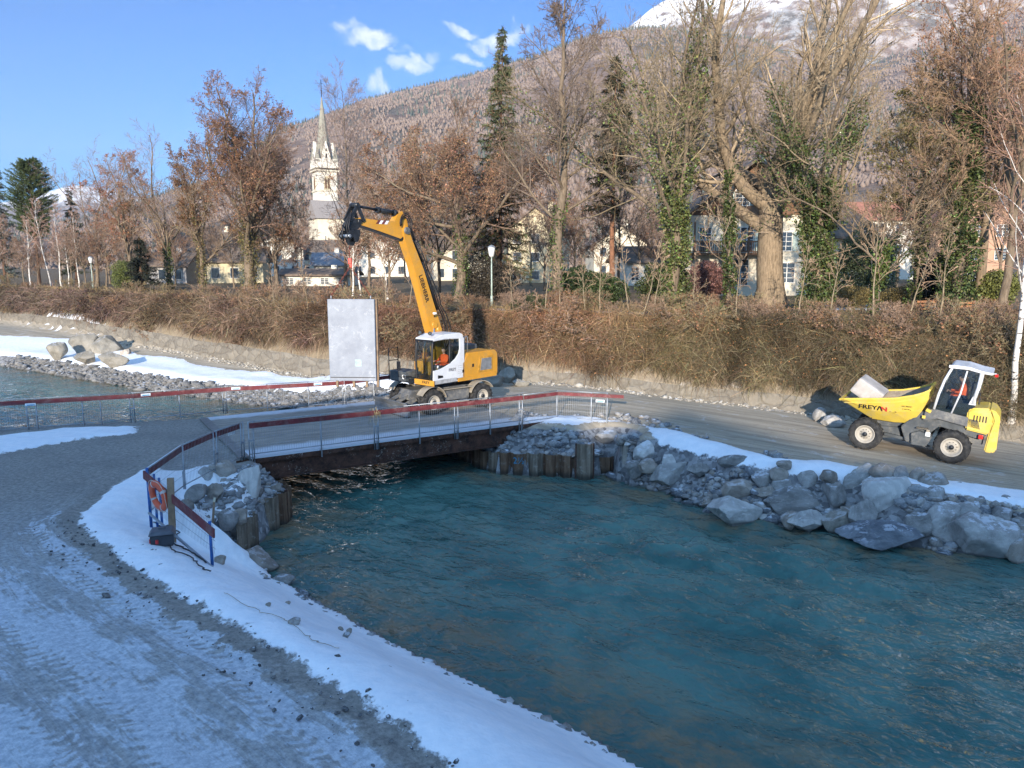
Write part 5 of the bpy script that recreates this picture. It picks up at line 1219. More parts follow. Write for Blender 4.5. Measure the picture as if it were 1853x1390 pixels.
m = MB(); m.prism([(4.50, 7.78), (4.98, 7.84), (5.16, 7.56), (5.04, 7.36), (4.60, 7.42), (4.42, 7.58)], YB-.16, YB+.16); m.build('quick_coupler', steel_d, up, .02)
m = MB(); m.prism([(4.66, 7.34), (5.00, 7.30), (5.10, 7.10), (4.98, 6.84), (4.80, 6.80), (4.66, 7.05)], YB-.10, YB+.10); m.build('tilt_head', steel_d, up, .015)
for y in (YB-.26, YB+.22):
    m = MB(); m.prism([(4.58, 7.42), (5.16, 7.36), (5.28, 7.16), (5.14, 7.02), (4.96, 7.12), (4.88, 6.92), (4.70, 6.96), (4.62, 7.18)], y, y+.04); m.build('head_cheek', steel_d, up, .008)
m = MB(); m.tube([(5.18, YB-.3, 7.16), (5.18, YB+.3, 7.16)], .06, 10); m.build('head_pin', galv, up)
m = MB(); m.tube([(5.35, YB+.1, 7.55), (5.42, YB+.1, 7.2), (5.30, YB+.05, 6.98)], .035, 8); m.build('hose', black_p, up)
m = MB()
for k, y in enumerate((YB-.12, YB, YB+.12)): m.tube([(4.66, y, 8.2), (4.95+.05*k, y+.1, 7.9), (5.2, y+.12, 7.5), (5.12, y+.12, 7.1), (4.9, y+.1, 6.95)], .022, 6)
m.build('hose', black_p, up)
# hydraulic cylinders and hoses of the boom
for y in (YB-.30, YB+.19):
    m = MB(); m.tube([(1.15, y, 1.5), (1.0, y, 2.55)], .085, 12); m.build('lift_cylinder', yel if y > 0 else yel, up)
    m = MB(); m.tube([(1.0, y, 2.5), (.86, y, 3.5)], .045, 10); m.build('piston_rod', chrome, up)
    m = MB(); m.tube([(.84, y-.06, 3.55), (.84, y+.06, 3.55)], .13, 14); m.build('rod_eye', yel, up)
m = MB(); m.tube([(.40, YB, 4.2), (1.02, YB, 6.2)], .09, 12); m.build('stick_cylinder', steel_d, up)
m = MB(); m.tube([(1.02, YB, 6.2), (1.5, YB, 7.55)], .05, 10); m.build('piston_rod', steel_d, up)
for k, y in enumerate((YB+.02, YB+.10, YB-.06, YB+.16)):
    m = MB(); o_ = .05*k
    m.tube([(.30-o_*.5, y, 2.5), (.12-o_, y, 2.9), (.04-o_, y, 3.4), (.20-o_, y, 3.95), (.42-o_*.6, y, 4.4), (.52-o_, y, 4.8), (.70-o_, y, 5.2), (.9-o_*.6, y, 5.75), (1.10-o_*.6, y, 6.35), (1.38-o_*.6, y, 7.05)], .026, 6); m.build('hose', black_p, up)
for k in range(3):
    m = MB(); pts = []
    for a in np.linspace(-.3, 3.6, 12): pts.append((1.86+(.20+.07*k)*cos(a)+.12, YB+.2+.02*k, 7.72+(.26+.07*k)*sin(a)))
    pts += [(1.55, YB+.18, 7.35), (1.48-.04*k, YB+.1, 7.1)]; m.tube(pts[::1], .022, 6); m.build('hose', black_p, up)
m = MB(); m.box((.95, YB+.40, 4.06), (.12, .1, .09), bev=.02); m.box((.95, YB+.40, 4.06-.0), (.1, .12, .07)); m.build('boom_lamp', lamp_w, boom)
m = MB(); m.bar((.8, YB+.2, 3.9), (.95, YB+.36, 4.0), .04); m.build('lamp_bracket', black_p, boom)
bpy.context.view_layer.update()
drv = worker((0, 0, 0), 0, 'driver in an orange jacket seated at the controls inside the white excavator cab', reach=.40)
M_up = up.matrix_world @ Matrix.Translation((.56, .80, 1.84)); drv.matrix_world = M_up

# the stick reaches a little less far
for o_ in [q for q in up.children_recursive if q.type == 'MESH' and q.name.split('.')[0] not in ('beacon',)]:
    if o_.name.startswith('lettering'): continue
    shf = o_.name.split('.')[0] in ('boom', 'boom_foot', 'hose', 'lift_cylinder', 'piston_rod', 'rod_eye', 'pivot_pin', 'stick_cylinder', 'boom_lamp', 'lamp_bracket')
    co = np.empty(len(o_.data.vertices)*3); o_.data.vertices.foreach_get('co', co); co = co.reshape(-1, 3)
    if shf: co[:, 0] -= .46*np.clip((7.0-co[:, 2])/4.3, 0, 1)
    elif co[:, 2].max() < 3.6: continue
    m_ = (co[:, 2] > 6.2) & (co[:, 0] > 1.9); co[m_, 0] = 1.9+(co[m_, 0]-1.9)*.86; m_ = co[:, 2] > 3.5; co[m_, 2] = 3.5+(co[m_, 2]-3.5)*.965
    o_.data.vertices.foreach_set('co', co.ravel()); o_.data.update()
# the lifted panel and its chains
tip = up.matrix_world @ Vector((4.52, YB, 6.68))
def Wd(px, py, Y): return A(px, py, Y)
pn_m = NT('worn panel face'); pos = pn_m.co.outputs['Object']; n1 = pn_m.noise(1.2, 7, .7); n2 = pn_m.noise(5, 8, .75, pn_m.mapv(pos, (1, 1, .3)))
c = pn_m.mix(pn_m.rng(n1, .35, .65), (.20, .225, .27), (.27, .30, .345)); c = pn_m.mix(pn_m.rng(n2, .58, .7, 0, .5), c, (.36, .38, .42)); c = pn_m.mix(pn_m.rng(pn_m.noise(9, 6, .7), .66, .72, 0, .5), c, (.16, .15, .15))
c = pn_m.mix(pn_m.math('MULTIPLY', pn_m.rng(pn_m.noise(2.2, 9, .8, None, 1.5), .56, .60), .45), c, (.42, .44, .47)); c = pn_m.mix(pn_m.rng(pn_m.noise(1.7, 9, .85, None, 2.5), .635, .645, 0, .7), c, (.12, .115, .11))
pn_m = pn_m.fin(c, .55, 0, .4)
pd_ = tip.y; pc = A(637, 616, pd_); tip.x = A(638, 616, pd_).x if abs(A(638, 616, pd_).x-tip.x) < .25 else tip.x; pw_, ph_ = 86*pd_/F, 149*pd_/F
pan_o = empty('formwork_panel', (tip.x-.02, tip.y, pc.z-ph_/2), (R(-.5), 0, R(-3)), label='large pale grey rectangular formwork panel hanging from the excavator', cat='panel')
m = MB(); m.box((0, 0, ph_/2), (pw_, .10, ph_), bev=.035); m.build('face_board', pn_m, pan_o)
m = MB()
fst = simple('frame steel', (.20, .20, .21), .6)
for sx in (-1, 1): m = MB(); m.box((sx*(pw_/2-.02), .09, ph_/2), (.05, .10, ph_-.05), bev=.01); m.build('side_frame', fst, pan_o)
m = MB(); m.box((pw_/2+.02, .15, ph_/2-.12), (.10, .14, ph_+.25), bev=.01); m.build('side_timber', wood, pan_o)
for f in (-.36, 0, .28): 
    m = MB(); m.box((f*pw_, .1, -.08), (.09, .09, .34), bev=.01); m.build('timber_leg', wood, pan_o)
m = MB(); m.box((0, -.052, .14), (pw_-.06, .012, .03)); m.build('lower_seam', black_p, pan_o)
for sx in (-.42, .42):
    m = MB(); m.tube([(sx*pw_, 0, ph_-.02), (sx*pw_, 0, ph_+.13)], .02, 6); m.build('lifting_eye', galv, pan_o)
m = MB(); m.tube([(.28, -.056, ph_*.30), (.28, -.058, ph_*.30)], .01, 4, cap=False) if False else m.box((.22, -.052, ph_*.12+.32), (.24, .006, .26)); m.build('faded_sticker', simple('faded sticker', (.33, .43, .44), .6), pan_o)
bpy.context.view_layer.update()
hook = tip+Vector((0, 0, -.55))
sl_o = empty('lifting_chain', tuple(tip), label='red hook and two chain legs between coupler and panel', cat='lifting chain')
chm = simple('rusty chain', (.24, .07, .045), .7, .3)
def chain(a, b, name='chain_leg', r=.014):
    m = MB(); a = Vector(a); b = Vector(b); L = (b-a).length; n = int(L/.09); t = (b-a)/L; s1_ = t.cross(Vector((0, 1, 0))).normalized()
    for k in range(n):
        c_ = a+t*(k+.5)*L/n; w = s1_ if k % 2 else Vector((0, 1, 0)); m.tube([c_-t*.055-w*.022, c_-t*.055+w*.022, c_+t*.055+w*.022, c_+t*.055-w*.022, c_-t*.055-w*.022], .010, 4, cap=False)
    m.build(name, chm, sl_o)
O_ = tip
chain((0, 0, 0), hook-O_, 'drop_chain')
m = MB(); m.box(hook-O_, (.14, .08, .22), bev=.03); m.box(hook-O_+Vector((.03, 0, -.16)), (.10, .07, .16), bev=.03); m.build('hook_block', simple('red hook', (.5, .05, .03), .5), sl_o)
for sx in (-.42, .42):
    e_ = pan_o.matrix_world @ Vector((sx*pw_, 0, ph_+.12)); chain(hook-O_+Vector((0, 0, -.2)), e_-O_)

# ---------------------------------------------------------------- dumper
def face_pt(px, py):
    p = Vector(gp(px, py)); 
    for _ in range(12): z_ = zt(p.x, p.y); q = G(px, py, z_); p = Vector((q.x, q.y))
    return Vector((p.x, p.y, z_))
w1 = face_pt(1563, 812); w2 = face_pt(1718, 837)
hx = (w1-w2); wb = hx.length; hx.normalize(); nrm_ = Vector((hx.y, -hx.x, 0)).normalized()   # right-hand side; the left side faces the camera
lft = -nrm_ if (-nrm_).y < 0 else nrm_
cen = (w1+w2)/2-lft*.85
yaw_d = math.atan2(hx.y, hx.x); pit = -math.asin(hx.z)
print('dumper wheelbase', wb, 'yaw', math.degrees(yaw_d), cen)
dmp = empty('site_dumper', cen+Vector((0, 0, .0)), (0, 0, 0), label='yellow wheeled dumper with a raised front skip and driver cab on the far road', cat='dumper')
dmp.rotation_euler = (Matrix.Rotation(yaw_d, 3, 'Z') @ Matrix.Rotation(pit, 3, 'Y')).to_euler()
hw = wb/2; TR = .56
for x, y, sd_i in ((hw, .85, 1), (hw, -.85, -1), (-hw, .85, 1), (-hw, -.85, -1)):
    wheel(dmp, (x, y, TR), 2*TR, .46, sd_i, .56, lugs=18)
# local frame: X forward, measured back from the front axle as a
def dx_(a): return hw-a
def P2(L_): return [(dx_(a), z) for a, z in L_]
m = MB(); m.prism(P2([(-.35, .45), (-.35, .75), (1.0, .85), (1.05, .50), (.4, .38)]), -.38, .38); m.build('front_chassis', dgrey, dmp, .02)
m = MB(); m.box((dx_(0), 0, TR), (.3, 1.5, .26), bev=.04); m.build('axle', steel_d, dmp)
m = MB(); m.box((dx_(wb), 0, TR), (.3, 1.5, .26), bev=.04); m.build('axle', steel_d, dmp)
m = MB(); m.tube([(dx_(1.18), 0, .35), (dx_(1.18), 0, 1.1)], .14, 14); m.build('articulation_joint', steel_d, dmp)
m = MB(); m.prism(P2([(1.25, .45), (1.05, .95), (1.35, 1.3), (1.80, 1.72), (2.0, 1.62), (3.45, 1.30), (3.55, 1.02), (3.3, .9), (2.2, 1.15), (1.9, .8), (1.75, .5)]), -.70, .70); m.build('rear_chassis', dgrey, dmp, .025)
m = MB(); m.prism(P2([(1.75, 1.68), (2.05, 1.72), (3.3, 1.55), (3.4, 1.22), (2.1, 1.42), (1.7, 1.30)]), -.86, .86); m.build('cab_base', tgrey, dmp, .02)
m = MB(); m.prism(P2([(1.45, .42), (1.9, .42), (2.05, .78), (1.65, .92), (1.40, .80)]), .45, .88); m.build('step_box', dgrey, dmp, .02)
m = MB(); m.prism(P2([(1.45, .42), (1.9, .42), (2.05, .78), (1.65, .92), (1.40, .80)]), -.88, -.45); m.build('step_box', dgrey, dmp, .02)
m = MB(); 
for k in range(3): m.box((dx_(1.72), .80, 1.02+k*.0), (.34, .2, .03)); 
m.box((dx_(1.9), .86, .95), (.10, .02, .10)); m.build('step', beige, dmp)
inset('round_decal', dx_(1.98), dx_(1.84), .78, .92, .884, white_p, dmp)
m = MB(); m.box((dx_(1.72), .87, 1.42), (.10, .02, .10)); m.build('yellow_sticker', dyel, dmp)
m = MB(); m.tube([(dx_(1.30), .2, .6), (dx_(1.30), .2, 1.25)], .05, 10)
for k in range(6): m.lathe([(.05, 0), (.10, .02), (.05, .04)], 12, 'z', (dx_(1.32), .50, .70+k*.09))
m.build('spring_hose', steel_d, dmp)
m = MB(); m.prism(P2([(.55, .62), (1.6, .50), (2.0, .36), (1.9, .30), (1.5, .42), (.55, .52)]), .36, .5); m.build('lower_bar', dgrey, dmp)
# hood and counterweight bumper
m = MB(); m.prism(P2([(2.95, 1.18), (2.95, 1.80), (3.05, 1.92), (3.55, 1.98), (3.72, 1.86), (3.74, 1.20), (3.6, 1.10)]), -.62, .86); m.build('engine_hood', dyel, dmp, .05)
m = MB(); m.prism(P2([(3.55, 1.98), (3.74, 1.90), (3.88, 1.72), (3.90, .62), (3.78, .52), (3.56, .55), (3.62, 1.15), (3.70, 1.6)]), -.80, .90); m.build('rear_guard', dyel, dmp, .04)
m = MB()
for k in range(5): m.box((dx_(3.16+k*.085), .866, 1.60), (.035, .02, .20), bev=.008)
m.build('vent', black_p, dmp)
m = MB(); m.prism(P2([(2.9, .70), (3.5, .70), (3.5, 1.05), (2.9, 1.05)]), -.5, .55); m.build('engine_sump', tgrey, dmp, .02)
m = MB(); m.box((dx_(3.42), .80, 1.0), (.14, .08, .14), bev=.02); m.build('tail_lamp', rg, dmp)
# skip
SK = dyel; skin_ = simple('worn skip inside', (.26, .22, .17), .75, .2, var=.3, scale=3, dirt=(.12, .075, .045), dirt_amt=.6)
skip = empty('skip', (0, 0, 0)); skip.parent = dmp
# sections from front lip to rear: (a, z_top, z_bottom, half width top, half width bottom)
secs = [(-.95, 1.66, 1.60, .95, .80), (-.80, 1.70, 1.53, 1.02, .74), (.12, 1.84, 1.06, 1.08, .58), (.8, 1.95, 1.04, 1.08, .56), (1.35, 2.12, 1.10, 1.06, .58), (1.62, 2.24, 1.56, 1.04, .80), (1.80, 2.36, 2.06, 1.02, .98)]
SH = .0
def skip_shell(off, mat, name, flip):
    vs = []; fs = []
    for a, zt_, zb_, wt, wb2 in secs:
        wt -= off; wb2 -= off; zb2 = zb_+off
        zmid = zb2+(zt_-zb2)*.45; wm = wb2+(wt-wb2)*.62
        for y, z in ((wt, zt_), (wm, zmid), (wb2, zb2), (0, zb2-.04), (-wb2, zb2), (-wm, zmid), (-wt, zt_)): vs.append((dx_(a), y, z))
    k = 7
    for i in range(len(secs)-1):
        for j in range(k-1): fs.append((i*k+j, i*k+j+1, (i+1)*k+j+1, (i+1)*k+j))
    fs.append(tuple(range(k))); fs.append(tuple((len(secs)-1)*k+j for j in range(k)))
    if flip: fs = [f[::-1] for f in fs]
    me = bpy.data.meshes.new(name); me.from_pydata(vs, [], fs); me.materials.append(mat); me.update(); o = bpy.data.objects.new(name, me); COL.objects.link(o); o.parent = skip; return o
skip_shell(0, SK, 'outer_shell', False); skip_shell(.03, skin_, 'inner_shell', True)
m = MB()
for sy in (1, -1):
    pts = [(dx_(a), sy*(wt-.012), zt_+.012) for a, zt_, zb_, wt, wb2 in secs]
    for a_, b_ in zip(pts[:-1], pts[1:]): m.bar(a_, b_, .07, .055)
m.bar((dx_(-.95), -.95, 1.65), (dx_(-.95), .95, 1.65), .06, .05); m.bar((dx_(1.80), -1.02, 2.37), (dx_(1.80), 1.02, 2.37), .06, .06); m.build('rim_rail', SK, skip)
# a fold line plate below the rim on the near side
m = MB()
for (a, zt_, zb_, wt, wb2), (a2, zt2, zb2, wt2, wb22) in zip(secs[1:-1], secs[2:]):
    m.bar((dx_(a), wt-.045, zt_-.13), (dx_(a2), wt2-.045, zt2-.13), .02, .02)
m.build('side_fold', SK, skip)
m = MB(); m.box((dx_(1.84), .9, 1.66), (.16, .06, .10), (0, -.4, 0)); m.build('lug', SK, skip)
m = MB(); m.tube([(dx_(.5), 0, .8), (dx_(.9), 0, 1.05)], .07, 10); m.build('tip_cylinder', steel_d, skip)
m = MB(); m.prism(P2([(.25, .8), (.9, .85), (1.25, 1.06), (.1, 1.0)]), -.34, .34); m.build('skip_saddle', dgrey, skip, .02)
def side_text(s_, size, mat, a, z, slope_deg=-1.5, **kw):
    # near side wall leans outwards: interpolate its surface
    aa = [q[0] for q in secs]; zt_ = np.interp(a, aa, [q[1] for q in secs]); zb_ = np.interp(a, aa, [q[2] for q in secs]); wt = np.interp(a, aa, [q[3] for q in secs]); wb2 = np.interp(a, aa, [q[4] for q in secs])
    zm = zb_+(zt_-zb_)*.45; wm = wb2+(wt-wb2)*.62; f = (z-zm)/(zt_-zm); y = wm+(wt-wm)*f; lean = math.atan2(wt-wm, zt_-zm)
    t = text(s_, size, mat, skip, (dx_(a), y+.035, z), (0, 0, 0), .003, **kw)
    X_ = Vector((-cos(R(slope_deg)), 0, sin(R(slope_deg)))); Zr = Vector((0, cos(lean), -sin(lean))); Yr = Zr.cross(X_).normalized(); X_ = Yr.cross(Zr)
    t.rotation_euler = Matrix((X_, Yr, Zr)).transposed().to_euler(); return t
side_text('FREY', .23, black_p, -.02, 1.52, 2, sx=1.2, weight=.004)
side_text('/\\', .23, black_p, .36, 1.52, 2, sx=1.25, weight=.008, name='logo_mark')
side_text('N', .23, sockm, .50, 1.51, 2, sx=1.15, weight=.007, name='logo_mark')
side_text('~ _>', .10, black_p, .78, 1.46, 2, sx=1.2, name='logo_mark')
side_text('wir bauen', .075, black_p, 1.18, 1.72, 3, shear=.2, sx=1.1)
side_text('- --- -- ,', .09, black_p, 1.18, 1.62, 3, shear=.2, sx=1.0, weight=.004, name='faded_lettering')
# cab
def cabp(name, a0, z0, a1, z1, y, w, mat=whp, par=None):
    m = MB(); m.bar((dx_(a0), y, z0), (dx_(a1), y, z1), w, w); return m
dc = empty('cab', (0, 0, 0)); dc.parent = dmp
fp = [(1.98, 1.72), (2.06, 2.25), (2.18, 2.75), (2.34, 3.16)]; rp_ = [(3.06, 2.05), (3.16, 2.6), (3.20, 3.12)]
for y in (.80, -.72):
    m = MB(); m.tube([(dx_(a), y, z) for a, z in fp], .042, 8); m.build('front_pillar', whp, dc)
    m = MB(); m.tube([(dx_(a), y, z) for a, z in rp_], .060, 8); m.build('rear_pillar', whp, dc)
m = MB(); m.tube([(dx_(2.50), .815, 1.66), (dx_(2.68), .815, 2.35), (dx_(2.78), .80, 3.12)], .028, 8); m.build('door_bar', whp, dc)
m = MB(); m.prism(P2([(2.28, 3.20), (2.36, 3.27), (2.8, 3.26), (3.2, 3.16), (3.52, 3.12), (3.50, 3.06), (3.2, 3.08), (2.8, 3.16), (2.34, 3.16)]), -.80, .86); m.build('cab_roof', whp, dc, .015)
m = MB(); m.prism(P2([(2.94, 2.02), (3.16, 2.02), (3.14, 2.3), (3.04, 2.3)]), .76, .84); m.build('pillar_foot', whp, dc, .01)
m = MB(); m.prism(P2([(1.98, 1.72), (2.34, 3.16), (3.18, 3.10), (3.12, 2.05), (3.02, 1.62)]), .795, .803); m.build('side_window', glass, dc)
m = MB(); m.prism(P2([(1.98, 1.72), (2.34, 3.16), (3.18, 3.10), (3.12, 2.05), (3.02, 1.62)]), -.723, -.715); m.build('side_window', glass, dc)
m = MB(); vs = [(dx_(a-.02), y, z) for a, z in fp for y in (-.70, .78)]; m.add(vs, [(2*i, 2*i+1, 2*i+3, 2*i+2) for i in range(3)]); m.build('windscreen', glass, dc)
m = MB(); m.prism(P2([(1.95, 1.68), (2.0, 1.78), (2.5, 1.74), (2.62, 2.05), (3.15, 2.02), (3.1, 1.60)]), .72, .79); m.build('door_lower', cabin, dc)
m = MB(); m.box((dx_(2.5), .04, 1.64), (1.1, 1.5, .06)); m.build('cab_floor', cabin, dc)
m = MB(); m.box((dx_(2.82), .04, 1.98), (.46, .5, .14), bev=.05); m.box((dx_(3.02), .04, 2.34), (.14, .46, .64), bev=.05); m.box((dx_(2.85), .04, 1.80), (.4, .4, .25)); m.build('seat', cabin, dc)
m = MB(); m.prism(P2([(2.02, 1.66), (2.28, 1.66), (2.34, 2.18), (2.18, 2.26)]), -.2, .28); m.build('dashboard', cabin, dc, .02)
m = MB(); torus(m, .18, .016, 24, 6); sw = m.build('steering_wheel', cabin, dc); sw.location = (dx_(2.42), .04, 2.30); sw.rotation_euler = (0, R(-25), pi/2); sw.rotation_euler = (R(60), 0, pi/2)
m = MB(); m.box((dx_(3.60), .72, 3.05), (.10, .12, .10), bev=.02); m.build('tail_lamp', rg, dc)
m = MB(); m.tube([(dx_(3.48), .72, 3.10), (dx_(3.60), .72, 3.10)], .02, 6); m.build('lamp_arm', whp, dc)
m = MB(); m.box((dx_(2.30), .86, 3.22), (.10, .12, .09), bev=.02); m.build('work_lamp', lamp_w, dc)
m = MB(); m.tube([(dx_(3.2), .82, 2.5), (dx_(3.24), .96, 2.42), (dx_(3.24), .96, 2.2)], .014, 5); m.box((dx_(3.24), .97, 2.2), (.05, .12, .22), bev=.02); m.build('mirror', black_p, dc)
m = MB(); m.tube([(dx_(2.12), -.3, 2.0), (dx_(2.2), -.3, 3.1)], .012, 5); m.build('wiper', black_p, dc)
bpy.context.view_layer.update()
d2 = worker((0, 0, 0), 0, 'driver in an orange jacket seated in the dumper cab with hands on the wheel', reach=.38); d2.matrix_world = dmp.matrix_world @ Matrix.Translation((dx_(2.80), .04, 2.06)) @ Matrix.Rotation(R(8), 4, 'Y')
# block of concrete in the skip
cb = empty('concrete_block', (0, 0, 0), label='pale concrete block tilted in the front of the yellow dumper skip', cat='concrete block')
conc = simple('rough concrete', (.40, .37, .34), .85, var=.15, scale=2.5, bump=.4, dirt=(.52, .50, .50), dirt_amt=.5)
m = MB(); m.box((0, 0, 0), (1.0, 1.25, .60), bev=.08); m.build('block', conc, cb)
cb.matrix_world = dmp.matrix_world @ Matrix.Translation((dx_(-.14), .08, 1.97)) @ Matrix.Rotation(R(-31), 4, 'Y')
m = MB(); g = random.Random(8)
for k in range(60):
    a = g.uniform(.3, 1.3); y = g.uniform(-.6, .6); s_ = g.uniform(.04, .12); m.box((dx_(a), y, 1.40+g.uniform(0, .22)), (s_*1.4, s_, s_*.8), (g.random()*3, g.random()*3, g.random()*3), bev=s_*.2)
db = m.build('rubble', conc, None, kind='stuff', label='broken concrete pieces lying in the dumper skip'); db.matrix_world = dmp.matrix_world.copy()
print('vehicles done')
# ================================================================ river wall, hedge, promenade
WL = np.array(WALL); WLl = np.r_[0, np.cumsum(np.hypot(*(WL[1:]-WL[:-1]).T))]
def wall_at(s_):
    x = np.interp(s_, WLl, WL[:, 0]); y = np.interp(s_, WLl, WL[:, 1])
    dx = np.interp(s_+1.5, WLl, WL[:, 0])-np.interp(s_-1.5, WLl, WL[:, 0]); dy = np.interp(s_+1.5, WLl, WL[:, 1])-np.interp(s_-1.5, WLl, WL[:, 1]); l = np.hypot(dx, dy)+1e-9
    return x, y, dx/l, dy/l           # left normal (-dy,dx) points away from the river
S_ = np.arange(WLl[1]*.3, WLl[-2], .16); Tn = np.linspace(0, 1, 11)
SS_, TT_ = np.meshgrid(S_, Tn); x, y, tx_, ty_ = wall_at(SS_)
zb = terrain(x.ravel()+ty_.ravel()*.35, y.ravel()-tx_.ravel()*.35)[0].reshape(x.shape)
hgt = .62+.3*(fbm(SS_*.35, SS_*0, 3)-.5)+.5*sstep(-2, -9, x)
cell = fbm(SS_*1.3, TT_*3.1+3, 3)-.5
off = -.10-.10*cell+.20*TT_; xx_ = x-ty_*off; yy_ = y+tx_*off; z_ = zb-.12+(hgt+.12)*TT_+.05*cell
i = np.arange(len(S_)-1)[None, :]+np.arange(len(Tn)-1)[:, None]*len(S_); Fq = np.stack([i, i+1, i+len(S_)+1, i+len(S_)], -1).reshape(-1, 4)
s = NT('old masonry'); pos = s.co.outputs['Object']; v = s.mapv(pos, (1, 1, 1.9)); wob = s.noise(1.5, 4, .6, pos, 0, 'Color')
va = s.n('ShaderNodeVectorMath', operation='MULTIPLY_ADD'); s.l(wob, va.inputs[0]); va.inputs[1].default_value = (.5, .5, .5); s.l(v, va.inputs[2])
edge = s.vor(1.15, 'DISTANCE_TO_EDGE', va.outputs[0]); cid = s.sep(s.vor(1.15, 'F1', va.outputs[0], 'Color'))[0]
c = s.mix(s.rng(cid, 0, 1, smooth=False), (.13, .115, .095), (.235, .21, .17)); c = s.mix(s.rng(s.noise(6, 7, .7, pos), .4, .7, 0, .5), c, (.30, .27, .22)); c = s.mix(s.rng(edge, .03, .0, 0, .35), c, (.12, .105, .085))
c = s.mix(s.rng(s.noise(1.2, 6, .7, s.mapv(pos, (2.2, 2.2, .35))), .45, .65, 0, .75), c, (.20, .185, .155))
c = s.mix(s.rng(s.noise(.7, 5, .7, pos), .55, .66, 0, .7), c, (.17, .15, .12))
s.bump(s.math('ADD', s.rng(edge, 0, .12), s.math('MULTIPLY', s.noise(8, 6, .7, pos), .6)), .8, .05)
np_mesh('river_wall', np.stack([xx_.ravel(), yy_.ravel(), z_.ravel()], 1), Fq, mats=[s.fin(c, .9, 0, .2)], label='low rough masonry wall along the far side of the road, under the hedge', category='wall' if False else None) if False else None
wall_o = np_mesh('river_wall', np.stack([xx_.ravel(), yy_.ravel(), z_.ravel()], 1), Fq, mats=[s.mat if hasattr(s, 'mat') else None])
s.fin(c, .9, 0, .2); tag(wall_o, 'low rough masonry wall along the far side of the road, under the hedge', 'wall')

def ribbons(P, Wd_, face=None):
    """P (B,N,3) curves, widths (B,N) -> flat quads, one per step"""
    B, N, _ = P.shape
    T_ = np.gradient(P, axis=1); T_ /= np.linalg.norm(T_, axis=2, keepdims=True)+1e-9
    f = np.random.default_rng(1).normal(size=(B, 1, 3)) if face is None else face
    S = np.cross(T_, np.broadcast_to(f, T_.shape)); S /= np.linalg.norm(S, axis=2, keepdims=True)+1e-9
    a = P+S*Wd_[..., None]/2; b = P-S*Wd_[..., None]/2
    V = np.stack([a, b], 2).reshape(-1, 3); base = (np.arange(B)*N*2)[:, None]+(np.arange(N-1)*2)[None]
    return V, np.stack([base, base+1, base+3, base+2], -1).reshape(-1, 4)
def tubes(P, Rd, sides):
    B, N, _ = P.shape
    T_ = np.gradient(P, axis=1); T_ /= np.linalg.norm(T_, axis=2, keepdims=True)+1e-9
    ref = np.broadcast_to(np.array([.31, .87, .38]), T_.shape).copy(); m_ = np.abs((ref*T_).sum(2)) > .93; ref[m_] = [.9, -.2, .4]
    U = np.cross(T_, ref); U /= np.linalg.norm(U, axis=2, keepdims=True)+1e-9; W = np.cross(T_, U)
    a = 2*pi*np.arange(sides)/sides
    V = P[:, :, None, :]+(U[:, :, None]*np.cos(a)[None, None, :, None]+W[:, :, None]*np.sin(a)[None, None, :, None])*Rd[:, :, None, None]
    V = V.reshape(-1, 3); b = (np.arange(B)*N*sides)[:, None, None]+(np.arange(N-1)*sides)[None, :, None]; k = np.arange(sides)[None, None]; k2 = (k+1) % sides
    return V, np.stack([b+k, b+k2, b+sides+k2, b+sides+k], -1).reshape(-1, 4)
class Acc:
    def __init__(s): s.V = []; s.F = []; s.C = []; s.n = 0
    def add(s, V, Fq, col):
        s.V.append(V); s.F.append(Fq+s.n); s.n += len(V); col = np.asarray(col)
        s.C.append(np.broadcast_to(col, (len(V), 3)) if col.ndim == 1 else col); return s
    def build(s, name, mat, parent=None, **kw):
        return np_mesh(name, np.concatenate(s.V), np.concatenate(s.F), col=np.concatenate(s.C), mats=[mat], parent=parent, **kw)
def leaf_quads(C, size, g, aspect=.7, D=None):
    n = len(C); a = g.normal(size=(n, 3)) if D is None else D+g.normal(size=(n, 3))*.35; a /= np.linalg.norm(a, axis=1)[:, None]; b = np.cross(a, g.normal(size=(n, 3))); b /= np.linalg.norm(b, axis=1)[:, None]+1e-9
    a = a*size[:, None]/2; b = b*size[:, None]/2*aspect
    V = np.stack([C-a, C+b, C+a, C-b], 1).reshape(-1, 3); return V, (np.arange(n)*4)[:, None]+np.arange(4)[None]
hedge_m = attr_mat('twiggy hedge', .9, .1)
g = np.random.default_rng(50); acc = Acc()
def hcol(px, hh, n):
    """twig colours drift along the wall: brown at the left, russet behind the excavator, olive at the right; clump shade painted in as dark patches"""
    A_ = np.array([[.135, .098, .078], [.15, .095, .075], [.19, .115, .072], [.135, .105, .062], [.115, .092, .060]]); K = [0, 500, 950, 1250, 1800]
    c = np.stack([np.interp(px, K, A_[:, j]) for j in range(3)], 1)
    mixf = np.clip(fbm(px/60., hh*1.5, 3)[:, None]*2-.6, 0, 1); c = c*(1-mixf*.55)+np.array([.20, .165, .085])*mixf*.55; dk = np.clip(fbm(px/38.+50, hh*1.2+5, 3)[:, None]*2.4-.75, 0, 1); c = c*(1.25-.75*dk)  # dark patches put the shade between clumps into the twig colours
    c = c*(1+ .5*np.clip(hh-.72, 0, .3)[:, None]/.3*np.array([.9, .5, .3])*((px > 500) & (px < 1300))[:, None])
    return c*np.exp(g.normal(0, .42, (n, 1)))*np.exp(g.normal(0, .07, (n, 3)))
NH = 190000
u_ = g.random(NH*3); s_ = WLl[1]*.15+u_*(WLl[-1]*.985-WLl[1]*.15); x, y, tx_, ty_ = wall_at(s_); keep = g.random(len(s_)) < np.clip((34/np.maximum(y, 20))**1.6, .05, 1); keep &= y > 18
s_ = s_[keep][:NH]; x, y, tx_, ty_ = wall_at(s_); n = len(s_); px = 926+F*x/y
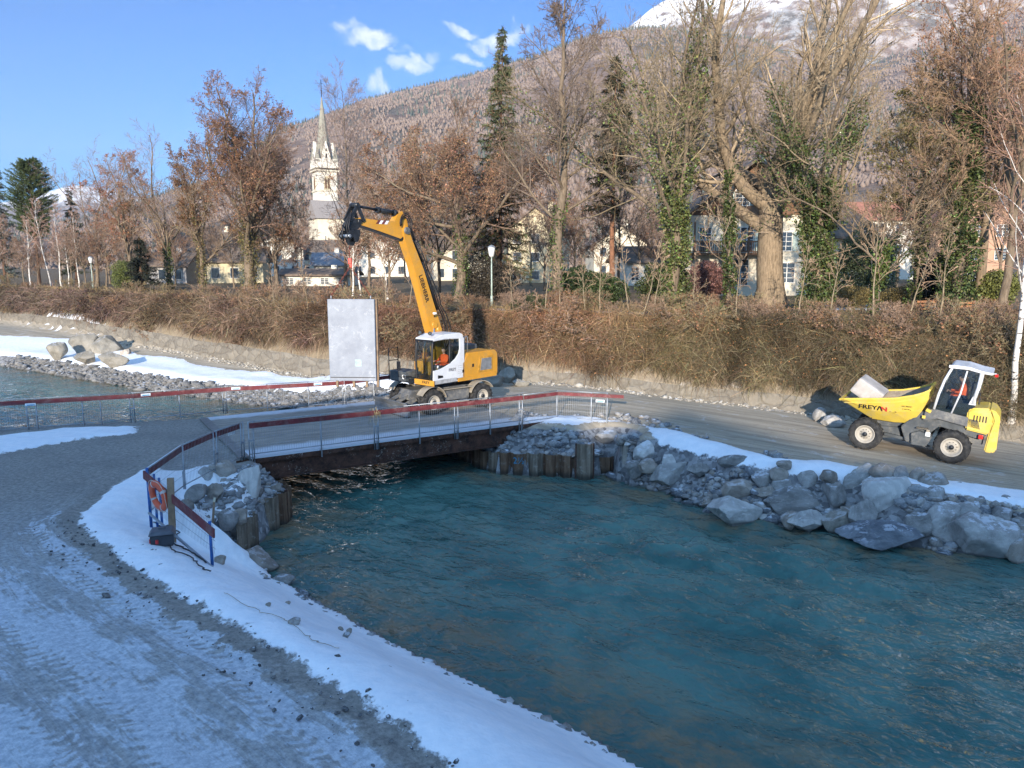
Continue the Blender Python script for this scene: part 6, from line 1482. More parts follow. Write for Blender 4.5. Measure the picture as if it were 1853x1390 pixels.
hh = g.random(n)**.85; 
low = .12+.24*(fbm(s_*.5, s_*0+3, 4)*2-1)+.20*np.clip((900-px)/250, 0, 1)+0*np.clip((500-px)/500, 0, 1)
hh = low+(1-low)*hh
t0 = -.02+hh*2.3+g.uniform(-.05, .35, n)
clump = fbm(s_*.9, hh*2.2+7, 4)
z0 = .40+hh*3.0+np.clip(hh-.75, 0, 1)*4*.9*np.clip(fbm(s_*.6+9, s_*0, 4)-.38, 0, 1)*g.random(n)+ np.clip(-0.052*np.clip(x-4.5, 0, 22), -2, 0)*(1-hh) + clump*.35
out_ = -.15+(1.9*np.clip(fbm(s_*.45+3, hh*1.6, 3)-.25, 0, 1)+.5*clump)*g.random(n)**.5
P0 = np.stack([x-ty_*(t0-out_), y+tx_*(t0-out_), z0], 1)
outd = np.stack([ty_, -tx_, 0*tx_], 1); along_ = np.stack([tx_, ty_, 0*tx_], 1)
Lh = g.gamma(4, .19, n); D = outd*g.normal(.25, .4, (n, 1))+along_*g.normal(0, .7, (n, 1))+np.array([0, 0, 1])*g.normal(-.15, .75, (n, 1)); D /= np.linalg.norm(D, axis=1)[:, None]
Pp = [P0]; d = D.copy()
for k in range(3):
    d = d+np.array([0, 0, -.30])+g.normal(0, .26, (n, 3)); d /= np.linalg.norm(d, axis=1)[:, None]; Pp.append(Pp[-1]+d*(Lh/3)[:, None])
P = np.stack(Pp, 1); W = np.repeat((g.uniform(.008, .024, n)*np.clip(y/38, .8, 2.2))[:, None], 4, 1)*np.array([1, .9, .7, .35])
V, Fq = ribbons(P, W); acc.add(V, Fq, np.repeat(hcol(px, hh, n), 8, 0))
# dead leaves caught in it
k = g.integers(0, n, 30000); C = P[k, 1]+g.normal(0, .06, (30000, 3)); V, Fq = leaf_quads(C, g.uniform(.04, .10, 30000), g); cc = np.array([.26, .13, .06])*np.exp(g.normal(0, .4, (30000, 1))); acc.add(V, Fq, np.repeat(cc, 4, 0))
acc.build('hedge', hedge_m, kind='stuff', label='tangle of bare brown shrubs hanging down over the river wall')
# dry grass and twigs along the top of the bank
acc = Acc(); n = 26000; s_ = WLl[1]*.4+g.random(n)*(WLl[-1]*.97-WLl[1]*.4); x, y, tx_, ty_ = wall_at(s_); keep = y > 19; s_, x, y, tx_, ty_ = s_[keep], x[keep], y[keep], tx_[keep], ty_[keep]; n = len(s_)
t0 = 2.0+g.gamma(2, 1.1, n); P0 = np.stack([x-ty_*t0, y+tx_*t0, 3.3+0*x], 1); P0[:, 2] = terrain(P0[:, 0], P0[:, 1])[0]
h_ = g.uniform(.12, .55, n)*(.5+fbm(s_*.4, t0, 3)); d = np.stack([g.normal(0, .35, n), g.normal(0, .35, n), np.ones(n)], 1)
P = np.stack([P0, P0+d*h_[:, None]*.5, P0+d*h_[:, None]*np.array([1.4, 1.4, .85])], 1); W = np.repeat(np.clip(y/40, .7, 2)[:, None]*.02, 3, 1)*np.array([1, .8, .3])
cc = np.array([.24, .175, .085])*np.exp(g.normal(0, .35, (n, 1))); V, Fq = ribbons(P, W); acc.add(V, Fq, np.repeat(cc, 6, 0))
acc.build('dry_grass', hedge_m, kind='stuff', label='dry winter grass along the top of the bank')
# promenade path
s_ = np.arange(WLl[1]*.6, WLl[-2], .8); rows = []
for o_ in (4.0, 5.0, 6.2): x, y, tx_, ty_ = wall_at(s_); rows.append(np.stack([x-ty_*o_, y+tx_*o_, terrain(x-ty_*o_, y+tx_*o_)[0]+.05], 1))
V = np.concatenate(rows); i = np.arange(len(s_)-1)[None, :]+np.arange(2)[:, None]*len(s_); Fq = np.stack([i, i+1, i+len(s_)+1, i+len(s_)], -1).reshape(-1, 4)
np_mesh('path', V, Fq, mats=[simple('path gravel', (.30, .28, .27), .9, scale=2)], kind='structure', label='pale promenade path above the hedge')

# ================================================================ trees
bark_m = NT('bark'); pos = bark_m.co.outputs['Object']; v = bark_m.mapv(pos, (5, 5, 1.2)); n1 = bark_m.noise(2, 7, .72, v); c = bark_m.mix(bark_m.rng(n1, .35, .65, 0, 1), bark_m.attr('col'), bark_m.mix(.55, bark_m.attr('col'), (.035, .028, .02)))
c = bark_m.mix(bark_m.rng(bark_m.noise(.8, 5, .7, pos), .55, .7, 0, .4), c, (.16, .16, .10)); bark_m.bump(n1, .8, .05); bark_m = bark_m.fin(c, .9, 0, .15)
birch_m = NT('birch bark'); pos = birch_m.co.outputs['Object']; n1 = birch_m.noise(2.2, 6, .7, birch_m.mapv(pos, (1, 1, 4))); c = birch_m.mix(birch_m.rng(n1, .56, .62), (.66, .63, .58), (.06, .05, .045)); birch_m = birch_m.fin(c, .8)
twig_m = attr_mat('twigs', .9, .1); leaf_m = attr_mat('dead leaves', .8, .15, .25); ivy_m = attr_mat('ivy leaves', .55, .35, .12); needle_m = attr_mat('needles', .8, .2)
UPV = np.array([0, 0, 1.0])
def level(par, k, t0, t1, ang, lr, rr, N, wob, trop, g, lpow=.55, minr=.008, flat=0):
    P, Rr, L = par; B, NP, _ = P.shape; n = B*k
    bi = np.repeat(np.arange(B), k); t = t0+(t1-t0)*((np.tile(np.arange(k), B)+g.random(n))/k); ft = np.clip(t, 0, .9999)*(NP-1); i0 = ft.astype(int); f = (ft-i0)[:, None]
    st = P[bi, i0]*(1-f)+P[bi, i0+1]*f; tan = P[bi, i0+1]-P[bi, i0]; tan /= np.linalg.norm(tan, axis=1)[:, None]+1e-9
    az = np.tile(np.arange(k)*2.4, B)+g.random(n)*1.3+np.repeat(g.random(B)*6.28, k)
    a = np.cross(tan, np.array([.3, .2, .93])+0*tan); a /= np.linalg.norm(a, axis=1)[:, None]+1e-9; b = np.cross(tan, a); pr = a*np.cos(az)[:, None]+b*np.sin(az)[:, None]
    an = ang*g.uniform(.75, 1.25, n)[:, None]; d = tan*np.cos(an)+pr*np.sin(an); 
    if flat: d[:, 2] *= 1-flat
    d /= np.linalg.norm(d, axis=1)[:, None]
    r0 = (Rr[bi, i0]*(1-f[:, 0])+Rr[bi, i0+1]*f[:, 0])*rr*g.uniform(.75, 1.1, n); ln = L[bi]*lr*(1-lpow*(t-t0)/(t1-t0+1e-9))*g.uniform(.65, 1.25, n)
    Q = [st]
    for j in range(N-1):
        d = d+UPV*trop+g.normal(0, wob, (n, 3)); d /= np.linalg.norm(d, axis=1)[:, None]; Q.append(Q[-1]+d*(ln/(N-1))[:, None])
    return np.stack(Q, 1), np.maximum(minr, r0[:, None]*np.linspace(1, .35, N)[None]), ln
def trunk_line(H, r0, N, g, lean=(0, 0), wob=.03, taper=.3, flare=1.35):
    z = np.linspace(0, 1, N); w = np.cumsum(g.normal(0, wob, (N, 2)), 0)*H/N*2; w -= w[0]
    P = np.stack([w[:, 0]+lean[0]*z*H, w[:, 1]+lean[1]*z*H, z*H], 1)[None]; Rr = (r0*(1-(1-taper)*z))[None].copy(); Rr[0, 0] *= flare; return P, Rr, np.array([H])
def stack_levels(lst):
    P = np.concatenate([l[0] for l in lst]); return P, np.concatenate([l[1] for l in lst]), np.concatenate([l[2] for l in lst])
BR1 = (.17, .13, .09); 
def make_tree(name, label, loc, H, r0, seed, form='oak', bark=(.20, .155, .11), twig=(.24, .18, .125), leaves=0, leafc=(.24, .105, .05), ivy=0, ivy_h=.6, group=None, trunk_mat=None, dens=1.0, spread=1.0, lean=(0, 0), minr=.010, ivyc=(.055, .075, .02), ivy_w=.45, cat='tree', leaf_size=(.08, .16), mains=None):
    twig = tuple(min(.45, c*1.38) for c in twig); bark = tuple(c*1.15 for c in bark); ivyc = tuple(c*1.25 for c in ivyc)
    g = np.random.default_rng(seed); o = empty(name, loc, (0, 0, 0), label=label, cat=cat, group=group)
    big = Acc(); tw = Acc(); k_ = lambda v: max(2, int(round(v*dens*1.12)))
    if form == 'oak':       # short trunk, wide limbs
        T0 = trunk_line(H*.50, r0, 9, g, lean, .05, .45); L1 = level(T0, mains or 8, .36, 1.0, .85*spread, .95*max(1, spread), .55, 8, .13, .06, g, .25)
        L1b = level(T0, 2, .9, 1.0, .25, .95, .7, 8, .10, .08, g, .1); L1 = stack_levels([L1, L1b])
        L2 = level(L1, k_(8), .22, 1, .75, .5, .5, 6, .15, .06, g); L3 = level(L2, k_(7), .2, 1, .7, .5, .5, 4, .16, .05, g); L4 = level(L3, k_(6), .2, 1, .7, .55, .55, 3, .2, .03, g)
    elif form == 'vase':    # ash or lime: limbs sweep up
        T0 = trunk_line(H*.38, r0, 7, g, lean, .03, .7); L1 = level(T0, mains or 7, .55, 1.0, .62*spread, 1.7, .60, 12, .12, .055, g, .15)
        L2 = level(L1, k_(10), .2, 1, .75, .40, .42, 7, .16, .06, g, .5); L3 = level(L2, k_(7), .15, 1, .75, .48, .5, 5, .18, .05, g); L4 = level(L3, k_(5), .2, 1, .7, .5, .55, 3, .2, .03, g)
    elif form == 'tall':    # one leader with side limbs
        T0 = trunk_line(H*.97, r0, 14, g, lean, .035, .10); L1 = level(T0, mains or 26, .28, .98, .95*spread, .34, .42, 7, .12, .07, g, .62)
        L2 = level(L1, k_(8), .2, 1, .7, .5, .5, 5, .14, .04, g); L3 = level(L2, k_(6), .15, 1, .65, .5, .5, 4, .16, .04, g); L4 = level(L3, k_(4), .2, 1, .6, .55, .55, 3, .2, .0, g)
    elif form == 'birch':
        T0 = trunk_line(H*.97, r0, 12, g, lean, .03, .12); L1 = level(T0, mains or 20, .35, .98, .6*spread, .26, .35, 6, .08, .03, g, .6)
        L2 = level(L1, k_(7), .2, 1, .6, .5, .5, 4, .12, -.04, g); L3 = level(L2, k_(5), .15, 1, .5, .6, .5, 3, .15, -.08, g); L4 = None
    elif form == 'shrub':
        T0 = stack_levels([trunk_line(H*.6, r0*g.uniform(.5, 1), 5, g, (g.normal(0, .35), g.normal(0, .35)), .05, .5, 1) for _ in range(mains or 7)])
        L1 = level(T0, k_(6), .15, 1, .6*spread, .7, .6, 5, .15, .06, g, .3); L2 = level(L1, k_(6), .2, 1, .7, .6, .6, 4, .18, .04, g); L3 = level(L2, k_(5), .2, 1, .7, .6, .6, 3, .2, .03, g); L4 = None
    for L_, sd_, br in ((T0, 12 if r0 > .2 else 8, bark), (L1, 7, bark)):
        V, Fq = tubes(L_[0], L_[1], sd_); big.add(V, Fq, br)
    def shade(c, n, per): return np.repeat(np.array(c)*np.exp(g.normal(0, .2, (n, 1))), per, 0)
    V, Fq = tubes(L2[0], np.maximum(L2[1], minr*1.2), 4); tw.add(V, Fq, shade(twig, len(L2[0]), L2[0].shape[1]*4))
    V, Fq = tubes(L3[0], np.maximum(L3[1], minr), 3); tw.add(V, Fq, shade(twig, len(L3[0]), L3[0].shape[1]*3))
    fin_ = L3
    if L4 is not None: V, Fq = tubes(L4[0], np.maximum(L4[1]*.8, minr*.8), 3); tw.add(V, Fq, shade(twig, len(L4[0]), L4[0].shape[1]*3)); fin_ = L4
    big.build('trunk', trunk_mat or bark_m, o, smooth=True)
    cr_ = tw.build('crown', twig_m, o)
    if leaves:
        ii = g.integers(0, len(fin_[0]), leaves); jj = g.integers(1, fin_[0].shape[1], leaves); C = fin_[0][ii, jj]+g.normal(0, .07, (leaves, 3))
        cl = fbm(C[:, 0]*.5+seed, C[:, 2]*.5, 3); C = C[cl+g.normal(0, .06, leaves) > .44]; n = len(C); V, Fq = leaf_quads(C, g.uniform(leaf_size[0], leaf_size[1], n), g)
        cc = np.array(leafc)*np.exp(g.normal(0, .33, (n, 1)))*np.exp(g.normal(0, .08, (n, 3))); la = Acc().add(V, Fq, np.repeat(cc, 4, 0)); la.build('leaves', leaf_m, o)
    if ivy:
        src = [(T0[0], 1.0)]; 
        lines_ = [T0[0].reshape(-1, T0[0].shape[1], 3)]; 
        PP = []; 
        for P, w in ((T0[0], .55 if form in ('vase', 'oak') else .9), (L1[0], .45 if form in ('vase', 'oak') else .1)):
            n = int(ivy*w); bi = g.integers(0, len(P), n); t = g.random(n)*(P.shape[1]-1.001); i0 = t.astype(int); f = (t-i0)[:, None]; PP.append(P[bi, i0]*(1-f)+P[bi, i0+1]*f)
        C = np.concatenate(PP); C = C[C[:, 2] < ivy_h*H*(1+.15*np.sin(C[:, 0]*2))]; n = len(C); dr = g.normal(size=(n, 3))*[1, 1, .7]; dr /= np.linalg.norm(dr, axis=1)[:, None]
        bul = fbm(C[:, 2]*.9+seed, np.arctan2(dr[:, 1], dr[:, 0])*1.3+C[:, 0], 3)
        rad = r0*.8+ivy_w*(bul*1.7)*g.random(n)**.5*(1-.55*C[:, 2]/(ivy_h*H)); C = C+dr*rad[:, None]
        keep = bul > .45; C = C[keep]; dr = dr[keep]; n = len(C); V, Fq = leaf_quads(C, g.uniform(.08, .17, n), g, .8, dr*.4+g.normal(size=(n, 3))*.6)
        cc = np.array(ivyc)*np.exp(g.normal(0, .42, (n, 1)))*np.exp(g.normal(0, .12, (n, 3))); Acc().add(V, Fq, np.repeat(cc, 4, 0)).build('ivy', ivy_m, o)
    return o
def conifer(name, label, loc, H, rad, seed, col=(.028, .045, .03), col2=(.06, .065, .035), brown=.0, bare=.12, trunkc=(.16, .09, .06), r0=.22, group=None, n_br=None, pine=False, top_thin=1.0, cat='conifer'):
    g = np.random.default_rng(seed); o = empty(name, loc, label=label, cat=cat, group=group)
    T0 = trunk_line(H, r0, 14, g, (0, 0), .012, .06); V, Fq = tubes(T0[0], T0[1], 10); Acc().add(V, Fq, trunkc).build('trunk', bark_m, o, smooth=True)
    nb = n_br or int(H*11); t = bare+(1-bare)*g.random(nb)**(.9); 
    if pine: t = np.clip(bare+(1-bare)*g.random(nb), 0, .98)
    ft = t*(13); i0 = np.minimum(ft.astype(int), 12); st = T0[0][0][i0]+(T0[0][0][i0+1]-T0[0][0][i0])*(ft-i0)[:, None]
    az = g.random(nb)*6.28; prof = (1-t)**(.8*top_thin) if not pine else np.sin(np.clip((t-bare)/(1-bare)*.85+.12, 0, 1)*pi)**.7
    ln = rad*prof*g.uniform(.65, 1.25, nb)+.15; d = np.stack([np.cos(az), np.sin(az), g.uniform(-.25, .15, nb)+(.35 if pine else 0)], 1); Q = [st]
    for j in range(5):
        d = d+np.array([0, 0, (-.10 if j < 3 else .16) if not pine else .06])+g.normal(0, .05, (nb, 3)); d /= np.linalg.norm(d, axis=1)[:, None]; Q.append(Q[-1]+d*(ln/5)[:, None])
    P = np.stack(Q, 1); tw = Acc(); V, Fq = tubes(P, np.linspace(.035, .01, 6)[None]+0*P[:, :, 0], 3); tw.add(V, Fq, (.09, .06, .04))
    per = 95 if not pine else 110; n = nb*per; bi = np.repeat(np.arange(nb), per); keep = g.random(n) < np.clip(ln[bi]/rad*1.3+.12, .1, 1); bi = bi[keep]; n = len(bi)
    t2 = (g.random(n)**.7 if not pine else g.uniform(.25, 1, n))*4.999; j0 = t2.astype(int); f = (t2-j0)[:, None]; C = P[bi, j0]*(1-f)+P[bi, j0+1]*f; tn = P[bi, j0+1]-P[bi, j0]; tn /= np.linalg.norm(tn, axis=1)[:, None]+1e-9
    dd = tn*.6+g.normal(0, .55, (n, 3))+np.array([0, 0, (-.28 if not pine else .25)]); dd /= np.linalg.norm(dd, axis=1)[:, None]; l_ = g.uniform(.16, .42, n)*(1 if not pine else .9)
    Pn = np.stack([C, C+dd*l_[:, None]*.6, C+dd*l_[:, None]+np.array([0, 0, -.04])], 1); W = np.repeat((g.uniform(.03, .06, n))[:, None], 3, 1)*np.array([.8, 1, .3])
    V, Fq = ribbons(Pn, W); mixv = g.random((n, 1)); cc = np.array(col)*(1-mixv)+np.array(col2)*mixv; hb = (g.random(n) < brown*np.clip(1.3-C[:, 2]/H, 0, 1)); cc[hb] = np.array([.13, .075, .04])
    cc = cc*np.exp(g.normal(0, .3, (n, 1))); tw.add(V, Fq, np.repeat(cc, 6, 0)); tw.build('crown', needle_m, o); return o
def spot(px, d, z=None):
    x = (px-926.5)/F*d; return (x, d, zt(x, d)-.05 if z is None else z)
def HT(top, d): return (480-top)/F*d+2.65
oak_l = (.28, .16, .095)
make_tree('tall_tree', 'tallest broad brown leaved tree left of the church spire', spot(455, 75), HT(150, 75), .55, 11, 'oak', leaves=52000, leafc=(.26, .145, .085), spread=.72, mains=15, ivy=12000, ivy_h=.85, ivyc=(.10, .085, .03), ivy_w=.7, twig=(.15, .10, .075), dens=1.25)
make_tree('oak_tree', 'wide spreading oak with russet leaves behind the excavator boom', spot(832, 56), HT(185, 56), .38, 12, 'oak', leaves=30000, leafc=oak_l, spread=1.28, dens=1.3, mains=10, ivy=4000, ivy_h=.4, twig=(.16, .11, .08))
make_tree('oak_tree', 'russet leaved tree just left of the tall dark topped spruce', spot(770, 61), HT(205, 61), .30, 32, 'oak', leaves=16000, leafc=(.28, .165, .10), spread=1.1, dens=1.15)
conifer('spruce_tree', 'tall slim spruce with a bare pointed top in the middle of the row', spot(903, 62), HT(78, 62), 3.3, 13, (.055, .075, .04), (.11, .12, .055), brown=.35, bare=.12, top_thin=1.15, n_br=330)
make_tree('lime_tree', 'tall slender bare tree right of the pointed spruce', spot(1012, 47), HT(0, 47), .36, 14, 'tall', spread=.95, ivy=7000, ivy_h=.35, ivy_w=.4, twig=(.15, .115, .09), leaves=900, leafc=(.2, .11, .07), dens=1.15)
conifer('spruce_tree', 'dark spruce with reddish trunk right of the tall slender bare tree', spot(1105, 53), HT(125, 53), 2.4, 15, (.022, .034, .022), (.05, .05, .03), brown=.35, bare=.40, trunkc=(.30, .15, .09), top_thin=.8)
make_tree('ash_tree', 'ivy covered ash with steep upright limbs left of the villa', spot(1212, 44), HT(-15, 44)*1.05, .34, 16, 'vase', spread=.72, ivy=30000, ivy_h=.70, ivy_w=.85, ivyc=(.085, .10, .032), mains=10, dens=1.15, twig=(.19, .15, .095))
make_tree('plane_tree', 'giant bare tree with the thickest trunk, standing in front of the villa', spot(1391, 46), HT(-60, 46)*1.05, .84, 17, 'vase', spread=1.35, bark=(.28, .215, .145), twig=(.27, .21, .14), mains=8, dens=1.15)
make_tree('ivy_tree', 'bare tree whose trunk is wrapped in thick dark ivy right of the giant tree', spot(1468, 41), HT(-30, 41), .34, 18, 'vase', spread=.8, ivy=52000, ivy_h=.58, ivy_w=.95, ivyc=(.06, .078, .024), dens=1.1, twig=(.20, .155, .10), mains=7)
make_tree('ivy_tree', 'thin leaning pole wrapped in ivy in front of the villa balcony', spot(1316, 41), 8.6, .12, 19, 'tall', ivy=7500, ivy_h=.95, ivy_w=.42, ivyc=(.05, .065, .02), dens=.5, lean=(-.05, 0))
make_tree('ivy_tree', 'tree with tall narrow dark green ivy near the right edge', spot(1722, 40), HT(30, 40), .32, 20, 'tall', ivy=36000, ivy_h=.72, ivy_w=.9, ivyc=(.065, .085, .027), twig=(.25, .17, .11), dens=1.3)
make_tree('bare_tree', 'slim pale trunked tree behind the ivy tree at the right', spot(1772, 42), HT(-40, 42), .26, 21, 'vase', spread=.7, twig=(.24, .15, .10), bark=(.24, .18, .12), leaves=2500, leafc=(.3, .15, .09))
make_tree('bare_tree', 'twin stem bare tree close to the right edge of the view', spot(1812, 38), HT(-30, 38), .22, 22, 'vase', spread=.85, twig=(.24, .15, .10), leaves=2500, leafc=(.3, .15, .09))
make_tree('bare_tree', 'olive brown twiggy tree between the villa and the right ivy tree', spot(1645, 42), 13, .16, 23, 'tall', twig=(.18, .15, .08), leaves=7000, leafc=(.13, .12, .045), ivy=6000, ivy_h=.6, dens=1.1)
make_tree('bare_tree', 'leafy twigged small tree in front of the right wing of the villa', spot(1585, 39), 9.5, .13, 24, 'vase', twig=(.19, .14, .09), ivy=7000, ivy_h=.4, spread=1.0)
make_tree('birch_tree', 'white birch leaning at the right edge in front of the hedge', spot(1848, 29.5), 13.8, .13, 25, 'birch', trunk_mat=birch_m, lean=(-.03, .02), twig=(.24, .15, .11), spread=1.1)
make_tree('bare_tree', 'bare upright tree behind the far birches at the left', spot(182, 95), HT(255, 95), .22, 26, 'vase', spread=.8, twig=(.20, .15, .13))
make_tree('oak_tree', 'orange brown leaved tree left of the fan shaped bare tree', spot(243, 86), HT(285, 86), .25, 27, 'oak', leaves=16000, leafc=(.30, .13, .075), spread=.7)
make_tree('bare_tree', 'fan shaped bare tree with fine twigs beside the tallest brown tree', spot(312, 84), HT(250, 84), .26, 28, 'vase', spread=.85, twig=(.21, .155, .12), ivy=6000, ivy_h=.3)
make_tree('oak_tree', 'brown leaved tree close at the left side of the tallest tree', spot(372, 80), HT(275, 80), .26, 29, 'oak', leaves=20000, leafc=(.18, .095, .05), spread=.62, ivy=5000, ivy_h=.7, ivyc=(.11, .09, .035))
make_tree('oak_tree', 'low brown leaved tree at the right side of the tallest tree', spot(505, 78), HT(330, 78), .24, 30, 'oak', leaves=12000, leafc=(.19, .10, .05), spread=.9)
make_tree('bare_tree', 'slender bare tree rising right beside the church spire', spot(628, 96), HT(165, 96), .22, 31, 'tall', spread=.75, twig=(.20, .15, .13), mains=30)
conifer('spruce_tree', 'blue green spruce at the far left of the treeline', spot(18, 105), HT(288, 105), 2.6, 33, (.05, .07, .065), (.10, .12, .11), bare=.05)
conifer('pine_tree', 'round topped green pine beside the far left spruce', spot(78, 104), HT(298, 104), 3.0, 34, (.05, .075, .03), (.10, .125, .05), pine=True, bare=.38, n_br=420)
conifer('spruce_tree', 'dark narrow spruce half hidden behind the left birches', spot(146, 108), HT(345, 108), 2.2, 35, (.03, .045, .03), (.06, .07, .04), bare=.1)
conifer('pine_tree', 'dark low conifer bush between the left trees', spot(262, 80), 5.6, 1.9, 36, (.015, .02, .015), (.035, .04, .03), bare=.02, n_br=120)
# birches in the left thicket and behind the panel
for k_, (px, d, H_, ln) in enumerate([(8, 90, 9, -.04), (62, 88, 8, .02), (100, 92, 10.5, -.10), (118, 90, 9.5, -.05), (132, 93, 8, .0), (150, 91, 9, -.02), (655, 68, 7.5, -.05), (703, 60, 7.5, -.10), (640, 64, 6.0, .02)]):
    lab = ['birch stem at the far left edge', 'birch with a dark base near the left edge', 'leaning birch, tallest of the left thicket', 'straight birch right behind the leaning one', 'thin upright birch in the middle of the thicket', 'rightmost birch of the left thicket', 'slim white birch above the lifted panel', 'slanting white birch beside the excavator boom', 'short birch behind the chain of the panel'][k_]
    make_tree('birch_tree', lab, spot(px, d), H_, .085, 60+k_, 'birch', trunk_mat=birch_m, lean=(ln, 0), twig=(.26, .17, .13), minr=.014, dens=.8)
ordn = {}
# generic bare trees that fill the background: built once, copied
protos = [make_tree('bare_tree', None, (0, 0, 0), 12, .17, 80+k_, f_, twig=(.20, .145, .11), minr=.016, dens=.85, leaves=lv, leafc=(.25, .13, .075), leaf_size=(.1, .2)) for k_, (f_, lv) in enumerate([('vase', 0), ('oak', 3500), ('tall', 0), ('vase', 1500), ('tall', 2500)])]
gr = random.Random(9); used_p = set()
bgt = []
for px in list(range(-40, 640, 21))+list(range(640, 1900, 34)):
    d = gr.choice([88, 95, 104, 112, 125]) if px < 620 else gr.choice([66, 78, 92, 110])
    if 560 < px < 612: continue
    if 1230 < px < 1570: continue
    bgt.append((px+gr.uniform(-15, 15), d, gr.uniform(.65, 1.0)*(1.0 if px > 200 else .75)))
used = [False]*5
near_names = ['far left spruce', 'round topped pine', 'left birches', 'fan shaped tree']
for k_, (px, d, sc) in enumerate(bgt):
    j = gr.randrange(5); o = protos[j] if not used[j] else copy_tree(protos[j]); used[j] = True
    o.location = spot(px, d); o.scale = (sc*gr.uniform(.85, 1.1), sc, sc*gr.uniform(.85, 1.15)); o.rotation_euler = (0, 0, gr.random()*6)
    wh = ('at the far left' if px < 150 else 'left of the tallest brown tree' if px < 420 else 'behind the tallest brown tree' if px < 560 else 'behind the lifted panel and boom' if px < 760 else 'behind the wide oak' if px < 900 else 'between spruce and ivy covered ash' if px < 1240 else 'behind the villa' if px < 1560 else 'at the right behind the ivy trees')
    ordn.setdefault(('back row bare tree', wh), []).append((o.location.x/o.location.y, o)); o['group'] = 'bare trees of the back rows '+wh
# understorey shrubs and saplings on the bank edge
sp = [make_tree('bare_shrub', None, (0, 0, 0), 2.4, .022, 95+k_, 'shrub', twig=(.22, .15, .105) if k_ != 1 else (.19, .155, .09), cat='shrub', minr=.010, leaves=600 if k_ else 0, leafc=(.26, .15, .08), dens=.72, spread=1.25) for k_ in range(3)]
used = [False]*3; 
for k_ in range(64):
    px = -20+k_*30+gr.uniform(-12, 12); xw_, yw_, tx1, ty1 = None, None, None, None
    # find the bank top at this bearing
    ta = (px-926.5)/F; ss = np.linspace(WLl[1]*.3, WLl[-1], 900); xs_, ys_, t1, t2 = wall_at(ss); i0 = int(np.argmin(np.abs(xs_/np.maximum(ys_, 1)-ta)+(ys_ < 15)*9)); d = ys_[i0]+gr.uniform(3.2, 9.5)
    j = gr.randrange(3); o = sp[j] if not used[j] else copy_tree(sp[j]); used[j] = True; o.location = spot(px, d); sc = gr.uniform(.4, .9)*(1.0 if px < 700 else .75); o.scale = (sc*1.1, sc*1.1, sc); o.rotation_euler = (0, 0, gr.random()*6)
    wh = 'left of the lifted panel' if px < 560 else 'between panel and slender bare tree' if px < 1000 else 'below the ivy covered ash' if px < 1260 else 'in front of the villa' if px < 1540 else 'at the right above the hedge'
    ordn.setdefault(('leafless bank top shrub', wh), []).append((o.location.x/o.location.y, o)); o['group'] = 'leafless shrubs on the bank top '+wh
for k_ in range(60):
    px = gr.uniform(-30, 1870); ta = (px-926.5)/F; ss = np.linspace(WLl[1]*.3, WLl[-1], 900); xs_, ys_, t1, t2 = wall_at(ss); i0 = int(np.argmin(np.abs(xs_/np.maximum(ys_, 1)-ta)+(ys_ < 15)*9)); up_ = gr.uniform(.9, 2.3)
    o = copy_tree(sp[gr.randrange(3)]); p = spot(px, ys_[i0]+up_*1.25); o.location = (p[0], p[1], p[2]-.15); sc = gr.uniform(.32, .62); o.scale = (sc*1.7, sc*1.7, sc); o.rotation_euler = (R(gr.uniform(15, 45)), 0, gr.uniform(-.6, .6))
    wh = 'left of the lifted panel' if px < 560 else 'between panel and slender bare tree' if px < 1000 else 'below the ivy covered ash' if px < 1260 else 'in front of the villa' if px < 1540 else 'behind the dumper'
    ordn.setdefault(('scrubby bush in the hedge face', wh), []).append((o.location.x/o.location.y, o)); o['group'] = 'scrubby bushes in the hedge face '+wh
sap = make_tree('sapling', None, (0, 0, 0), 4.2, .04, 99, 'birch', twig=(.26, .18, .12), bark=(.30, .24, .16), cat='sapling', dens=.55, minr=.008, mains=12)
first = True
for k_, (px, dd_, sc, ln) in enumerate([(1012, 1.5, .9, .05), (1060, 1.2, .8, -.05), (1085, 1.6, .9, 0), (1140, 1.1, 1.0, -.2), (1162, 1.0, 1.1, -.22), (1180, 1.4, .9, .1), (1255, 1.5, .8, 0), (1330, 1.3, .9, .12), (1440, 1.5, 1, -.1), (1500, 1.0, .9, .1), (1580, .8, 1.2, 0), (1640, 1.3, 1, .2), (1700, 1, 1.1, -.15), (985, 1.4, .9, .1), (930, 1.3, .8, -.1), (700, 1.5, 1, .15), (740, 1.5, 1, -.1), (560, 1.5, 1, .1), (500, 1.6, .9, -.1)]):
    ta = (px-926.5)/F; i0 = int(np.argmin(np.abs(xs_/np.maximum(ys_, 1)-ta)+(ys_ < 15)*9)); d = ys_[i0]+dd_+1.4; o = sap if first else copy_tree(sap); first = False
    p = spot(px, d); o.location = (p[0], p[1], p[2]-.05); o.scale = (sc,)*3; o.rotation_euler = (gr.uniform(-.08, .08), ln, gr.random()*6)
    ordn.setdefault(('thin pale sapling', 'in the hedge '+('right' if px > 900 else 'left')+' of the excavator'), []).append((o.location.x/o.location.y, o)); o['group'] = 'saplings in the hedge '+('right' if px > 900 else 'left')+' of the excavator'
ordinals(ordn)
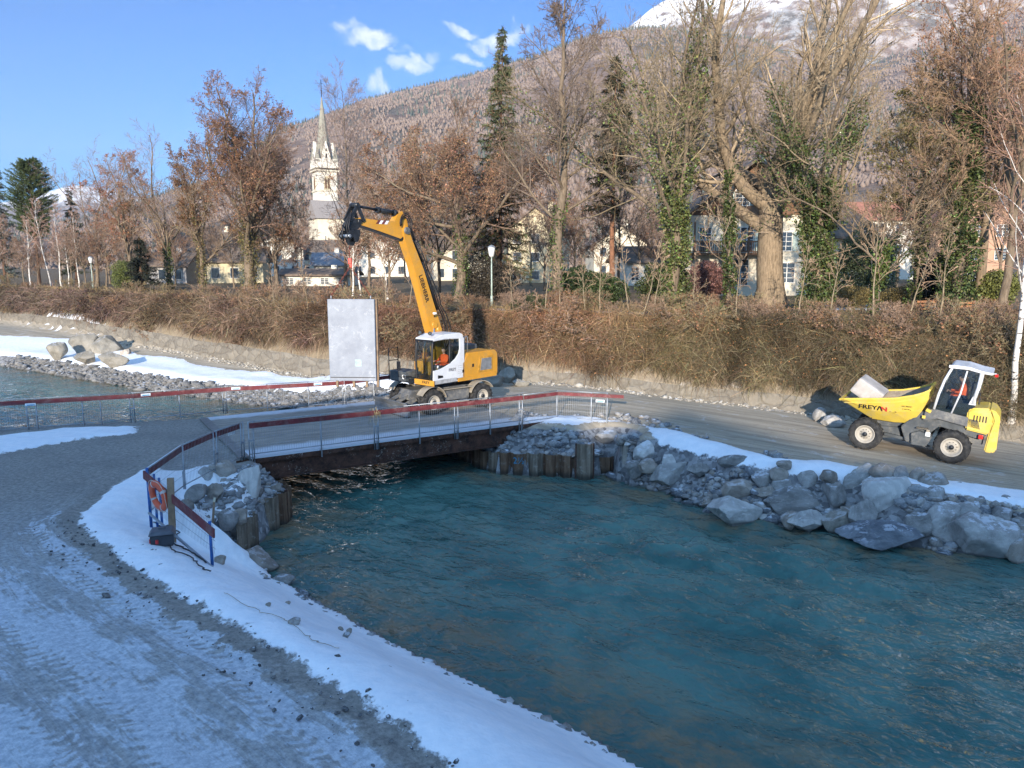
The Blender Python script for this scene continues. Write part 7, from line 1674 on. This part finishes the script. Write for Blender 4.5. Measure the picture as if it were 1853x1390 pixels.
# evergreen bushes
def bush(label, loc, w, h, col, seed, n=14000, name='evergreen_bush', size=(.07, .15)):
    g = np.random.default_rng(seed); o = empty(name, loc, label=label, cat='bush'); p = g.normal(size=(n, 3)); p /= np.linalg.norm(p, axis=1)[:, None]; r = g.random(n)**.33; 
    q = fbm(p[:, 0]*2+seed, p[:, 2]*2+p[:, 1], 3); C = p*(r*(.55+.8*q))[:, None]*[w/2, w/2, h/2]+[0, 0, h*.48]; C = C[C[:, 2] > 0]; n = len(C); V, Fq = leaf_quads(C, g.uniform(size[0], size[1], n), g); cc = np.array(col)*np.exp(g.normal(0, .4, (n, 1))); Acc().add(V, Fq, np.repeat(cc, 4, 0)).build('foliage', ivy_m, o)
    st_ = stack_levels([trunk_line(h*.7, .03, 5, g, (g.normal(0, .3), g.normal(0, .3)), .05, .5, 1) for _ in range(5)]); V, Fq = tubes(st_[0], st_[1], 5); Acc().add(V, Fq, (.12, .09, .06)).build('stems', bark_m, o); return o
bush('dark green laurel bush behind the slender bare tree', spot(1078, 51), 4.4, 2.6, (.05, .075, .025), 1)
bush('dark green bush under the slender bare tree', spot(1035, 50), 3.0, 2.8, (.035, .055, .02), 2)
bush('large pale green bush in front of the right wing of the villa', spot(1556, 52), 5.0, 5.4, (.09, .115, .055), 3, 24000)
bush('dark green bush left of the villa below the ash', spot(1200, 46.5), 3.4, 3.0, (.05, .065, .02), 4)
bush('yellow green bush right of the trunks at the right', spot(1795, 42), 2.6, 2.6, (.13, .14, .04), 5)
bush('light green ivy bush left of the dark low conifer', spot(240, 82), 4.0, 3.4, (.12, .14, .04), 6)
bush('small green spruce like bush rooted in the hedge top', (spot(958, 42.3)[0], 42.3, 2.7), 2.4, 1.7, (.045, .06, .022), 7, 9000, 'green_bush', (.04, .10))
bush('dark bushy thicket behind the lamp post', spot(880, 58), 5.0, 3.4, (.05, .042, .03), 8)
bush('dark evergreen at the foot of the right ivy tree', spot(1700, 44), 3.2, 3.6, (.02, .028, .018), 9)
bush('clipped dry hedge bush left of the right wing path', spot(1540, 47), 4.6, 1.5, (.20, .155, .06), 10, 16000, 'clipped_hedge', (.04, .09))
bush('clipped dry hedge bush right of the right wing path', spot(1640, 47), 3.6, 1.5, (.19, .15, .06), 11, 16000, 'clipped_hedge', (.04, .09))
bush('reddish bush in front of the villa ground floor', spot(1275, 58), 4.0, 3.2, (.18, .09, .075), 12)
print('plants done')
# ================================================================ town
cream = simple('cream plaster', (.64, .58, .45), .9, var=.08, scale=.6, bump=.05)
ochre = simple('yellow plaster', (.54, .47, .31), .9, var=.08, scale=.6, bump=.05)
white_pl = simple('white plaster', (.72, .68, .58), .9, var=.06, scale=.6, bump=.05)
orange_pl = simple('orange plaster', (.45, .27, .18), .9, var=.08, scale=.6, bump=.05)
tile_r = simple('red roof tiles', (.34, .15, .10), .85, var=.25, scale=3)
slate = simple('dark shingle roof', (.15, .115, .09), .85, var=.35, scale=2, dirt=(.2, .16, .12), dirt_amt=.4)
blue_roof = simple('blue grey roof', (.19, .21, .24), .7, var=.15, scale=2)
win_g = simple('window glass', (.05, .065, .08), .12, var=.2, scale=.5, bump=0, spec=.8)
frame_w = simple('white window frame', (.68, .66, .6), .6, var=.05)
brown_w = simple('brown balcony timber', (.16, .085, .045), .8, var=.3, scale=4)
stone_g = simple('grey spire slates', (.26, .25, .20), .8, var=.15, scale=1)
def window(par, x, z, w, h, y=0.0, bars=True, shutter=None, bw=.07):
    m = MB(); d = .06
    for a, b in (((x-w/2, y-d, z), (x+w/2, y-d, z)), ((x-w/2, y-d, z+h), (x+w/2, y-d, z+h))): m.bar(a, b, bw, bw)
    for xx in (x-w/2, x, x+w/2) if bars else (x-w/2, x+w/2): m.bar((xx, y-d, z), (xx, y-d, z+h), bw*.9, bw*.9, up=(0, 1, 0))
    if bars: m.bar((x-w/2, y-d, z+h*.5), (x+w/2, y-d, z+h*.5), bw*.6, bw*.6); m.bar((x-w/2, y-d, z+h*.25), (x+w/2, y-d, z+h*.25), bw*.5, bw*.5); m.bar((x-w/2, y-d, z+h*.75), (x+w/2, y-d, z+h*.75), bw*.5, bw*.5)
    f = m.build('window', frame_w, par); m = MB(); m.box((x, y-.025, z+h/2), (w-.04, .04, h-.04)); m.build('pane', win_g, f)
    if shutter:
        for sg in (-1, 1): m = MB(); m.box((x+sg*(w*.75+.06), y-.04, z+h/2), (w*.46, .05, h)); m.build('shutter', shutter, f)
    return f
def house(label, px, d, w, dep, h, roofh, wall, roofm, yaw=0, gable_front=True, rows=2, cols=3, z=None, name='house', over=.6, base=None):
    x = (px-926.5)/F*d; z0 = zt(x, d) if z is None else z; o = empty(name, (x, d, z0-.3), (0, 0, R(yaw)), label=label, cat='house')
    m = MB(); m.box((0, dep/2, h/2), (w, dep, h))
    if gable_front: m.prism([(-w/2, h), (w/2, h), (0, h+roofh)], .01, dep-.01)
    else: m.prism([(0, h), (dep, h), (dep/2, h+roofh)], -w/2+.01, w/2-.01, plane='yz')
    m.build('wall', wall, o)
    th = .22
    if gable_front:
        sl = math.hypot(w/2, roofh); e = over*roofh/(w/2); r = MB(); r.prism([(-w/2-over, h-e), (0, h+roofh), (w/2+over, h-e), (w/2+over, h-e+th), (0, h+roofh+th), (-w/2-over, h-e+th)], -over, dep+over)
    else:
        e = over*roofh/(dep/2); r = MB(); r.prism([(-over, h-e), (dep/2, h+roofh), (dep+over, h-e), (dep+over, h-e+th), (dep/2, h+roofh+th), (-over, h-e+th)], -w/2-over, w/2+over, plane='yz')
    rf = r.build('roof', roofm, o)
    m = MB(); m.box((w*.2, dep*.55, h+roofh*.8), (.7, .7, roofh*.9+1)); m.build('chimney', wall, rf)
    for r_ in range(rows):
        for c_ in range(cols):
            window(o, -w/2+w*(c_+.5)/cols, h*(r_+.28)/rows, min(1.2, w/cols*.45), min(1.5, h/rows*.5), 0, d < 100)
    return o
# villa
VD = 66; vx = (1352-926.5)/F*VD; vz = 4.0
va = empty('villa', (vx, VD, vz), (0, 0, R(-4)), label='cream villa with steep dark gabled roof and wooden balcony behind the giant tree', cat='villa')
W2 = 5.6; Hh = 6.2
m = MB(); m.box((0, 5, Hh/2-.5), (2*W2, 10, Hh+1)); m.build('wall', cream, va)
m = MB(); m.prism([(-W2, Hh), (W2, Hh), (0, Hh+4.4)], .02, 9.9); m.build('gable', brown_w, va)
th = .28; r = MB(); r.prism([(-W2-1.1, Hh-.86), (0, Hh+4.4), (W2+1.1, Hh-.86), (W2+1.1, Hh-.86+th), (0, Hh+4.4+th), (-W2-1.1, Hh-.86+th)], -1.4, 11); rf = r.build('roof', slate, va)
for x in (1.6, 3.4):
    m = MB(); m.box((x, 4, Hh+4.2), (.8, .8, 2.6), bev=.03); ch = m.build('chimney', cream, rf); m = MB(); m.box((x, 4, Hh+5.6), (1.0, 1.0, .2)); m.build('cap', tile_r, ch)
m = MB(); m.box((8.6, 5.5, 2.0), (6.4, 8, 5.6)); m.build('side_wing', cream, va)
r = MB(); r.add([(4.9, .6, 4.7), (12.6, .6, 4.0), (12.6, 10.4, 4.0), (4.9, 10.4, 4.7), (5.2, 5.5, 8.6), (9.4, 5.5, 7.6), (12.6, .6, 3.8), (4.9, .6, 4.5), (12.6, 10.4, 3.8), (4.9, 10.4, 4.5)], [(0, 1, 5, 4), (1, 2, 5), (2, 3, 4, 5), (3, 0, 4), (0, 7, 6, 1), (1, 6, 8, 2), (2, 8, 9, 3), (3, 9, 7, 0), (6, 7, 9, 8)]); r.build('wing_roof', slate, va)
bal = empty('balcony', (0, 0, 0)); bal.parent = va
m = MB(); m.box((-2.0, -.7, 2.95), (6.2, 1.4, .18)); m.build('floor_slab', brown_w, bal)
m = MB(); m.bar((-5.1, -1.38, 3.95), (1.1, -1.38, 3.95), .12, .12); m.bar((-5.1, -1.38, 3.12), (1.1, -1.38, 3.12), .10, .10)
for k in range(34): m.bar((-5.05+k*.183, -1.38, 3.1), (-5.05+k*.183, -1.38, 3.95), .07, .05, up=(0, 1, 0))
m.build('railing', brown_w, bal)
m = MB()
for x in (-5.0, -.5): m.bar((x, -1.36, 3.0), (x, -1.36, 5.6), .14, .14, up=(0, 1, 0)); m.bar((x, -.05, 2.2), (x, -1.2, 2.9), .12, .12)
m.build('post', brown_w, bal)
m = MB(); m.bar((-3.2, -.72, 6.55), (3.0, -.72, 6.55), .1, .7); m.box((0, -.38, 6.2), (6.4, .7, .12)); m.build('upper_balcony', brown_w, va)
shm = simple('pale green shutter', (.42, .50, .44), .7)
for x, z, w, h, sh in ((-3.9, 3.1, 1.0, 2.1, None), (-.4, 3.1, 1.1, 2.1, shm), (2.9, 3.2, 1.0, 1.6, shm), (-3.6, .5, 1.1, 1.8, None), (-.8, .3, 1.3, 2.2, None), (3.1, .5, 1.3, 1.7, None), (-.9, 7.0, 1.2, 1.3, shm), (.9, 7.0, 1.2, 1.3, shm)): window(va, x, z, w, h, -.01 if z < 6 else .0, True, sh)
for x in (7.2, 10.2): window(va, x, .6, 1.1, 1.6, 1.5, True)
# church
CD = 240; cx_ = (597-926.5)/F*CD
chz = 8
ch = empty('church', (cx_, CD, chz), (0, 0, R(28)), label='church with tall pointed grey spire and cream tower above the trees', cat='church')
def cz(py): return 6+(480-py)/F*CD-chz
tw_ = 6.1
m = MB(); m.box((0, 0, (cz(318)-2)/2), (tw_, tw_, cz(318)+2)); tower = m.build('tower', white_pl, ch)
m = MB(); m.box((0, 0, cz(306)), (tw_+.7, tw_+.7, cz(303)-cz(318))); m.build('parapet', white_pl, ch)
m = MB(); m.box((0, 0, cz(318)), (tw_+1.2, tw_+1.2, .5)); m.box((0, 0, cz(352)), (tw_+.5, tw_+.5, .5)); m.build('cornice', cream, ch)
n = 8; m = MB(); zb_, zt2 = cz(302), cz(188); vs = [(2.7*cos(2*pi*k/n+pi/8), 2.7*sin(2*pi*k/n+pi/8), zb_) for k in range(n)]+[(0, 0, zt2)]; m.add(vs, [(k, (k+1) % n, n) for k in range(n)]); m.build('spire', stone_g, ch)
for sx, sy in ((1, 1), (1, -1), (-1, 1), (-1, -1)):
    m = MB(); c_ = (sx*2.75, sy*2.75); vs = [(c_[0]+dx*.75, c_[1]+dy*.75, cz(303)) for dx, dy in ((1, 1), (-1, 1), (-1, -1), (1, -1))]+[(c_[0], c_[1], cz(275))]; m.add(vs, [(0, 1, 4), (1, 2, 4), (2, 3, 4), (3, 0, 4)]); m.build('corner_turret', stone_g, ch)
for a in range(4):
    M_ = Matrix.Rotation(a*pi/2, 4, 'Z'); m = MB(); m.prism([(-1.25, cz(303)), (1.25, cz(303)), (1.25, cz(293)), (0, cz(268)), (-1.25, cz(293))], -3.12, -2.2); g_ = m.build('gable', white_pl, ch); g_.rotation_euler = (0, 0, a*pi/2)
    m = MB(); m.box((0, -3.20, cz(293)), (.5, .06, 1.3)); m.box((-.0, -3.20, cz(283)), (.35, .06, .8)); q = m.build('slit', black_p, ch); q.rotation_euler = (0, 0, a*pi/2)
    m = MB(); m.prism([(-.95, cz(350)), (.95, cz(350)), (.95, cz(332)), (.6, cz(328)), (0, cz(326)), (-.6, cz(328)), (-.95, cz(332))], -3.12, -3.0); q = m.build('window', ochre, ch); q.rotation_euler = (0, 0, a*pi/2)
    for sg in (-1, 1): m = MB(); m.prism([(sg*.42-.28, cz(348)), (sg*.42+.28, cz(348)), (sg*.42+.28, cz(333)), (sg*.42, cz(330)), (sg*.42-.28, cz(333))], -3.18, -3.125); m.build('pane', brown_w, q)
m = MB(); m.tube([(0, 0, zt2-1), (0, 0, cz(164))], .12, 6); m.box((0, 0, cz(170)), (.9, .12, .12)); m.lathe([(.01, -.3), (.35, 0), (.01, .3)], 8, 'z', (0, 0, cz(182))); m.build('cross', steel_d, ch)
m = MB(); m.box((7, -8, cz(402)/2-1), (26, 11, cz(402)+2)); m.build('nave', cream, ch)
m = MB(); m.prism([(-14.2, cz(403)), (-1.8, cz(403)), (-8, cz(371))], -6.5, 20.5, plane='yz'); m.build('nave_roof', simple('grey nave roof', (.27, .24, .22), .85), ch)
for k, (px, d, w, dep, h, rh, wl, rf_, yaw, gf, rows, cols, lb) in enumerate([
 (600, 118, 4.6, 6, 3.0, 1.6, white_pl, blue_roof, 8, False, 1, 2, 'small white house with blue grey roof under the church'),
 (560, 175, 14, 8, 5.5, 2.5, cream, slate, -5, False, 2, 5, 'long cream house below the church nave'),
 (575, 98, 9, 5, 1.7, .6, white_pl, slate, 0, False, 1, 4, 'low white building with flat roof below the church'),
 (968, 105, 7.5, 9, 7.4, 3, ochre, slate, -10, True, 3, 3, 'yellow house behind the pointed spruce'),
 (1190, 92, 8, 7, 3.2, 1.6, white_pl, slate, 8, False, 1, 4, 'low white house seen behind the ash trunk'),
 (1120, 130, 9, 8, 6, 3, cream, slate, 5, True, 2, 3, 'cream house behind the dark spruce'),
 (1752, 84, 7.5, 8, 7.5, 3, orange_pl, tile_r, -12, True, 3, 3, 'orange house behind the trees at the right'),
 (1585, 118, 12, 9, 9.5, 2.6, white_pl, tile_r, -6, False, 3, 5, 'white house with red tiled roof right of the villa'),
 (382, 135, 14, 9, 5.5, 3, cream, slate, 12, False, 2, 5, 'cream house behind the tallest brown tree'),
 (300, 112, 7, 6, 3.0, 1.6, simple('grey plaster', (.4, .38, .36), .9), slate, 0, False, 1, 3, 'small grey house behind the fan shaped tree'),
 (430, 112, 8, 6, 3.6, 1.8, ochre, slate, 8, False, 1, 3, 'yellow cottage behind the tallest brown tree'),
 (690, 150, 12, 9, 6.0, 3, white_pl, slate, -15, True, 2, 4, 'white house behind the lifting boom'),
 (838, 120, 9, 8, 5.5, 3, cream, slate, 10, False, 2, 4, 'cream house behind the wide oak'),
 (1680, 150, 16, 9, 7, 3, cream, tile_r, 4, False, 2, 6, 'long cream house far behind the right trees'),
 (505, 160, 11, 9, 6, 3, white_pl, tile_r, 14, True, 2, 3, 'white gabled house left of the church'),
]): house(lb, px, d, w, dep, h, rh, wl, rf_, yaw, gf, rows, cols)
# lamps
def lamp(label, px, d, h):
    o = empty('street_lamp', spot(px, d), label=label, cat='street lamp'); lw = simple('lamp glass', (.72, .72, .68), .4, var=.03)
    m = MB(); m.tube([(0, 0, 0), (0, 0, h-.65)], [.065, .04], 10); m.tube([(0, 0, 0), (0, 0, .7)], .085, 10); m.build('pole', simple('pale green pole', (.36, .44, .38), .6), o)
    m = MB(); m.lathe([(.10, h-.68), (.16, h-.62), (.24, h-.1), (.20, h-.06), (.001, h-.05)], 14, 'z'); m.build('lamp_shade', lw, o)
    m = MB(); m.lathe([(.27, h-.09), (.26, h-.05), (.10, h+.06), (.001, h+.09)], 14, 'z'); m.build('cap', galv, o)
lamp('white lantern lamp post with pale green pole behind the hedge', 890, 50, 3.9)
lamp('distant white lantern lamp post left of the brown trees', 174, 86, 3.6)
def bench(label, px, d, yaw, mat):
    o = empty('bench', spot(px, d), (0, 0, yaw), label=label, cat='bench'); o.location.z += .05
    for z, y in ((.45, 0), (.45, .14), (.45, .28)): m = MB(); m.box((0, y, z), (1.8, .11, .04), bev=.006); m.build('seat_plank', mat, o)
    for z in (.62, .80): m = MB(); m.box((0, .40, z), (1.8, .035, .12), bev=.006); m.build('back_plank', mat, o)
    for x in (-.7, .7): m = MB(); m.bar((x, 0, 0), (x, 0, .45), .06); m.bar((x, .34, 0), (x, .42, .9), .06); m.bar((x, -.05, .42), (x, .36, .42), .05); m.build('leg', steel_d, o)
bench('brown wooden bench above the hedge left of the slender tree', 965, 46.5, .5, wood)
bench('pale wooden bench right of the slender bare tree', 1050, 44.5, .5, simple('pale planks', (.42, .34, .24), .8))
bw = simple('orange bench planks', (.45, .20, .09), .7)
bench('orange plank bench on the promenade at the right, left one', 1690, 39, .5, bw); bench('orange plank bench on the promenade at the far right', 1755, 37.5, .5, bw)

# haze
hm = bpy.data.materials.new('valley haze'); hm.use_nodes = True; t = hm.node_tree; t.nodes.clear(); o_ = t.nodes.new('ShaderNodeOutputMaterial'); pv = t.nodes.new('ShaderNodeVolumePrincipled')
pv.inputs['Color'].default_value = (.56, .73, 1.0, 1); pv.inputs['Density'].default_value = .0001; pv.inputs['Anisotropy'].default_value = 0.0
t.links.new(pv.outputs[0], o_.inputs['Volume'])
HZ = True
if HZ:
    m = MB(); m.box((0, 0, 0), (19000, 19000, 1440)); hz = m.build('haze', hm, None, kind='stuff', label='thin valley haze'); hz.location = (0, 0, -10+720)
print('all done', len(bpy.data.objects))
